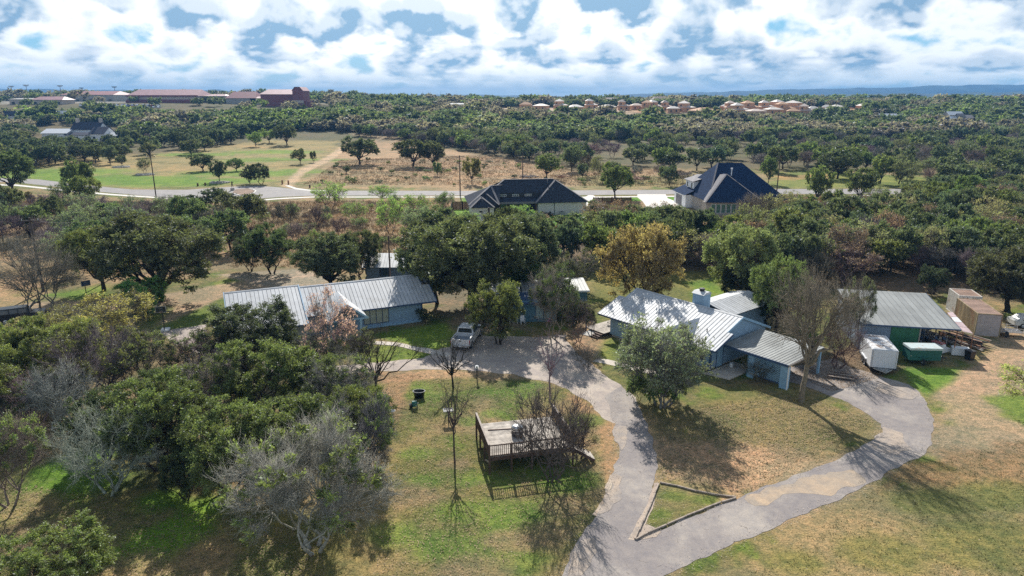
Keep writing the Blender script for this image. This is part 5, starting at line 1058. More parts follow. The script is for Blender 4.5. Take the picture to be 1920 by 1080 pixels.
def hoop(loc, rz, label, boardm, h=2.75, base=True):
    o = empty('basketball_hoop', loc, rz, label, 'basketball hoop')
    MB().tube([(0, 0, .1), (0, 0, h-.5), (0, -.35, h-.15)], .05, 8).build('pole', DARK, o); bd = MB().box(-.55, .55, -.42, -.38, h-.45, h+.25).build('backboard', boardm, o)
    MB().box(-.55, .55, -.44, -.42, h-.45, h-.40).box(-.55, .55, -.44, -.42, h+.2, h+.25).box(-.55, -.5, -.44, -.42, h-.4, h+.2).box(.5, .55, -.44, -.42, h-.4, h+.2).box(-.2, .2, -.44, -.42, h-.3, h-.26).box(-.2, .2, -.44, -.42, h-.02, h+.02).build('border', GREYW, bd)
    MB().tube([(.2*math.cos(t_), -.66+.2*math.sin(t_), h-.35) for t_ in np.linspace(0, 2*math.pi, 14)], .015, 5, False).build('ring', RUST, o)
    if base: MB().box(-.45, .45, -.3, .8, 0, .2).build('base', WHITE, o, bevel=.05)
    return o
hoop(tuple(P(309, 621)), .25, 'portable basketball hoop with clear framed backboard on the lane edge', DGLASS)
hoop(tuple(P(163, 558)), .9, 'short basketball hoop with a navy backboard on the grass behind the yellow tree', NAVY, 2.1, False)
wc = chair_mesh(WHITE)
for i, (px, py, rz) in enumerate([(957, 605, .5), (966, 606, 3.4), (980, 607, .2)]):
    tag(link('garden_chair', wc, None, tuple(P(px, py)), (0, 0, rz)), ['white garden chair nearest the cedar, left of the cottage door', 'white garden chair facing its neighbour before the cottage', 'white garden chair closest to the cottage curtain window'][i], 'chair', 'white garden chairs before the cottage')
pk = empty('garden_ornament', tuple(P(1031, 613)), 0, 'pink whirligig ornament on a thin stake before the cottage', 'ornament')
MB().tube([(0, 0, 0), (0, 0, .8)], .02).build('stake', DARK, pk)
PKM = pmat('pink_plastic', (.65, .3, .45), .5)
for k in range(4):
    an = k*math.pi/2+.4; MB().bar((0, -.03, .8), (.28*math.cos(an), -.03, .8+.28*math.sin(an)), .03, .16).build('blade', PKM, pk)
mk = MB().box(-.05, .05, -.05, .05, 0, .6).mesh('post', RUST)
for i, (px, py, lb) in enumerate([(529.5, 345.5, 'left brown wooden bollard at the start of the dirt footpath'), (541, 346, 'right brown wooden bollard at the start of the dirt footpath'), (581, 352, 'short brown marker post on the verge right of the footpath'), (371, 349, 'left small orange marker post on the park verge'), (385, 348, 'right small orange marker post on the park verge')]):
    tag(link('bollard', MB().box(-.18, .18, -.18, .18, 0, 1.25 if i < 2 else .9).mesh('bollard', RUST if i < 2 else WOODD), None, tuple(G(px, py))), lb, 'bollard')
# sculpture on the island: one skinned body
sc_ = G(436, 357); jt = {'h': (0, 0, 1.15), 'c': (.02, -.05, 1.5), 'n': (.05, -.08, 1.72), 'hd': (.07, -.12, 1.88), 'kl': (-.16, .05, .62), 'fl': (-.2, .12, .06), 'tl': (-.2, -.08, .03), 'kr': (.16, -.1, .6), 'fr': (.24, .02, .06), 'tr': (.24, -.18, .03), 'el': (-.24, -.2, 1.4), 'wl': (-.05, -.42, 1.58), 'er': (.3, -.12, 1.42), 'wr': (.42, -.35, 1.75)}
ks = list(jt); ed = [('h', 'c'), ('c', 'n'), ('n', 'hd'), ('h', 'kl'), ('kl', 'fl'), ('fl', 'tl'), ('h', 'kr'), ('kr', 'fr'), ('fr', 'tr'), ('n', 'el'), ('el', 'wl'), ('n', 'er'), ('er', 'wr')]
rd = dict(h=.17, c=.18, n=.08, hd=.12, kl=.085, fl=.05, tl=.045, kr=.085, fr=.05, tr=.045, el=.055, wl=.04, er=.055, wr=.04)
me = bpy.data.meshes.new('statue'); me.from_pydata([jt[k] for k in ks], [(ks.index(a_), ks.index(b_)) for a_, b_ in ed], []); me.materials.append(pmat('bronze', (.09, .06, .045), .5, .5))
so = link('statue', me, None, (sc_[0], sc_[1], .7), (0, 0, .6)); mo = so.modifiers.new('skin', 'SKIN'); sv = me.skin_vertices[0].data
for k, s_ in zip(ks, sv): s_.radius = (rd[k], rd[k]); s_.use_root = (k == 'h')
so.modifiers.new('sub', 'SUBSURF').levels = 1; so.modifiers['sub'].render_levels = 1
tag(so, 'bronze sculpture of a standing figure with raised arms on the traffic island', 'statue'); 
tag(link('plinth', MB().lathe([(.01, .14), (.6, .14), (.55, .7), (.01, .7)], 10).mesh('plinth', LIME), None, (sc_[0], sc_[1], 0)), 'round stone plinth under the bronze sculpture', 'plinth')
# ------------------------------------------------------------------ fences, poles and wires
def fence(pts, label, h=1.8, mat=WOODD, wd=.28):
    p0 = G(*pts[0]); o = empty('wooden_fence', tuple(p0), 0, label, 'fence'); pk_ = MB().box(0, wd-.02, -.012, .012, 0, h).mesh('fence_board', mat); po = MB().box(-.06, .06, .02, .12, 0, h+.1).mesh('post', mat)
    for a_, b_ in zip(pts[:-1], pts[1:]):
        a_ = G(*a_)-p0; b_ = G(*b_)-p0; L = np.hypot(*(b_-a_)[:2]); n = int(L/wd); an = math.atan2(b_[1]-a_[1], b_[0]-a_[0])
        for i in range(n): q_ = a_+(b_-a_)*i/n; link('fence_board', pk_, o, tuple(q_), (0, 0, an), (1, 1, 1+rng.normal()*.015))
        for i in range(0, n, 8): q_ = a_+(b_-a_)*i/n; link('post', po, o, tuple(q_), (0, 0, an))
fence([(848, 392), (884, 392)], 'reddish-brown board fence joining the left side of the white brick house')
fence([(848, 392), (836, 426)], 'board fence running down the left edge of the bright lawn', mat=CAPW, wd=.4)
fence([(1112, 384), (1184, 384)], 'reddish-brown board fence between the white brick house and the concrete drive')
POLEM = pmat('creosote_pole', (.07, .05, .042), .85, var=.2); 
pome = MB().tube([(0, 0, 0), (0, 0, 1)], [.16, .11], 8).mesh('pole', POLEM)
poles = {}
def upole(key, p, h, label, arm=True, thick=1.0):
    o = empty('utility_pole', (p[0], p[1], float(terr(p[0], p[1]))), .1, label, 'utility pole'); link('pole', pome, o, None, None, (thick, thick, h))
    if arm: MB().box(-1.1, 1.1, -.06, .06, h-.5, h-.36).build('crossarm', POLEM, o)
    for x in (-1.0, 0, 1.0) if arm else (0,): MB().lathe([(.01, h-.36), (.05, h-.36), (.05, h-.18), (.01, h-.16)], 6, (x, 0, 0)).build('insulator', RIM, o)
    poles[key] = (o.location[0], o.location[1], o.location[2]+h)
def hidden_pole(key, px, ptop, h, label, **k):
    r = ray(px, ptop); t_ = (h-CH)/r[2]; upole(key, (r[0]*t_, r[1]*t_), h, label, **k)
for key, px, pb_, pt_, lb in [('r1', 293, 371, 291, 'dark utility pole standing on the sidewalk before the park lawn'), ('r2', 863, 368.5, 291, 'dark utility pole by the road left of the charcoal-roofed house'), ('r4', 1456, 362, 291, 'dark utility pole rising right beside the navy hipped roof')]:
    p = G(px, pb_); upole(key, p, zat(p, pt_), lb)
p = G(980, 352); upole('r3', p, zat(p, 286), 'thin utility pole behind the charcoal roof ridge', arm=False)
hidden_pole('l1', 55, 408, 10, 'utility pole poking out of the left woods with wires', thick=1.2)
hidden_pole('l2', 222, 388, 9.5, 'plain dark pole between the crowns of the left woods', arm=False)
hidden_pole('m1', 728, 442, 8.4, 'reddish wooden service pole before the small cottage roof', arm=False, thick=.8)
hidden_pole('m2', 916.5, 389, 9, 'dark pole in front of the white brick house lawn', arm=False, thick=1.2)
hidden_pole('m3', 1228, 413, 9, 'dark pole above the orange-brown tree crown', arm=False, thick=1.1)
p = G(52, 305); upole('f1', p, zat(p, 262)-p[2], 'leaning utility pole before the left far woods')
def wire(a_, b_, label, dz=-.2, sag=1.2):
    A_, B_ = np.array(a_)+[0, 0, dz], np.array(b_)+[0, 0, dz]; pts = [A_+(B_-A_)*t_-np.array([0, 0, 4*sag*t_*(1-t_)]) for t_ in np.linspace(0, 1, 13)]
    tag(MB().tube(pts, .022, 4).build('power_line', DARK), label, 'power line')
off = np.array
wire(poles['r1'], poles['r2'], 'upper wire spanning from the sidewalk pole to the pole left of the charcoal roof'); wire(poles['r1'], poles['r2'], 'lower wire between the sidewalk pole and the charcoal-roof pole', -1.8)
wire(poles['r2'], poles['r3'], 'wire from the left roadside pole to the thin pole behind the ridge'); wire(poles['r3'], poles['r4'], 'wire from the thin pole to the pole beside the navy roof'); wire(poles['r4'], (260, 178, 11), 'upper wire running right from the navy-roof pole'); wire(poles['r4'], (260, 178, 9), 'lower wire running right from the navy-roof pole', -1.8)
wire(poles['r1'], poles['f1'], 'wire from the sidewalk pole to the leaning far pole'); wire(poles['f1'], (-330, 260, 13), 'wire leaving the leaning far pole to the left')
wire(poles['l1'], (-150, 88, 9.5), 'wire running left from the pole in the left woods'); wire(poles['l1'], poles['l2'], 'wire between the two poles in the left woods'); wire(poles['m2'], poles['m3'], 'thin wire crossing the woods behind the orange-brown tree'); wire(poles['m1'], poles['m2'], 'thin wire from the reddish service pole to the lawn pole')
# ------------------------------------------------------------------ trees
def tubes_np(paths, radii, nside):
    V = []; F = []; b = 0
    for pts, rs in zip(paths, radii):
        pts = np.asarray(pts); n = len(pts); d = np.gradient(pts, axis=0); d /= np.linalg.norm(d, axis=1)[:, None]+1e-9
        a = np.where(np.abs(d[:, 2:3]) < .9, [[0, 0, 1.0]], [[1.0, 0, 0]]); e1 = np.cross(d, a); e1 /= np.linalg.norm(e1, axis=1)[:, None]; e2 = np.cross(d, e1)
        t_ = 2*np.pi*np.arange(nside)/nside
        ring = pts[:, None]+np.asarray(rs)[:, None, None]*(np.cos(t_)[None, :, None]*e1[:, None]+np.sin(t_)[None, :, None]*e2[:, None])
        V.append(ring.reshape(-1, 3)); i = np.arange(n-1)[:, None]*nside; k = np.arange(nside)[None]; k2 = (k+1) % nside
        F.append(np.stack([(i+k), (i+k2), (i+nside+k2), (i+nside+k)], -1).reshape(-1, 4)+b); b += n*nside
    return np.concatenate(V), np.concatenate(F)
def curve(a, b, n, sag, r):
    t_ = np.linspace(0, 1, n)[:, None]; m = (a+b)/2+sag
    c = (1-t_)**2*a+2*t_*(1-t_)*m+t_**2*b; c[1:-1] += r.normal(0, 1, (n-2, 3))*np.linalg.norm(b-a)*.035
    return c
def unit(v): return v/(np.linalg.norm(v, axis=-1, keepdims=True)+1e-9)
def twig_mesh(S, D, L, rad, r):
    """batch of three-sided tapering twigs with one bend: S starts, D directions, L lengths"""
    n = len(S); bend = unit(D+r.normal(0, .28, (n, 3))); M_ = S+D*(L*.5)[:, None]; E = M_+bend*(L*.5)[:, None]
    a = unit(np.cross(D, r.normal(0, 1, (n, 3)))); b = np.cross(D, a); V = np.empty((n, 7, 3)); rr = np.broadcast_to(rad, (n,))[:, None]
    for k in range(3):
        c = math.cos(2.094*k)*a+math.sin(2.094*k)*b; V[:, k] = S+c*rr; V[:, 3+k] = M_+c*rr*.6
    V[:, 6] = E; o = np.arange(n)[:, None]*7
    Q = np.concatenate([o+np.array([[k, (k+1) % 3, 3+(k+1) % 3, 3+k]]) for k in range(3)]); T = np.concatenate([o+np.array([[3+k, 3+(k+1) % 3, 6]]) for k in range(3)])
    return V.reshape(-1, 3), Q, T, M_, E, bend
def tree_mesh(seed, H, R, th, stems=1, lobes=8, clumps=12, leaves=90, ls=.16, cr=.5, tw=0, twl=.9, tr=.16, flat=.7, bare=False, droop=0.0, upright=0.0, lobe_r=.42, twr=.012, tw2=3, low=.0, spread=1.0, leaf_frac=1.0):
    r = np.random.default_rng(seed); cz = th+(H-th)*.5; hz = (H-th)*.5
    LC = []
    for i in range(lobes):
        an = 2.4*i+r.random()*.9; el = -.55+1.45*((i+.5)/lobes)+r.normal(0, .1)
        el = max(-.7+low, min(1.35, el)); rad = .62+.15*r.normal()
        LC.append([R*rad*math.cos(an)*math.cos(el)*spread, R*rad*math.sin(an)*math.cos(el)*spread, cz+hz*.72*math.sin(el)])
    LC = np.array(LC); LR = R*lobe_r*(.75+.5*r.random(lobes))
    top = np.array([0, 0, cz+hz-LR.max()*.6]); 
    paths, rads = [], []; bases = []
    for s_ in range(stems):
        an = 2*math.pi*s_/stems+r.random(); off_ = .12*(stems > 1)*R
        b0 = np.array([math.cos(an)*off_*.6, math.sin(an)*off_*.6, -.15]); k = th*(.9+.25*r.random()) if stems == 1 else th*.8
        f = np.array([math.cos(an)*off_*2.2, math.sin(an)*off_*2.2, k])+np.array([*r.normal(0, .05*R, 2), 0]); p = curve(b0, f, 6, r.normal(0, .04*R, 3)*[1, 1, 0], r); p[1:-1] = p[1:-1]*.35+(b0+(f-b0)*np.linspace(0, 1, 6)[1:-1, None])*.65
        rr = tr*(1 if stems == 1 else .6); paths.append(p); rads.append(np.linspace(rr*1.25, rr*.8, 6)); bases.append((f, p, rr))
    ends = []
    for i in range(lobes):
        f, p, rr = bases[i % stems]; st_ = p[-1] if stems > 1 or r.random() < .5 else p[-2]
        sag = np.array([0, 0, -.12*R*(1-upright)+.10*hz*droop]); c = curve(st_, LC[i], 7, sag, r); paths.append(c); rads.append(np.linspace(rr*.62, rr*.22, 7)); ends.append(c)
    CC = []; CL = []
    for i in range(lobes):
        d = unit(r.normal(0, 1, (clumps, 3))+np.array([0, 0, .35])+unit(LC[i]-[0, 0, cz])*.5); q = LC[i]+d*(LR[i]*(.45+.55*r.random(clumps)**.6))[:, None]*[1, 1, flat+.2]
        q[:, 2] = np.clip(q[:, 2], th*.45 if low == 0 else .3, H); CC.append(q); CL += [i]*clumps
    CC = np.concatenate(CC); CL = np.array(CL); sp, sr = [], []; TD = []
    for q, i in zip(CC, CL):
        c0 = ends[i][int(r.integers(3, 7))]; c = curve(c0, q, 4, r.normal(0, .06*R, 3), r); sp.append(c); sr.append(np.array([1, .75, .5, .25])*tr*.17); TD.append(c[-1]-c[-2])
    V1, F1 = tubes_np(paths, rads, 7); V2, F2 = tubes_np(sp, sr, 4)
    WV, WQ, WT = [V1, V2], [F1, F2+len(V1)], []; nb = len(V1)+len(V2)
    def cones(S, D, L, rad):
        n = len(S); a = unit(np.cross(D, r.normal(0, 1, (n, 3)))); b = np.cross(D, a); V = np.empty((n, 4, 3))
        for k in range(3): V[:, k] = S+(math.cos(2.094*k)*a+math.sin(2.094*k)*b)*rad
        V[:, 3] = S+D*L[:, None]; o = np.arange(n)[:, None]*4
        return V.reshape(-1, 3), np.concatenate([o+np.array([[k, (k+1) % 3, 3]]) for k in range(3)])
    if tw:
        n = len(CC)*tw; j = np.repeat(np.arange(len(CC)), tw); u_ = r.random(n); S = np.array([sp[a][-1]*(1-b)+sp[a][-3]*b for a, b in zip(j, u_*.9)])
        D = unit(unit(CC[j]-LC[CL[j]])*.55+unit(np.array(TD)[j])*.4+r.normal(0, .5, (n, 3))+[0, 0, upright*.9-droop*.35]); L = twl*(.5+.8*r.random(n))
        v, q, t3, M_, E, bd = twig_mesh(S, D, L, twr, r); WV.append(v); WQ.append(q+nb); WT.append(t3+nb); nb += len(v)
        if tw2:
            k = np.repeat(np.arange(n), tw2); f_ = r.random(len(k)); S2 = np.where(f_[:, None] < .5, S[k]+(M_[k]-S[k])*(f_[:, None]*2), M_[k]+(E[k]-M_[k])*(f_[:, None]*2-1)*.9)
            D2 = unit(D[k]+r.normal(0, .65, (len(k), 3))+[0, 0, .2*upright]); v, t3 = cones(S2, D2, L[k]*(.3+.35*r.random(len(k))), twr*.62); WV.append(v); WT.append(t3+nb); nb += len(v)
    wood = mesh_np('trunk', np.concatenate(WV), np.concatenate(WQ), np.concatenate(WT) if WT else None, BARK, True)
    if bare or leaves == 0: return wood, None
    keep = r.random(len(CC)) < leaf_frac; CK = CC[keep]; m = len(CK)
    n = m*leaves; j = np.repeat(np.arange(m), leaves); rad = cr*(.65+.7*r.random(m))[j]
    # every clump is a bunch of outward sprays, the leaves sit along them
    ns = 9; SD = unit(r.normal(0, 1, (m, ns, 3))*[1, 1, .75]+unit(CK-[0, 0, cz*.75])[:, None]*.75+[0, 0, .30]); q = r.integers(0, ns, n); sdv = SD[j, q]
    u_ = r.random(n)**.7; ctr = CK[j]+sdv*(rad*1.15*u_)[:, None]*[1, 1, flat+.15]+r.normal(0, 1, (n, 3))*(cr*.17)
    nrm = unit(np.cross(sdv, r.normal(0, 1, (n, 3)))+sdv*.35+[0, 0, .35])
    t1 = unit(sdv+r.normal(0, .55, (n, 3))); t1 = unit(t1-nrm*np.sum(t1*nrm, 1)[:, None]); t2 = np.cross(nrm, t1); s_ = ls*(.55+.9*r.random(n))[:, None]
    Vl = np.stack([ctr-t1*s_, ctr+t2*s_*.42, ctr+t1*s_, ctr-t2*s_*.42], 1).reshape(-1, 3)
    cv = r.random(m)[j]; sv = r.random((m, ns))[j, q]; val = np.clip(.5+(cv-.5)*.42+(sv-.5)*.4+r.normal(0, .16, n), 0, 1)
    crown = mesh_np('crown', Vl, np.arange(n*4).reshape(n, 4), None, LEAF, False, {'v': val})
    return wood, crown
# prototype library: kind -> list of (wood, crown, H, R)
LIB = {}
def lib(kind, n, H, R, th, **k):
    LIB[kind] = []
    for i in range(n):
        s_ = hash_(kind)+i*17; LIB[kind].append((*tree_mesh(s_, H, R, th, **k), H, R))
def hash_(s): return sum(ord(c)*(i+3) for i, c in enumerate(s)) % 9973
lib('cedar', 3, 6, 3.1, 1.0, stems=3, lobes=14, clumps=15, leaves=250, ls=.066, cr=.42, tw=3, twl=.7, tr=.16, flat=.75, twr=.010, tw2=2, lobe_r=.42)
lib('graycedar', 3, 6, 3.2, 1.2, stems=3, lobes=12, clumps=15, leaves=120, ls=.08, cr=.38, tw=14, twl=.8, tr=.14, flat=.8, twr=.009, tw2=4, leaf_frac=.42, upright=.3)
lib('ashcedar', 1, 6, 3.2, 1.1, stems=4, lobes=13, clumps=15, leaves=120, ls=.08, cr=.38, tw=22, twl=.75, tr=.14, flat=.8, twr=.009, tw2=5, leaf_frac=.26, upright=.3)
lib('oak', 4, 8, 5.0, 1.7, stems=1, lobes=15, clumps=17, leaves=170, ls=.115, cr=.66, tw=2, twl=.9, tr=.30, flat=.7, twr=.014, tw2=1, lobe_r=.40)
lib('autumn', 1, 8, 5, 1.3, stems=3, lobes=14, clumps=16, leaves=140, ls=.13, cr=.68, tw=5, twl=.9, tr=.22, flat=.8, twr=.013, tw2=2)
lib('sparse', 2, 5, 3, 1.0, stems=3, lobes=9, clumps=12, leaves=55, ls=.085, cr=.5, tw=7, twl=.9, tr=.10, twr=.009, tw2=3, upright=.4)
lib('myrtle', 1, 5, 3, 1.0, stems=3, lobes=9, clumps=12, leaves=45, leaf_frac=.7, ls=.08, cr=.45, tw=9, twl=.8, tr=.09, twr=.010, tw2=3, upright=.7)
lib('fan', 2, 5, 3, 1.3, stems=1, lobes=15, clumps=4, bare=True, tw=3, twl=1.1, tr=.10, twr=.012, tw2=2, upright=.9, lobe_r=.22)
lib('thin', 2, 7, 2.8, 3.0, stems=1, lobes=12, clumps=2, bare=True, tw=3, twl=1.0, tr=.10, twr=.010, tw2=2, upright=.7, lobe_r=.25)
lib('elm', 1, 9, 4.2, 3.4, stems=1, lobes=15, clumps=14, bare=True, tw=8, twl=1.1, tr=.22, twr=.009, tw2=4, upright=.5, lobe_r=.45)
lib('bareround', 2, 5, 3.2, .8, stems=3, lobes=12, clumps=12, bare=True, tw=10, twl=.85, tr=.14, twr=.009, tw2=4, upright=.15, lobe_r=.45)
lib('shrubbare', 2, 4, 3.0, .6, stems=4, lobes=14, clumps=8, bare=True, tw=9, twl=.85, tr=.11, twr=.013, tw2=3, upright=.8, lobe_r=.40)
lib('bush', 2, 2, 1.4, .2, stems=3, lobes=7, clumps=9, leaves=70, ls=.075, cr=.28, tw=3, twl=.4, tr=.04, twr=.008, tw2=1, low=.2)
# middle distance
lib('mid_oak', 4, 7, 4, 1.5, stems=1, lobes=12, clumps=11, leaves=60, ls=.22, cr=.72, tr=.20, flat=.7)
lib('mid_cedar', 3, 5.5, 2.9, .8, stems=2, lobes=11, clumps=10, leaves=60, ls=.17, cr=.5, tr=.14)
lib('mid_bare', 3, 6, 3.2, 1.4, stems=2, lobes=10, clumps=11, bare=True, tw=13, twl=1.0, tr=.13, twr=.016, tw2=3, upright=.4, leaves=0)
lib('mid_haze', 2, 6, 3.3, 1.3, stems=2, lobes=11, clumps=11, leaves=26, ls=.14, cr=.7, tw=7, twl=.9, tr=.14, twr=.015, tw2=2, upright=.3)
lib('far_oak', 3, 7, 4.2, 1.4, stems=1, lobes=10, clumps=8, leaves=24, ls=.42, cr=.9, tr=.22)
KINDS_ = {  # name, category
    'cedar': ('cedar_tree', 'tree'), 'graycedar': ('cedar_tree', 'tree'), 'ashcedar': ('cedar_tree', 'tree'), 'oak': ('live_oak', 'tree'), 'autumn': ('autumn_oak', 'tree'), 'sparse': ('mesquite_tree', 'tree'), 'myrtle': ('crape_myrtle', 'tree'), 'fan': ('bare_tree', 'bare tree'), 'thin': ('bare_tree', 'bare tree'), 'elm': ('bare_tree', 'bare tree'), 'shrubbare': ('bare_tree', 'bare tree'), 'bareround': ('bare_tree', 'bare tree'),
    'bush': ('bush', 'bush'), 'mid_oak': ('live_oak', 'tree'), 'mid_cedar': ('cedar_tree', 'tree'), 'mid_bare': ('bare_tree', 'bare tree'), 'mid_haze': ('twiggy_tree', 'tree'), 'far_oak': ('oak_tree', 'tree')}
COLS = {
    'cedar': (.125, .148, .03), 'cedar_dark': (.06, .082, .024), 'cedar_olive': (.10, .115, .03), 'oak': (.085, .10, .045), 'oak_blue': (.078, .10, .055), 'oak_dark': (.055, .07, .032), 'oak_light': (.10, .135, .03),
    'lime': (.17, .26, .03), 'yellow': (.36, .31, .035), 'autumn': (.20, .125, .04), 'red': (.15, .085, .075), 'pink': (.42, .15, .14), 'brown': (.16, .11, .07), 'olive': (.13, .14, .055), 'sage': (.12, .155, .085), 'purple': (.15, .12, .115), 'tan': (.21, .19, .09)}
WOODC = {'dark': (.045, .036, .03), 'grey': (.22, .195, .18), 'pale': (.33, .31, .29), 'brown': (.13, .10, .082), 'purple': (.185, .155, .138), 'twig': (.16, .135, .12), 'elm': (.175, .158, .142), 'ash': (.20, .18, .175)}
cnt = {}
PLACED = []
def plant(kind, p, H, Wd, colr, wood, label, group=None, seed=None, rz=None, v=None):
    L = LIB[kind]; i = (v if v is not None else cnt.get(kind, 0)) % len(L); cnt[kind] = cnt.get(kind, 0)+1
    wo, cr_, h0, r0 = L[i]; nm, cat = KINDS_[kind]
    s_ = Wd/2/(r0*1.12); o = empty(nm, (p[0], p[1], float(terr(p[0], p[1]))), rng.random()*6.28 if rz is None else rz, label, cat, group, (s_, s_, H/(h0*1.03)))
    c = COLS[colr] if isinstance(colr, str) else colr; j = 1+rng.normal()*.09; j2 = rng.normal()*.06
    if cr_ is not None:
        k = link('crown', cr_, o); k.color = (min(1, c[0]*j*(1+j2)), min(1, c[1]*j), min(1, c[2]*j*(1-j2)), 1)
    wc_ = WOODC[wood]; k = link('trunk' if cr_ is not None or kind != 'bush' else 'stems', wo, o); k.color = (*[x*(1+rng.normal()*.08) for x in wc_], 1)
    PLACED.append((p[0], p[1], Wd/2)); return o
def T(kind, bx, by, top, wpx, colr, wood, label, group=None, rz=None, v=None, rise=1.0):
    p = G(bx, by); d = depth(p); Wd = wpx*d/FPX; H = max(1.0, (zat(p, top)-p[2])*rise); 
    # the near rim of a wide crown shows lower than its middle
    return plant(kind, p, H, Wd, colr, wood, label, group, rz=rz, v=v)
# --- single trees of the foreground and the yards: kind, base x, base y, top row, crown width
T('cedar', 120, 1120, 1000, 205, (.12, .155, .022), 'brown', 'bright green cedar rising from the bottom left corner', v=0)
T('graycedar', 20, 948, 775, 170, (.12, .15, .03), 'grey', 'twiggy yellow-green cedar cut off by the left edge', v=1)
T('bareround', 207, 926, 775, 215, 'brown', 'pale', 'silvery leafless tree with spreading stems on the bright green patch', v=0)
T('bareround', 120, 812, 690, 155, 'brown', 'pale', 'grey leafless tree with curling twigs in the left cedar thicket', v=1)
T('bareround', 15, 800, 700, 120, 'brown', 'grey', 'thin grey leafless tree at the left edge of the thicket', v=0)
T('ashcedar', 592, 1030, 800, 300, (.12, .15, .025), 'pale', 'broad ashy half-dead cedar over a dark stump, nearest of the thicket', v=0)
T('cedar', 430, 925, 765, 200, 'cedar', 'dark', 'dense dark green cedar in the middle of the thicket', v=1)
T('cedar', 540, 900, 750, 210, 'cedar', 'dark', 'rounded green cedar behind the ashy half-dead tree', v=2)
T('graycedar', 675, 900, 745, 160, (.10, .13, .03), 'grey', 'mixed grey and green cedar at the right end of the thicket', v=2)
T('cedar', 685, 850, 725, 130, (.11, .125, .02), 'dark', 'olive cedar overhanging the red-brown litter by the island', v=3)
T('cedar', 300, 880, 712, 205, 'cedar', 'dark', 'big yellow-green topped cedar behind the silvery leafless tree', v=0)
T('cedar', 200, 860, 740, 140, 'cedar_dark', 'dark', 'shaded dark cedar between the two silvery leafless trees', v=1)
T('cedar', 500, 785, 638, 185, 'cedar', 'dark', 'tall domed cedar with dark shaded stem below the long house', v=2)
T('graycedar', 400, 800, 665, 150, (.09, .11, .03), 'grey', 'grey-green cedar left of the domed cedar', v=0)
T('cedar', 478, 690, 572, 185, 'oak_dark', 'dark', 'dark glossy cedar covering the left end of the long house', v=3)
T('graycedar', 640, 790, 672, 165, (.10, .12, .03), 'grey', 'grey-stemmed cedar before the gravel drive', v=1)
T('cedar', 590, 770, 668, 110, 'cedar', 'dark', 'low olive cedar between the domed cedar and the drive', v=0)
T('myrtle', 622, 705, 552, 118, (.40, .21, .27), 'grey', 'pink-tinged crape myrtle in front of the entry gable')
T('graycedar', 600, 700, 625, 110, (.09, .10, .04), 'twig', 'grey twiggy shrub tree at the foot of the pink-tinged myrtle', v=2)
T('graycedar', 680, 690, 620, 70, (.09, .10, .035), 'twig', 'small brown-green cedar right of the pink-tinged myrtle', v=0)
T('graycedar', 370, 715, 622, 130, (.075, .10, .035), 'twig', 'grey-green oak-like tree before the lane slab', v=1)
T('graycedar', 195, 760, 615, 175, (.11, .12, .03), 'twig', 'many-stemmed olive cedar with visible dark stems', v=2)
T('cedar', 115, 730, 600, 160, 'cedar', 'dark', 'olive-topped cedar under the yellow tree', v=1)
T('cedar', 30, 730, 605, 150, 'cedar', 'dark', 'olive cedar below the black off-road car', v=2)
T('graycedar', 270, 740, 630, 130, (.10, .11, .035), 'twig', 'thin olive and grey cedar right of the many-stemmed cedar', v=0)
T('cedar', 330, 790, 690, 130, 'cedar_dark', 'dark', 'dusky cedar filling the centre of the left thicket', v=3)
T('graycedar', 75, 790, 690, 140, (.08, .10, .03), 'grey', 'ragged grey-green cedar left of the curling-twigged tree', v=1)
T('graycedar', 700, 830, 770, 80, (.10, .12, .03), 'grey', 'small ragged cedar on the thicket edge by the bird bath', v=2)
T('cedar', -60, 820, 660, 200, 'cedar', 'dark', 'large cedar mostly beyond the left edge', v=0)
T('cedar', 350, 935, 850, 90, 'cedar_dark', 'dark', 'low shaded cedar at the lower rim of the thicket', v=3)
T('sparse', 215, 650, 552, 165, (.27, .235, .055), 'twig', 'yellow-leaved elm behind the olive cedars')
T('sparse', 75, 655, 590, 110, (.25, .215, .06), 'twig', 'small yellow-leaved tree beside the black off-road car')
T('sparse', 150, 640, 575, 130, (.22, .20, .06), 'twig', 'thin yellowish tree left of the yellow elm')
T('cedar', 272, 596, 522, 95, (.10, .20, .022), 'dark', 'vivid green rounded tree above the basketball hoop', v=1)
T('bareround', 78, 590, 448, 170, 'brown', 'purple', 'large brown leafless tree on the left lane')
T('oak', 298, 566, 412, 250, 'oak', 'dark', 'great spreading live oak shading the dirt lane', v=0)
T('oak', 195, 545, 430, 130, (.075, .10, .022), 'dark', 'olive-topped oak left of the great spreading oak', v=1)
T('cedar', 510, 513, 424, 105, 'cedar_dark', 'dark', 'very dark cedar clump at the end of the pink gravel lane', v=2)
T('cedar', 470, 508, 450, 70, 'oak_dark', 'dark', 'small dark cedar at the left of the very dark clump', v=0)
T('oak', 618, 545, 440, 145, 'oak', 'dark', 'rounded green oak right behind the long silver roof', v=2)
T('cedar', 680, 530, 430, 85, 'oak_dark', 'dark', 'tall dark cedar left of the small cottage', v=3)
T('oak', 885, 575, 412, 245, (.09, .11, .05), 'dark', 'big dark live oak with low curved limbs right of the long house', v=1)
T('oak', 820, 570, 440, 120, 'oak', 'dark', 'live oak against the right gable of the long house', v=3)
T('oak', 985, 545, 405, 150, 'oak_blue', 'dark', 'glossy live oak behind the hidden cottage', v=0)
T('oak', 960, 500, 392, 130, (.07, .08, .03), 'dark', 'brownish green oak below the bright lawn', v=2)
T('cedar', 935, 645, 530, 110, 'cedar', 'dark', 'leaning green cedar right behind the pickup', v=1)
T('cedar', 985, 560, 488, 90, (.07, .12, .02), 'dark', 'bushy bright cedar over the hidden cottage roof', v=3)
T('graycedar', 1035, 635, 500, 115, (.055, .085, .02), 'grey', 'half-grey cedar masking the cottage front', v=0)
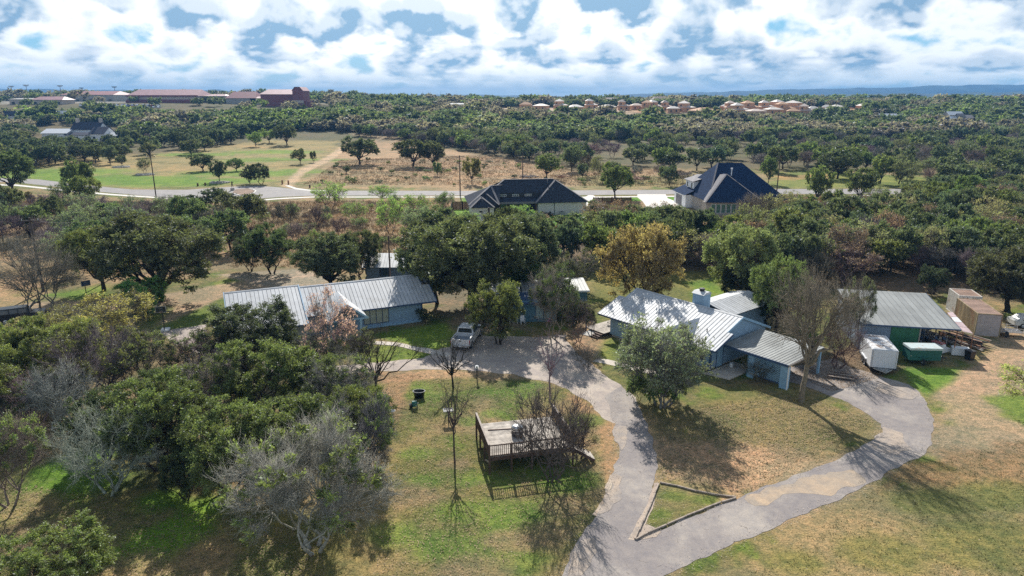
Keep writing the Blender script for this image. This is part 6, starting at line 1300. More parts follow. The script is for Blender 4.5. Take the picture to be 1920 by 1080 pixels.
T('cedar', 1050, 600, 540, 80, 'cedar', 'dark', 'dark green cedar before the cottage window', v=2)
T('graycedar', 1085, 640, 560, 70, (.06, .07, .03), 'purple', 'smoky grey twiggy tree right of the cottage', v=1)
T('graycedar', 1085, 545, 470, 90, (.10, .11, .04), 'grey', 'grey-olive tree above the cottage roof corner', v=2)
T('bush', 795, 606, 578, 32, 'oak_dark', 'dark', 'dark bush at the right corner of the long house')
T('bush', 760, 503, 488, 40, (.12, .15, .04), 'dark', 'low green bush under the small cottage roof')
# bare shade trees on the island and by the drive
T('fan', 709, 741, 612, 165, 'brown', 'dark', 'fan-shaped bare tree left of the island by the thicket', v=0)
T('fan', 850, 728, 628, 115, 'brown', 'dark', 'bare tree with drooping side limbs standing before the pickup', v=1)
T('thin', 853, 868, 690, 105, 'brown', 'brown', 'tall thin bare tree beside the tray feeder', v=0)
T('thin', 1031, 752, 612, 90, 'brown', 'grey', 'slender grey-topped bare tree at the drive bend', v=1)
el_ = T('elm', 1503, 753, 505, 188, (.1, .1, .03), 'elm', 'tall leaning bare elm beside the carport', v=0, rz=1.0); el_.rotation_euler = (0, 7*D2R, 1.0)
T('shrubbare', 1035, 900, 745, 205, 'brown', 'brown', 'dense dark leafless shrub tree in front of the wooden deck', v=1)
T('shrubbare', 1085, 860, 770, 85, 'brown', 'dark', 'smaller leafless thicket over the deck stairs', v=0)
T('bareround', 1100, 690, 648, 62, 'brown', 'purple', 'low brown bare shrub at the parking edge')
T('graycedar', 1236, 762, 612, 185, (.17, .20, .12), 'grey', 'silvery green tree before the dappled roof', v=1)
T('sparse', 1245, 762, 604, 185, (.17, .20, .12), 'twig', 'airy grey-green companion of the silvery tree')
T('bush', 1222, 760, 700, 75, (.09, .15, .03), 'dark', 'green shrub at the foot of the silvery tree')
T('bush', 1195, 752, 700, 70, (.10, .14, .05), 'dark', 'grey-green shrub on the left skirt of the silvery tree')
T('bush', 1262, 752, 700, 70, (.09, .12, .05), 'dark', 'dusky shrub on the right skirt of the silvery tree')
T('autumn', 1204, 588, 430, 155, 'autumn', 'dark', 'rusty orange-brown oak behind the dappled roof')
T('oak', 1385, 565, 428, 145, (.14, .155, .055), 'twig', 'pale olive domed tree behind the chimney', v=0)
T('cedar', 1390, 572, 490, 90, 'oak_dark', 'dark', 'dark tree under the pale olive dome', v=0)
T('oak', 1455, 625, 490, 120, (.09, .12, .03), 'dark', 'yellow-green oak right above the blue gable', v=3)
T('cedar', 1440, 610, 545, 80, (.05, .085, .02), 'dark', 'dark green cedar tucked against the rear wing', v=2)
T('graycedar', 1600, 650, 520, 60, (.11, .11, .05), 'twig', 'thin grey tree brushing the workshop roof', v=2)
T('bareround', 1570, 690, 600, 100, 'brown', 'brown', 'dark tangled leafless brush left of the white trailer')
T('bareround', 1420, 714, 672, 70, 'brown', 'brown', 'low reddish bare shrub below the carport lattice', v=0)
T('bareround', 1510, 690, 655, 60, 'brown', 'purple', 'pinkish bare shrub inside the carport opening', v=1)
T('oak', 1890, 585, 465, 170, (.07, .065, .03), 'dark', 'brownish oak overhanging the containers', v=2)
T('oak', 1945, 600, 480, 120, 'oak_dark', 'dark', 'dark oak at the right edge behind the utility trailer', v=1)
T('sparse', 1958, 775, 685, 175, (.27, .31, .06), 'dark', 'yellow-green mesquite branch reaching in at the right edge')
T('cedar', 1748, 552, 500, 60, 'oak_dark', 'dark', 'dark tree behind the workshop roof corner', v=0)
# trees along the road and in the parks
G1 = 'lime-green mesquites on the dry strip'
for q in [('mid_haze', 620, 392, 343, 72, (.17, .26, .05), 'twig', 'wide pale lime mesquite beside the road, left of the others'), ('mid_haze', 717, 378, 347, 52, (.15, .25, .03), 'twig', 'lime-green mesquite against the road near the centre'), ('mid_haze', 733, 440, 372, 60, (.18, .28, .04), 'twig', 'tall lime mesquite in the middle of the dry strip'),
          ('mid_haze', 780, 405, 365, 60, (.17, .26, .03), 'twig', 'lime mesquite right of the tall one'), ('mid_haze', 668, 418, 380, 50, (.15, .22, .05), 'twig', 'small thin lime mesquite left of the tall one'), ('mid_haze', 833, 395, 360, 40, (.12, .18, .04), 'twig', 'pale green tree before the reddish fence'),
          ('mid_haze', 795, 430, 405, 60, (.17, .27, .03), 'twig', 'low lime shrub tree on the right of the dry strip'), ('mid_haze', 870, 435, 398, 60, (.15, .26, .03), 'twig', 'lime shrub tree along the lawn fence'), ('mid_haze', 975, 420, 385, 55, (.15, .25, .03), 'twig', 'lime-green tree before the porch of the white brick house'),
          ('mid_bare', 540, 428, 377, 55, 'brown', 'brown', 'round bare brown tree on the dry strip'), ('mid_bare', 595, 445, 388, 45, 'brown', 'brown', 'bare tree right of the round bare one'), ('mid_bare', 640, 450, 405, 36, 'brown', 'twig', 'spindly bare tree on the dry strip'),
          ('mid_bare', 560, 455, 418, 60, (.2, .05, .06), 'purple', 'low reddish bare thicket by the very dark cedar'),
          ('mid_oak', 457, 433, 362, 88, (.085, .09, .045), 'dark', 'open-branched oak below the traffic island'), ('mid_cedar', 415, 400, 353, 70, 'oak_dark', 'dark', 'dark green cedar hiding part of the traffic island'), ('mid_bare', 405, 450, 388, 65, 'brown', 'purple', 'smoky leafless tree under the open-branched oak'),
          ('mid_cedar', 365, 405, 368, 60, 'cedar_dark', 'dark', 'dark cedar left of the traffic island'), ('mid_haze', 318, 430, 385, 50, (.14, .12, .08), 'twig', 'thin reddish-grey tree before the sidewalk bend'),
          ('mid_oak', 152, 376, 303, 60, (.085, .115, .03), 'dark', 'tall olive oak in front of the curving road'), ('mid_oak', 165, 388, 333, 52, (.12, .15, .03), 'dark', 'yellow-green oak right below the tall olive one'), ('mid_haze', 118, 390, 343, 36, (.08, .12, .05), 'dark', 'thin dark pine-like tree before the sidewalk'),
          ('mid_haze', 31, 385, 363, 36, (.16, .24, .04), 'twig', 'small lime tree at the left sidewalk'), ('mid_cedar', 58, 388, 360, 20, (.1, .08, .04), 'dark', 'small brownish tree right of the small lime one'),
          ('mid_oak', 24, 362, 286, 96, (.085, .115, .035), 'dark', 'large green oak at the left edge by the road'), ('mid_oak', 1153, 372, 308, 62, (.085, .105, .025), 'dark', 'fine upright oak in front of the road between the two dark-roofed houses'),
          ('mid_oak', 1530, 385, 314, 48, (.10, .125, .03), 'dark', 'two-tiered oak before the road, right of the navy roof'), ('mid_oak', 1612, 382, 320, 56, (.09, .105, .03), 'dark', 'round-headed oak on the roadside grass'), ('mid_bare', 1420, 420, 362, 70, 'brown', 'purple', 'smoky bare tree in front of the limestone wall'),
          ('mid_oak', 1380+60, 345, 296, 30, (.10, .13, .03), 'dark', 'yellow-green tree peeping beside the navy roof'), ('mid_oak', 1570, 335, 285, 75, 'oak_dark', 'dark', 'wide dark oak beyond the road on the right'), ('mid_oak', 1650, 345, 292, 45, (.12, .14, .03), 'dark', 'yellow-green oak across the road'),
          ('mid_oak', 1830, 375, 335, 60, 'lime', 'dark', 'lime-yellow tree in front of the road at the right'), ('mid_oak', 1905, 385, 340, 60, 'oak', 'dark', 'dark green oak at the right edge near the road'),
          ('mid_oak', 675, 309, 258, 70, 'oak_blue', 'dark', 'broad dark oak standing alone in the tan meadow'), ('mid_oak', 1025, 335, 290, 52, (.11, .13, .03), 'dark', 'yellow-green oak beyond the charcoal roof'), ('mid_oak', 775, 312, 264, 75, 'oak', 'dark', 'spreading oak left of the meadow grove'), ('mid_oak', 812, 313, 268, 50, 'oak', 'dark', 'oak at the right of the meadow grove'),
          ('mid_oak', 885, 345, 296, 32, (.14, .13, .04), 'dark', 'small yellowish oak by the roadside pole'), ('mid_oak', 1072, 322, 275, 44, 'oak_blue', 'dark', 'dark round oak in the cleared ground'), ('mid_bare', 1100, 330, 290, 30, (.12, .12, .05), 'brown', 'thin tree in the cleared ground'), ('mid_haze', 1118, 340, 292, 28, (.14, .14, .05), 'twig', 'thin brownish tree right of the cleared ground oak'),
          ('mid_oak', 650, 326, 312, 14, 'oak', 'dark', 'tiny round oak in the tan meadow'), ('mid_oak', 820, 330, 305, 18, (.1, .14, .04), 'dark', 'small slender oak in the tan meadow'), ('mid_oak', 563, 308, 279, 28, 'oak', 'dark', 'small dark oak left of the footpath'), ('mid_cedar', 588, 305, 283, 14, 'oak', 'dark', 'narrow cedar beside the dirt footpath'),
          ('mid_oak', 412, 341, 302, 32, 'oak_dark', 'dark', 'small dark oak near the traffic island'), ('mid_oak', 381, 321, 291, 46, 'oak_dark', 'dark', 'squat dark oak on the park lawn'), ('mid_oak', 443, 321, 298, 34, (.10, .14, .03), 'dark', 'pale green oak on the park lawn'), ('mid_haze', 272, 326, 297, 28, (.11, .11, .05), 'dark', 'grey-brown oak inside a stone ring on the park lawn'),
          ('mid_oak', 229, 312, 291, 18, 'oak', 'dark', 'little dark tree inside a stone ring, left on the park lawn'), ('mid_cedar', 490, 345, 308, 46, 'oak_dark', 'dark', 'dark cedar pair behind the roundabout'), ('mid_cedar', 470, 345, 312, 40, (.08, .09, .05), 'dark', 'greyish cedar behind the roundabout'),
          ('mid_oak', 180, 306, 272, 40, 'oak', 'dark', 'dark oak on the upper park edge'), ('mid_oak', 207, 308, 275, 30, 'oak', 'dark', 'small oak on the upper park edge'), ('mid_oak', 125, 308, 292, 34, 'oak', 'dark', 'low oak at the left park edge'),
          ('mid_oak', 505, 268, 242, 34, (.13, .18, .03), 'dark', 'yellow-green oak at the meadow top'), ('mid_oak', 480, 275, 248, 26, (.13, .18, .03), 'dark', 'smaller yellow-green oak at the meadow top'), ('mid_oak', 538, 272, 236, 46, 'oak_dark', 'dark', 'dark oak where the footpath meets the woods')]:
    T(*q)
# --- woods filled tree by tree
def in_poly(px, py, poly):
    ins = False; n = len(poly)
    for i in range(n):
        ax, ay = poly[i]; bx, by = poly[(i+1) % n]
        if ((ay > py) != (by > py)) and px < (bx-ax)*(py-ay)/(by-ay)+ax: ins = not ins
    return ins
def fill(poly, n, rmin, palette, hr, wr, holes=(), tries=9000, pad=.62):
    """scatter individual trees with their bases inside a region given by the picture rows its ground shows at"""
    Pw = polypx(poly); lo, hi = Pw.min(0), Pw.max(0); done = 0; ws = np.array([p_[0] for p_ in palette], float); ws /= ws.sum()
    cell = {}
    for (x, y, r_) in PLACED: cell.setdefault((int(x//8), int(y//8)), []).append((x, y, r_))
    for _ in range(tries):
        if done >= n: break
        x = lo[0]+(hi[0]-lo[0])*rng.random(); y = lo[1]+(hi[1]-lo[1])*rng.random()
        px, py = proj(x, y, float(terr(x, y)))
        if not in_poly(px, py, poly) or any(in_poly(px, py, h_) for h_ in holes): continue
        Wd = wr[0]+(wr[1]-wr[0])*rng.random(); ok = True
        for i in range(-1, 2):
            for j in range(-1, 2):
                for (a, b_, r_) in cell.get((int(x//8)+i, int(y//8)+j), ()):
                    if (a-x)**2+(b_-y)**2 < (max(rmin, (r_+Wd/2)*pad))**2: ok = False; break
        if not ok: continue
        _, kind, colr, wood, lab, grp = palette[int(rng.choice(len(palette), p=ws))]
        lab = near_label(lab, px, py, Wd, wr)
        plant(kind, (x, y), (hr[0]+(hr[1]-hr[0])*rng.random())*(.8 if 'bare' in kind else 1), Wd, colr, wood, lab, grp)
        cell.setdefault((int(x//8), int(y//8)), []).append((x, y, Wd/2)); done += 1
    return done
gA, gB, gC, gD, gE = 'trees of the wooded belt behind the blue house', 'trees in the left woods below the road', 'trees of the woods beyond the road', 'trees of the woods around the farmhouse', 'saplings on the dry strip'
MARKS = [(450, 560, 'long blue house'), (745, 500, 'small cottage'), (1203, 500, 'orange-brown oak'), (1385, 500, 'pale olive dome'), (1500, 560, 'bare elm'), (1680, 545, 'workshop'), (1820, 560, 'containers'), (990, 380, 'white brick house'), (1365, 350, 'navy-roofed house'), (1153, 340, 'upright oak'),
    (1228, 425, 'pole above the orange-brown oak'), (1570, 350, 'two roadside oaks'), (1830, 350, 'lime-yellow roadside tree'), (1457, 320, 'pole beside the navy roof'), (298, 490, 'great live oak'), (78, 520, 'brown leafless tree'), (55, 430, 'pole in the left woods'), (293, 370, 'sidewalk pole'), (457, 400, 'open-branched oak'),
    (222, 400, 'plain pole in the left woods'), (620, 370, 'pale lime mesquite'), (733, 410, 'tall lime mesquite'), (540, 400, 'round bare tree'), (150, 250, 'white farmhouse'), (775, 300, 'meadow grove'), (675, 290, 'lone meadow oak'), (863, 330, 'pole left of the charcoal roof'), (980, 320, 'thin pole behind the ridge'), (1800, 225, 'pale stone villa'), (400, 262, 'top of the park lawn'), (980, 460, 'bright back lawn'), (1600, 430, 'middle of the wooded belt'), (1880, 450, 'right edge of the wooded belt'), (1750, 300, 'woods across the road'), (1250, 290, 'cleared ground')]
USED = set()
def near_label(lab, px, py, Wd, wr):
    adj = lab.replace(' on the ', ' in ').replace(' scattered ', ' in ').split(' in ', 1)[0]
    f = (Wd-wr[0])/(wr[1]-wr[0]); sz = 'narrow' if f < .3 else ('wide' if f > .72 else '')
    ms = sorted(MARKS, key=lambda m_: (m_[0]-px)**2+((m_[1]-py)*2.2)**2)
    for m_ in ms[:5]:
        dx, dy = px-m_[0], py-m_[1]; ax = abs(dx); d_ = 'far ' if ax > 110 else ('just ' if ax < 30 else '')
        rel = (d_+('left' if dx < 0 else 'right')+' of') if ax > abs(dy)*1.1+8 else ('beyond' if dy < 0 else 'in front of')
        for s_ in (sz, ('low ' if sz == '' else sz)):
            l = ('%s %s %s the %s' % (s_, adj, rel, m_[2])).strip().replace('  ', ' ')
            if len(l.split()) > 16: continue
            if l not in USED: USED.add(l); return l
    return '%s %s the %s' % (adj, 'left of' if px < ms[0][0] else 'right of', ms[0][2])
def pal(where, grp, mix):
    out = []
    for w_, kind, colr, wood, ad in mix: out.append((w_, kind, colr, wood, '%s %s' % (ad, where), grp))
    return out
belt = pal('in the wooded belt behind the blue house and workshop', gA, [(3, 'mid_oak', 'oak', 'dark', 'dark green oak'), (3, 'mid_oak', 'oak_blue', 'dark', 'blue-green oak'), (2, 'mid_cedar', 'cedar_olive', 'dark', 'olive cedar'), (2, 'mid_haze', 'olive', 'twig', 'thin olive tree'), (3, 'mid_bare', 'brown', 'purple', 'purplish leafless tree'), (2, 'mid_bare', 'brown', 'brown', 'brown leafless tree'), (1.6, 'mid_haze', 'red', 'purple', 'dull red twiggy tree'), (1.2, 'mid_haze', 'tan', 'twig', 'straw-coloured twiggy tree'), (1, 'mid_oak', 'oak_light', 'dark', 'light green oak')])
nb1 = fill([(1120, 475), (1250, 468), (1450, 462), (1462, 424), (1700, 414), (1980, 385), (2100, 560), (1880, 545), (1740, 520), (1630, 528), (1520, 540), (1430, 530), (1300, 505), (1160, 490)], 190, 2.2, belt, (5, 7.5), (5, 8.5), tries=20000, pad=.5)
nb2 = fill([(1000, 482), (1110, 480), (1120, 430), (1240, 430), (1255, 470), (1130, 500), (1050, 500), (1000, 470)], 26, 2.3, [b_ for b_ in belt if b_[1] != 'mid_bare'], (5, 7), (5, 8))
nb3 = fill([(1700, 380), (1980, 372), (1980, 392), (1700, 412)], 16, 2.5, belt, (5, 7.5), (6, 9))
leftw = pal('in the left woods between the road and the dirt lane', gB, [(4, 'mid_oak', (.085, .12, .045), 'dark', 'pale green oak'), (3, 'mid_oak', 'oak', 'dark', 'dark green oak'), (2, 'mid_haze', 'sage', 'twig', 'thin sage-green tree'), (4, 'mid_bare', 'brown', 'purple', 'smoky leafless tree'), (1, 'mid_cedar', 'cedar_olive', 'dark', 'olive cedar')])
nl = fill([(-180, 405), (100, 400), (330, 405), (430, 440), (455, 480), (420, 505), (180, 520), (60, 500), (-180, 560)], 62, 2.4, leftw, (5, 7), (5, 8), pad=.5)
nm_ = fill([(780, 450), (870, 460), (885, 486), (1010, 486), (1010, 510), (900, 525), (790, 500)], 14, 2.6, [b_ for b_ in leftw if b_[1] != 'mid_bare'], (5, 7), (5.5, 8))
dry = pal('on the dry strip below the road', gE, [(2, 'mid_bare', 'brown', 'brown', 'small bare brown sapling'), (2, 'mid_haze', (.14, .2, .05), 'twig', 'small lime-green sapling'), (1, 'mid_haze', 'sage', 'twig', 'small sage-coloured shrub')])
fill([(430, 385), (850, 380), (850, 440), (700, 470), (430, 480)], 34, 3.5, dry, (1.2, 3.0), (1.6, 3.6), pad=1.0)
beyond = pal('in the woods beyond the road', gC, [(3, 'far_oak', 'oak', 'dark', 'dark green oak'), (3, 'far_oak', 'oak_blue', 'dark', 'blue-green oak'), (2, 'mid_haze', 'olive', 'twig', 'thin olive tree'), (6, 'mid_bare', 'brown', 'purple', 'purplish leafless tree'), (1, 'far_oak', 'oak_light', 'dark', 'light green oak')])
fill([(1000, 262), (1000, 300), (1090, 312), (1290, 322), (1450, 325), (1560, 325), (1700, 342), (1960, 350), (1960, 262)], 185, 3.2, beyond, (6, 8.5), (7, 11.5), tries=20000, pad=.46)
fill([(1660, 343), (1960, 350), (1960, 372), (1700, 352)], 16, 3, beyond, (6, 8), (7, 10))
farm = pal('in the woods above the park', gD, [(6, 'far_oak', 'oak_dark', 'dark', 'dark green oak'), (3, 'far_oak', 'oak', 'dark', 'mid-green oak'), (1, 'far_oak', 'olive', 'dark', 'olive oak'), (1, 'mid_bare', 'brown', 'purple', 'purplish leafless tree')])
fill([(-100, 322), (55, 317), (130, 305), (220, 303), (330, 296), (385, 284), (440, 268), (470, 250), (-100, 250)], 150, 3.2, farm, (6, 8), (7, 11), pad=.48, holes=[[(55, 240), (238, 240), (238, 283), (55, 283)]])
fill([(-100, 300), (60, 290), (110, 300), (60, 318), (-100, 322)], 10, 3.2, farm, (5, 8), (6, 9))
fill([(560, 250), (1000, 268), (1000, 305), (930, 292), (860, 280), (720, 258)], 95, 3.2, beyond, (6, 8), (7, 11), pad=.5)
fill([(620, 300), (900, 300), (1290, 335), (1290, 352), (560, 348)], 60, 4, pal('scattered over the tan meadow', 'shrubs of the tan meadow', [(1, 'bush', 'oak', 'dark', 'small dark green bush'), (1, 'bush', (.13, .17, .06), 'dark', 'small sage-green bush')]), (.5, 1.6), (1, 3.4), pad=1)
fill([(1090, 330), (1290, 330), (1290, 350), (1090, 350)], 9, 5, beyond, (4, 6), (4, 6), pad=.9)
print('fill', nb1, nb2, nb3, nl, nm_)
# --- the far woods: one mass beyond the trees that can be picked out
def far_woods():
    P_, S_, C_, R_ = [], [], [], []
    r = np.random.default_rng(5)
    y = 262.0
    pal_ = np.array([COLS['oak_dark'], COLS['oak'], COLS['oak_blue'], (.07, .09, .035), COLS['oak_light'], COLS['purple'], (.13, .11, .10), (.12, .115, .07)])
    while y < 1500:
        sp = 5.2+(y-262)*.0095; hw = y*.9+20; n = int(2*hw/sp)
        x = -hw+(np.arange(n)+r.random(n))*sp; yy = y+(r.random(n)-.5)*sp*1.3; z = terr(x, yy); px, py = proj(x, yy, z)
        nc_ = fbm(x, yy, 55, 61, 3); nd_ = fbm(x, yy, 24, 71, 2)
        for i in range(n):
            if abs(px[i]-960) > 1250: continue
            a = py[i]; b_ = px[i]
            if a > 262+0*b_: continue
            if in_poly(b_, a, MEADOW) or (in_poly(b_, a, SITE) and y < 690) or (y < 690 and any(in_poly(b_, a, q_) for q_ in GAPS)): continue
            if in_poly(b_, a, LOT) and y < 800 and r.random() > .05: continue
            if 330 < b_ < 640 and in_poly(b_, a, TRACK): continue
            if nc_[i] > .56 and r.random() < .85: c = pal_[5+(nd_[i] > .5)]
            elif nc_[i] < .40: c = pal_[[1, 3, 4][int(r.integers(3))]]
            else: c = pal_[int(r.choice(8, p=[.16, .27, .2, .15, .08, .05, .04, .05]))]
            s_ = (.72+.42*r.random()+(.5 if r.random() < .05 else 0))*(sp/5.2)**.5
            P_.append((x[i], yy[i], z[i]-.5)); S_.append((s_, s_, .82*(.8+.35*r.random())*min(s_, 1.25)/s_ if False else s_*.78)); C_.append((*(c*1.3*(1+r.normal()*.16)), 1.0)); R_.append(r.random()*6.28)
        y += sp*.86
    n = len(P_); print('far trees', n)
    me = bpy.data.meshes.new('far_woods'); me.vertices.add(n); me.vertices.foreach_set('co', np.array(P_, np.float32).ravel())
    a = me.attributes.new('tint', 'FLOAT_COLOR', 'POINT'); a.data.foreach_set('color', np.array(C_, np.float32).ravel())
    a = me.attributes.new('siz', 'FLOAT_VECTOR', 'POINT'); a.data.foreach_set('vector', np.array(S_, np.float32).ravel())
    a = me.attributes.new('rot', 'FLOAT_VECTOR', 'POINT'); a.data.foreach_set('vector', np.array([(0, 0, q) for q in R_], np.float32).ravel())
    me.update(); o = link('far_woods', me); tag(o, 'distant mixed oak woods reaching to the skyline', 'woods', kind='stuff')
    src = bpy.data.collections.new('wood_sources')
    for i in range(3):
        _, cr_ = tree_mesh(900+i, 7.5, 4.4, 1.2, stems=1, lobes=8, clumps=6, leaves=14, ls=.72, cr=1.05, tr=.2)
        cr_.materials.clear(); cr_.materials.append(LEAF); s_ = bpy.data.objects.new('far_crown', cr_); src.objects.link(s_)
    ng = bpy.data.node_groups.new('woods', 'GeometryNodeTree'); ng.interface.new_socket('Geometry', in_out='INPUT', socket_type='NodeSocketGeometry'); ng.interface.new_socket('Geometry', in_out='OUTPUT', socket_type='NodeSocketGeometry')
    N = ng.nodes; L = ng.links; gi = N.new('NodeGroupInput'); go = N.new('NodeGroupOutput'); mp = N.new('GeometryNodeMeshToPoints'); io = N.new('GeometryNodeInstanceOnPoints'); ci = N.new('GeometryNodeCollectionInfo')
    ci.inputs[0].default_value = src; ci.inputs['Separate Children'].default_value = True; ci.inputs['Reset Children'].default_value = True; io.inputs['Pick Instance'].default_value = True
    def na(nm, ty):
        q = N.new('GeometryNodeInputNamedAttribute'); q.data_type = ty; q.inputs[0].default_value = nm; return q.outputs[0]
    ri = N.new('FunctionNodeRandomValue'); ri.data_type = 'INT'
    for s_ in ri.inputs:
        if s_.name == 'Max' and s_.type == 'INT': s_.default_value = 2
    L.new(gi.outputs[0], mp.inputs[0]); L.new(mp.outputs[0], io.inputs['Points']); L.new(ci.outputs[0], io.inputs['Instance'])
    L.new([s_ for s_ in ri.outputs if s_.type == 'INT'][0], io.inputs['Instance Index']); L.new(na('rot', 'FLOAT_VECTOR'), io.inputs['Rotation']); L.new(na('siz', 'FLOAT_VECTOR'), io.inputs['Scale']); L.new(io.outputs[0], go.inputs[0])
    md = o.modifiers.new('woods', 'NODES'); md.node_group = ng
MEADOW = [(380, 280), (470, 250), (560, 246), (700, 252), (860, 268), (930, 290), (930, 400), (0, 400), (-100, 325), (55, 318), (130, 306), (330, 296)]
TRACK = [(700, 252), (700, 246), (560, 246), (560, 252)]
GAPS = [[(800, 196), (1170, 196), (1170, 224), (960, 218), (800, 211)], [(60, 235), (235, 235), (235, 265), (60, 265)], [(1755, 228), (1835, 228), (1835, 250), (1755, 250)], [(1640, 224), (1695, 224), (1695, 242), (1640, 242)], [(0, 224), (45, 224), (45, 244), (0, 244)], [(95, 224), (130, 224), (130, 240), (95, 240)]]
SITE = [(1170, 196), (1660, 194), (1660, 208), (1600, 222), (1440, 230), (1170, 231)]
LOT = [(-200, 175), (625, 175), (625, 221), (-200, 221)]
far_woods()
# --- ground litter and tufts: countless, one object each
def scatter(name, label, cat, polys, n, mk, z=0.0, rngseed=3):
    r = np.random.default_rng(rngseed); V, F = [], []; b_ = 0
    per = n//len(polys)
    for poly in polys:
        Pw = polypx(poly); lo, hi = Pw.min(0), Pw.max(0); x = lo[0]+(hi[0]-lo[0])*r.random(per*3); y = lo[1]+(hi[1]-lo[1])*r.random(per*3); k = sdf(x, y, Pw) < 0; x, y = x[k][:per], y[k][:per]
        v, f = mk(x, y, r); V.append(v); F.append(f+b_); b_ += len(v)
    V = np.concatenate(V); F = np.concatenate(F); return V, F
def blades(x, y, r, h=(.05, .14), w_=.03, nb=5, sp=.10):
    n = len(x)*nb; X = np.repeat(x, nb)+r.normal(0, sp, n); Y = np.repeat(y, nb)+r.normal(0, sp, n); H_ = h[0]+(h[1]-h[0])*r.random(n); a = r.random(n)*6.28; z0 = terr(X, Y)
    dx, dy = np.cos(a)*w_, np.sin(a)*w_; lx, ly = r.normal(0, .5, n)*H_, r.normal(0, .5, n)*H_
    V = np.stack([np.stack([X-dx, Y-dy, z0], 1), np.stack([X+dx, Y+dy, z0], 1), np.stack([X+lx, Y+ly, z0+H_], 1)], 1).reshape(-1, 3); return V, np.arange(n*3).reshape(n, 3)
yard = [[(700, 700), (860, 700), (1050, 715), (1130, 800), (1140, 920), (1060, 1060), (1000, 1180), (560, 1180), (700, 900)], [(1230, 770), (1500, 735), (1640, 790), (1600, 840), (1400, 925), (1240, 900)], [(1300, 1150), (1700, 880), (1990, 800), (2050, 1150)], [(-100, 900), (400, 930), (640, 1000), (640, 1180), (-100, 1180)]]
V, F = scatter('t', '', '', yard, 9000, lambda x, y, r: blades(x, y, r, (.03, .09), .02, 4, .08))
gmx = pmat('grass_blade', (.17, .18, .06), .9, var=.4, scale=.8)
tag(link('grass_tufts', mesh_np('grass_tufts', V, None, F, gmx)), 'short mown grass blades over the yard', 'grass', kind='stuff')
V, F = scatter('t', '', '', [[(430, 380), (850, 375), (850, 430), (780, 500), (430, 500)], [(-100, 375), (320, 380), (300, 400), (-100, 405)], [(1440, 366), (1900, 370), (1880, 385), (1440, 392)]], 24000, lambda x, y, r: blades(x, y, r, (.2, .6), .05, 5, .3), rngseed=8)
tag(link('dry_grass', mesh_np('dry_grass', V, None, F, pmat('straw', (.42, .31, .19), .95, var=.3, scale=.06))), 'knee-high straw-coloured dry grass of the meadows', 'grass', kind='stuff')
V, F = scatter('t', '', '', [[(570, 346), (640, 300), (900, 292), (1280, 320), (1285, 350)]], 11000, lambda x, y, r: blades(x, y, r, (.2, .55), .06, 4, .35), rngseed=18)
tag(link('dry_grass', mesh_np('dry_grass', V, None, F, MATS['straw'])), 'rough straw-coloured grass of the tan meadow beyond the road', 'grass', kind='stuff')
# fallen leaves
def flakes(x, y, r, s=.05):
    n = len(x); a = r.random(n)*6.28; z = .03+.03*r.random(n); c, d = np.cos(a)*s, np.sin(a)*s
    V = np.stack([np.stack([x-c, y-d, z], 1), np.stack([x+d*.6, y-c*.6, z+.02], 1), np.stack([x+c, y+d, z], 1), np.stack([x-d*.6, y+c*.6, z+.015], 1)], 1).reshape(-1, 3); return V, np.arange(n*4).reshape(n, 4)
V, F = scatter('t', '', '', [[(700, 700), (1050, 715), (1130, 800), (1100, 1000), (700, 1150), (720, 850)], [(1480, 700), (1620, 650), (1700, 690), (1640, 712), (1560, 735)], [(1230, 780), (1500, 740), (1640, 790), (1400, 925), (1240, 900)], [(0, 900), (600, 1000), (620, 1150), (0, 1150)]], 26000, flakes, rngseed=12)
tag(link('fallen_leaves', mesh_np('fallen_leaves', V, F, None, pmat('dry_leaf', (.34, .24, .15), .9, var=.35, scale=4))), 'dry brown leaves strewn over the grass', 'leaves', kind='stuff')
def edge_stones():
    r = np.random.default_rng(44); Pw = polypx(ASP_EDGE); X, Y = [], []
    for a_, b_ in zip(Pw, np.roll(Pw, -1, 0)):
        L = np.hypot(*(b_-a_)); n = int(L*20)
        if L > 16: continue
        t_ = r.random(n); nr_ = np.array([-(b_-a_)[1], (b_-a_)[0]])/L; o_ = r.normal(0, .38, n); X.append(a_[0]+(b_-a_)[0]*t_+nr_[0]*o_); Y.append(a_[1]+(b_-a_)[1]*t_+nr_[1]*o_)
    return np.concatenate(X), np.concatenate(Y), r
X_, Y_, r_ = edge_stones(); V, F = flakes(X_, Y_, r_, .035)
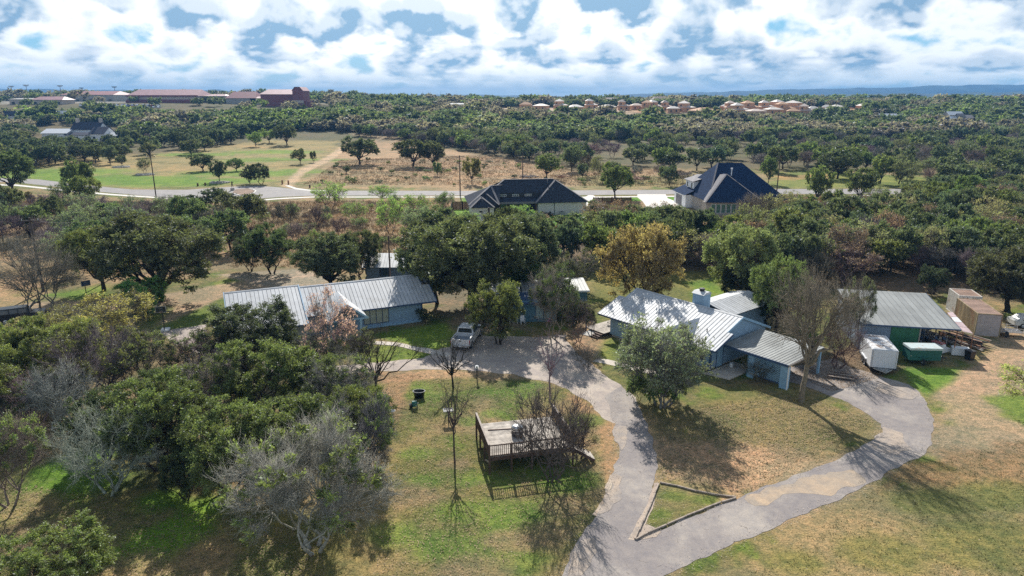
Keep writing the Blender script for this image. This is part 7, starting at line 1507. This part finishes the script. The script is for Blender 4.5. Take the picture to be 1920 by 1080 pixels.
tag(link('gravel', mesh_np('gravel', V, F, None, pmat('loose_stone', (.42, .36, .30), .9, var=.4, scale=6))), 'loose stones crumbled along the driveway edges', 'gravel', kind='stuff')
# stones and brush piles
sg = MB().lathe([(.01, .0), (.5, .0), (.45, .3), (.2, .42), (.01, .42)], 6).mesh('stone', LIME)
for px, py, lb in [(272, 328, 'ring of pale stones round the grey-brown park tree'), (228, 314, 'ring of pale stones round the little dark park tree'), (412, 343, 'ring of pale stones round the small dark oak near the island')]:
    o = empty('stone_ring', tuple(G(px, py)), 0, lb, 'stone ring')
    for k in range(18): a_ = k*.349; link('stone', sg, o, (2.6*math.cos(a_), 2.0*math.sin(a_), 0), (0, 0, k), (1, 1, .8+.4*rng.random()))
for px, py, n, lb in [(990, 333, 40, 'pile of cut grey branches in the meadow behind the charcoal roof'), (1195, 336, 50, 'heap of pale cut brush in the cleared ground'), (1057, 333, 30, 'small reddish brush heap in the meadow')]:
    o = G(px, py); m = MB()
    for k in range(n): a_ = rng.random()*3.14; c = rng.normal(0, 1.6, 2); l = 1.5+rng.random()*1.5; h = .2+rng.random()*.7; m.tube([(c[0]-l*math.cos(a_)/2, c[1]-l*math.sin(a_)/2, h*.6), (c[0]+l*math.cos(a_)/2, c[1]+l*math.sin(a_)/2, h)], [.1, .04], 5)
    ob = m.build('brush_pile', RUST if 'red' in lb else pmat('dead_wood', (.3, .27, .25), .9)); ob.location = tuple(o); tag(ob, lb, 'brush pile')
# ------------------------------------------------------------------ the air
hzb = MB().box(-16500, 16500, -70, 14200, -77, 175).build('haze', None) if False else None
m = bpy.data.materials.new('air'); m.use_nodes = True; t = NT(m.node_tree); t.n.clear()
out = t.new('ShaderNodeOutputMaterial'); pv = t.new('ShaderNodeVolumePrincipled'); pv.inputs['Color'].default_value = (.15, .43, .88, 1); pv.inputs['Density'].default_value = 1.6e-4; pv.inputs['Anisotropy'].default_value = 0.0
t.l.new(pv.outputs[0], out.inputs['Volume'])
hzb = MB().box(-7000, 7000, -75, 6600, -79, 112).build('haze', m); tag(hzb, kind='stuff')
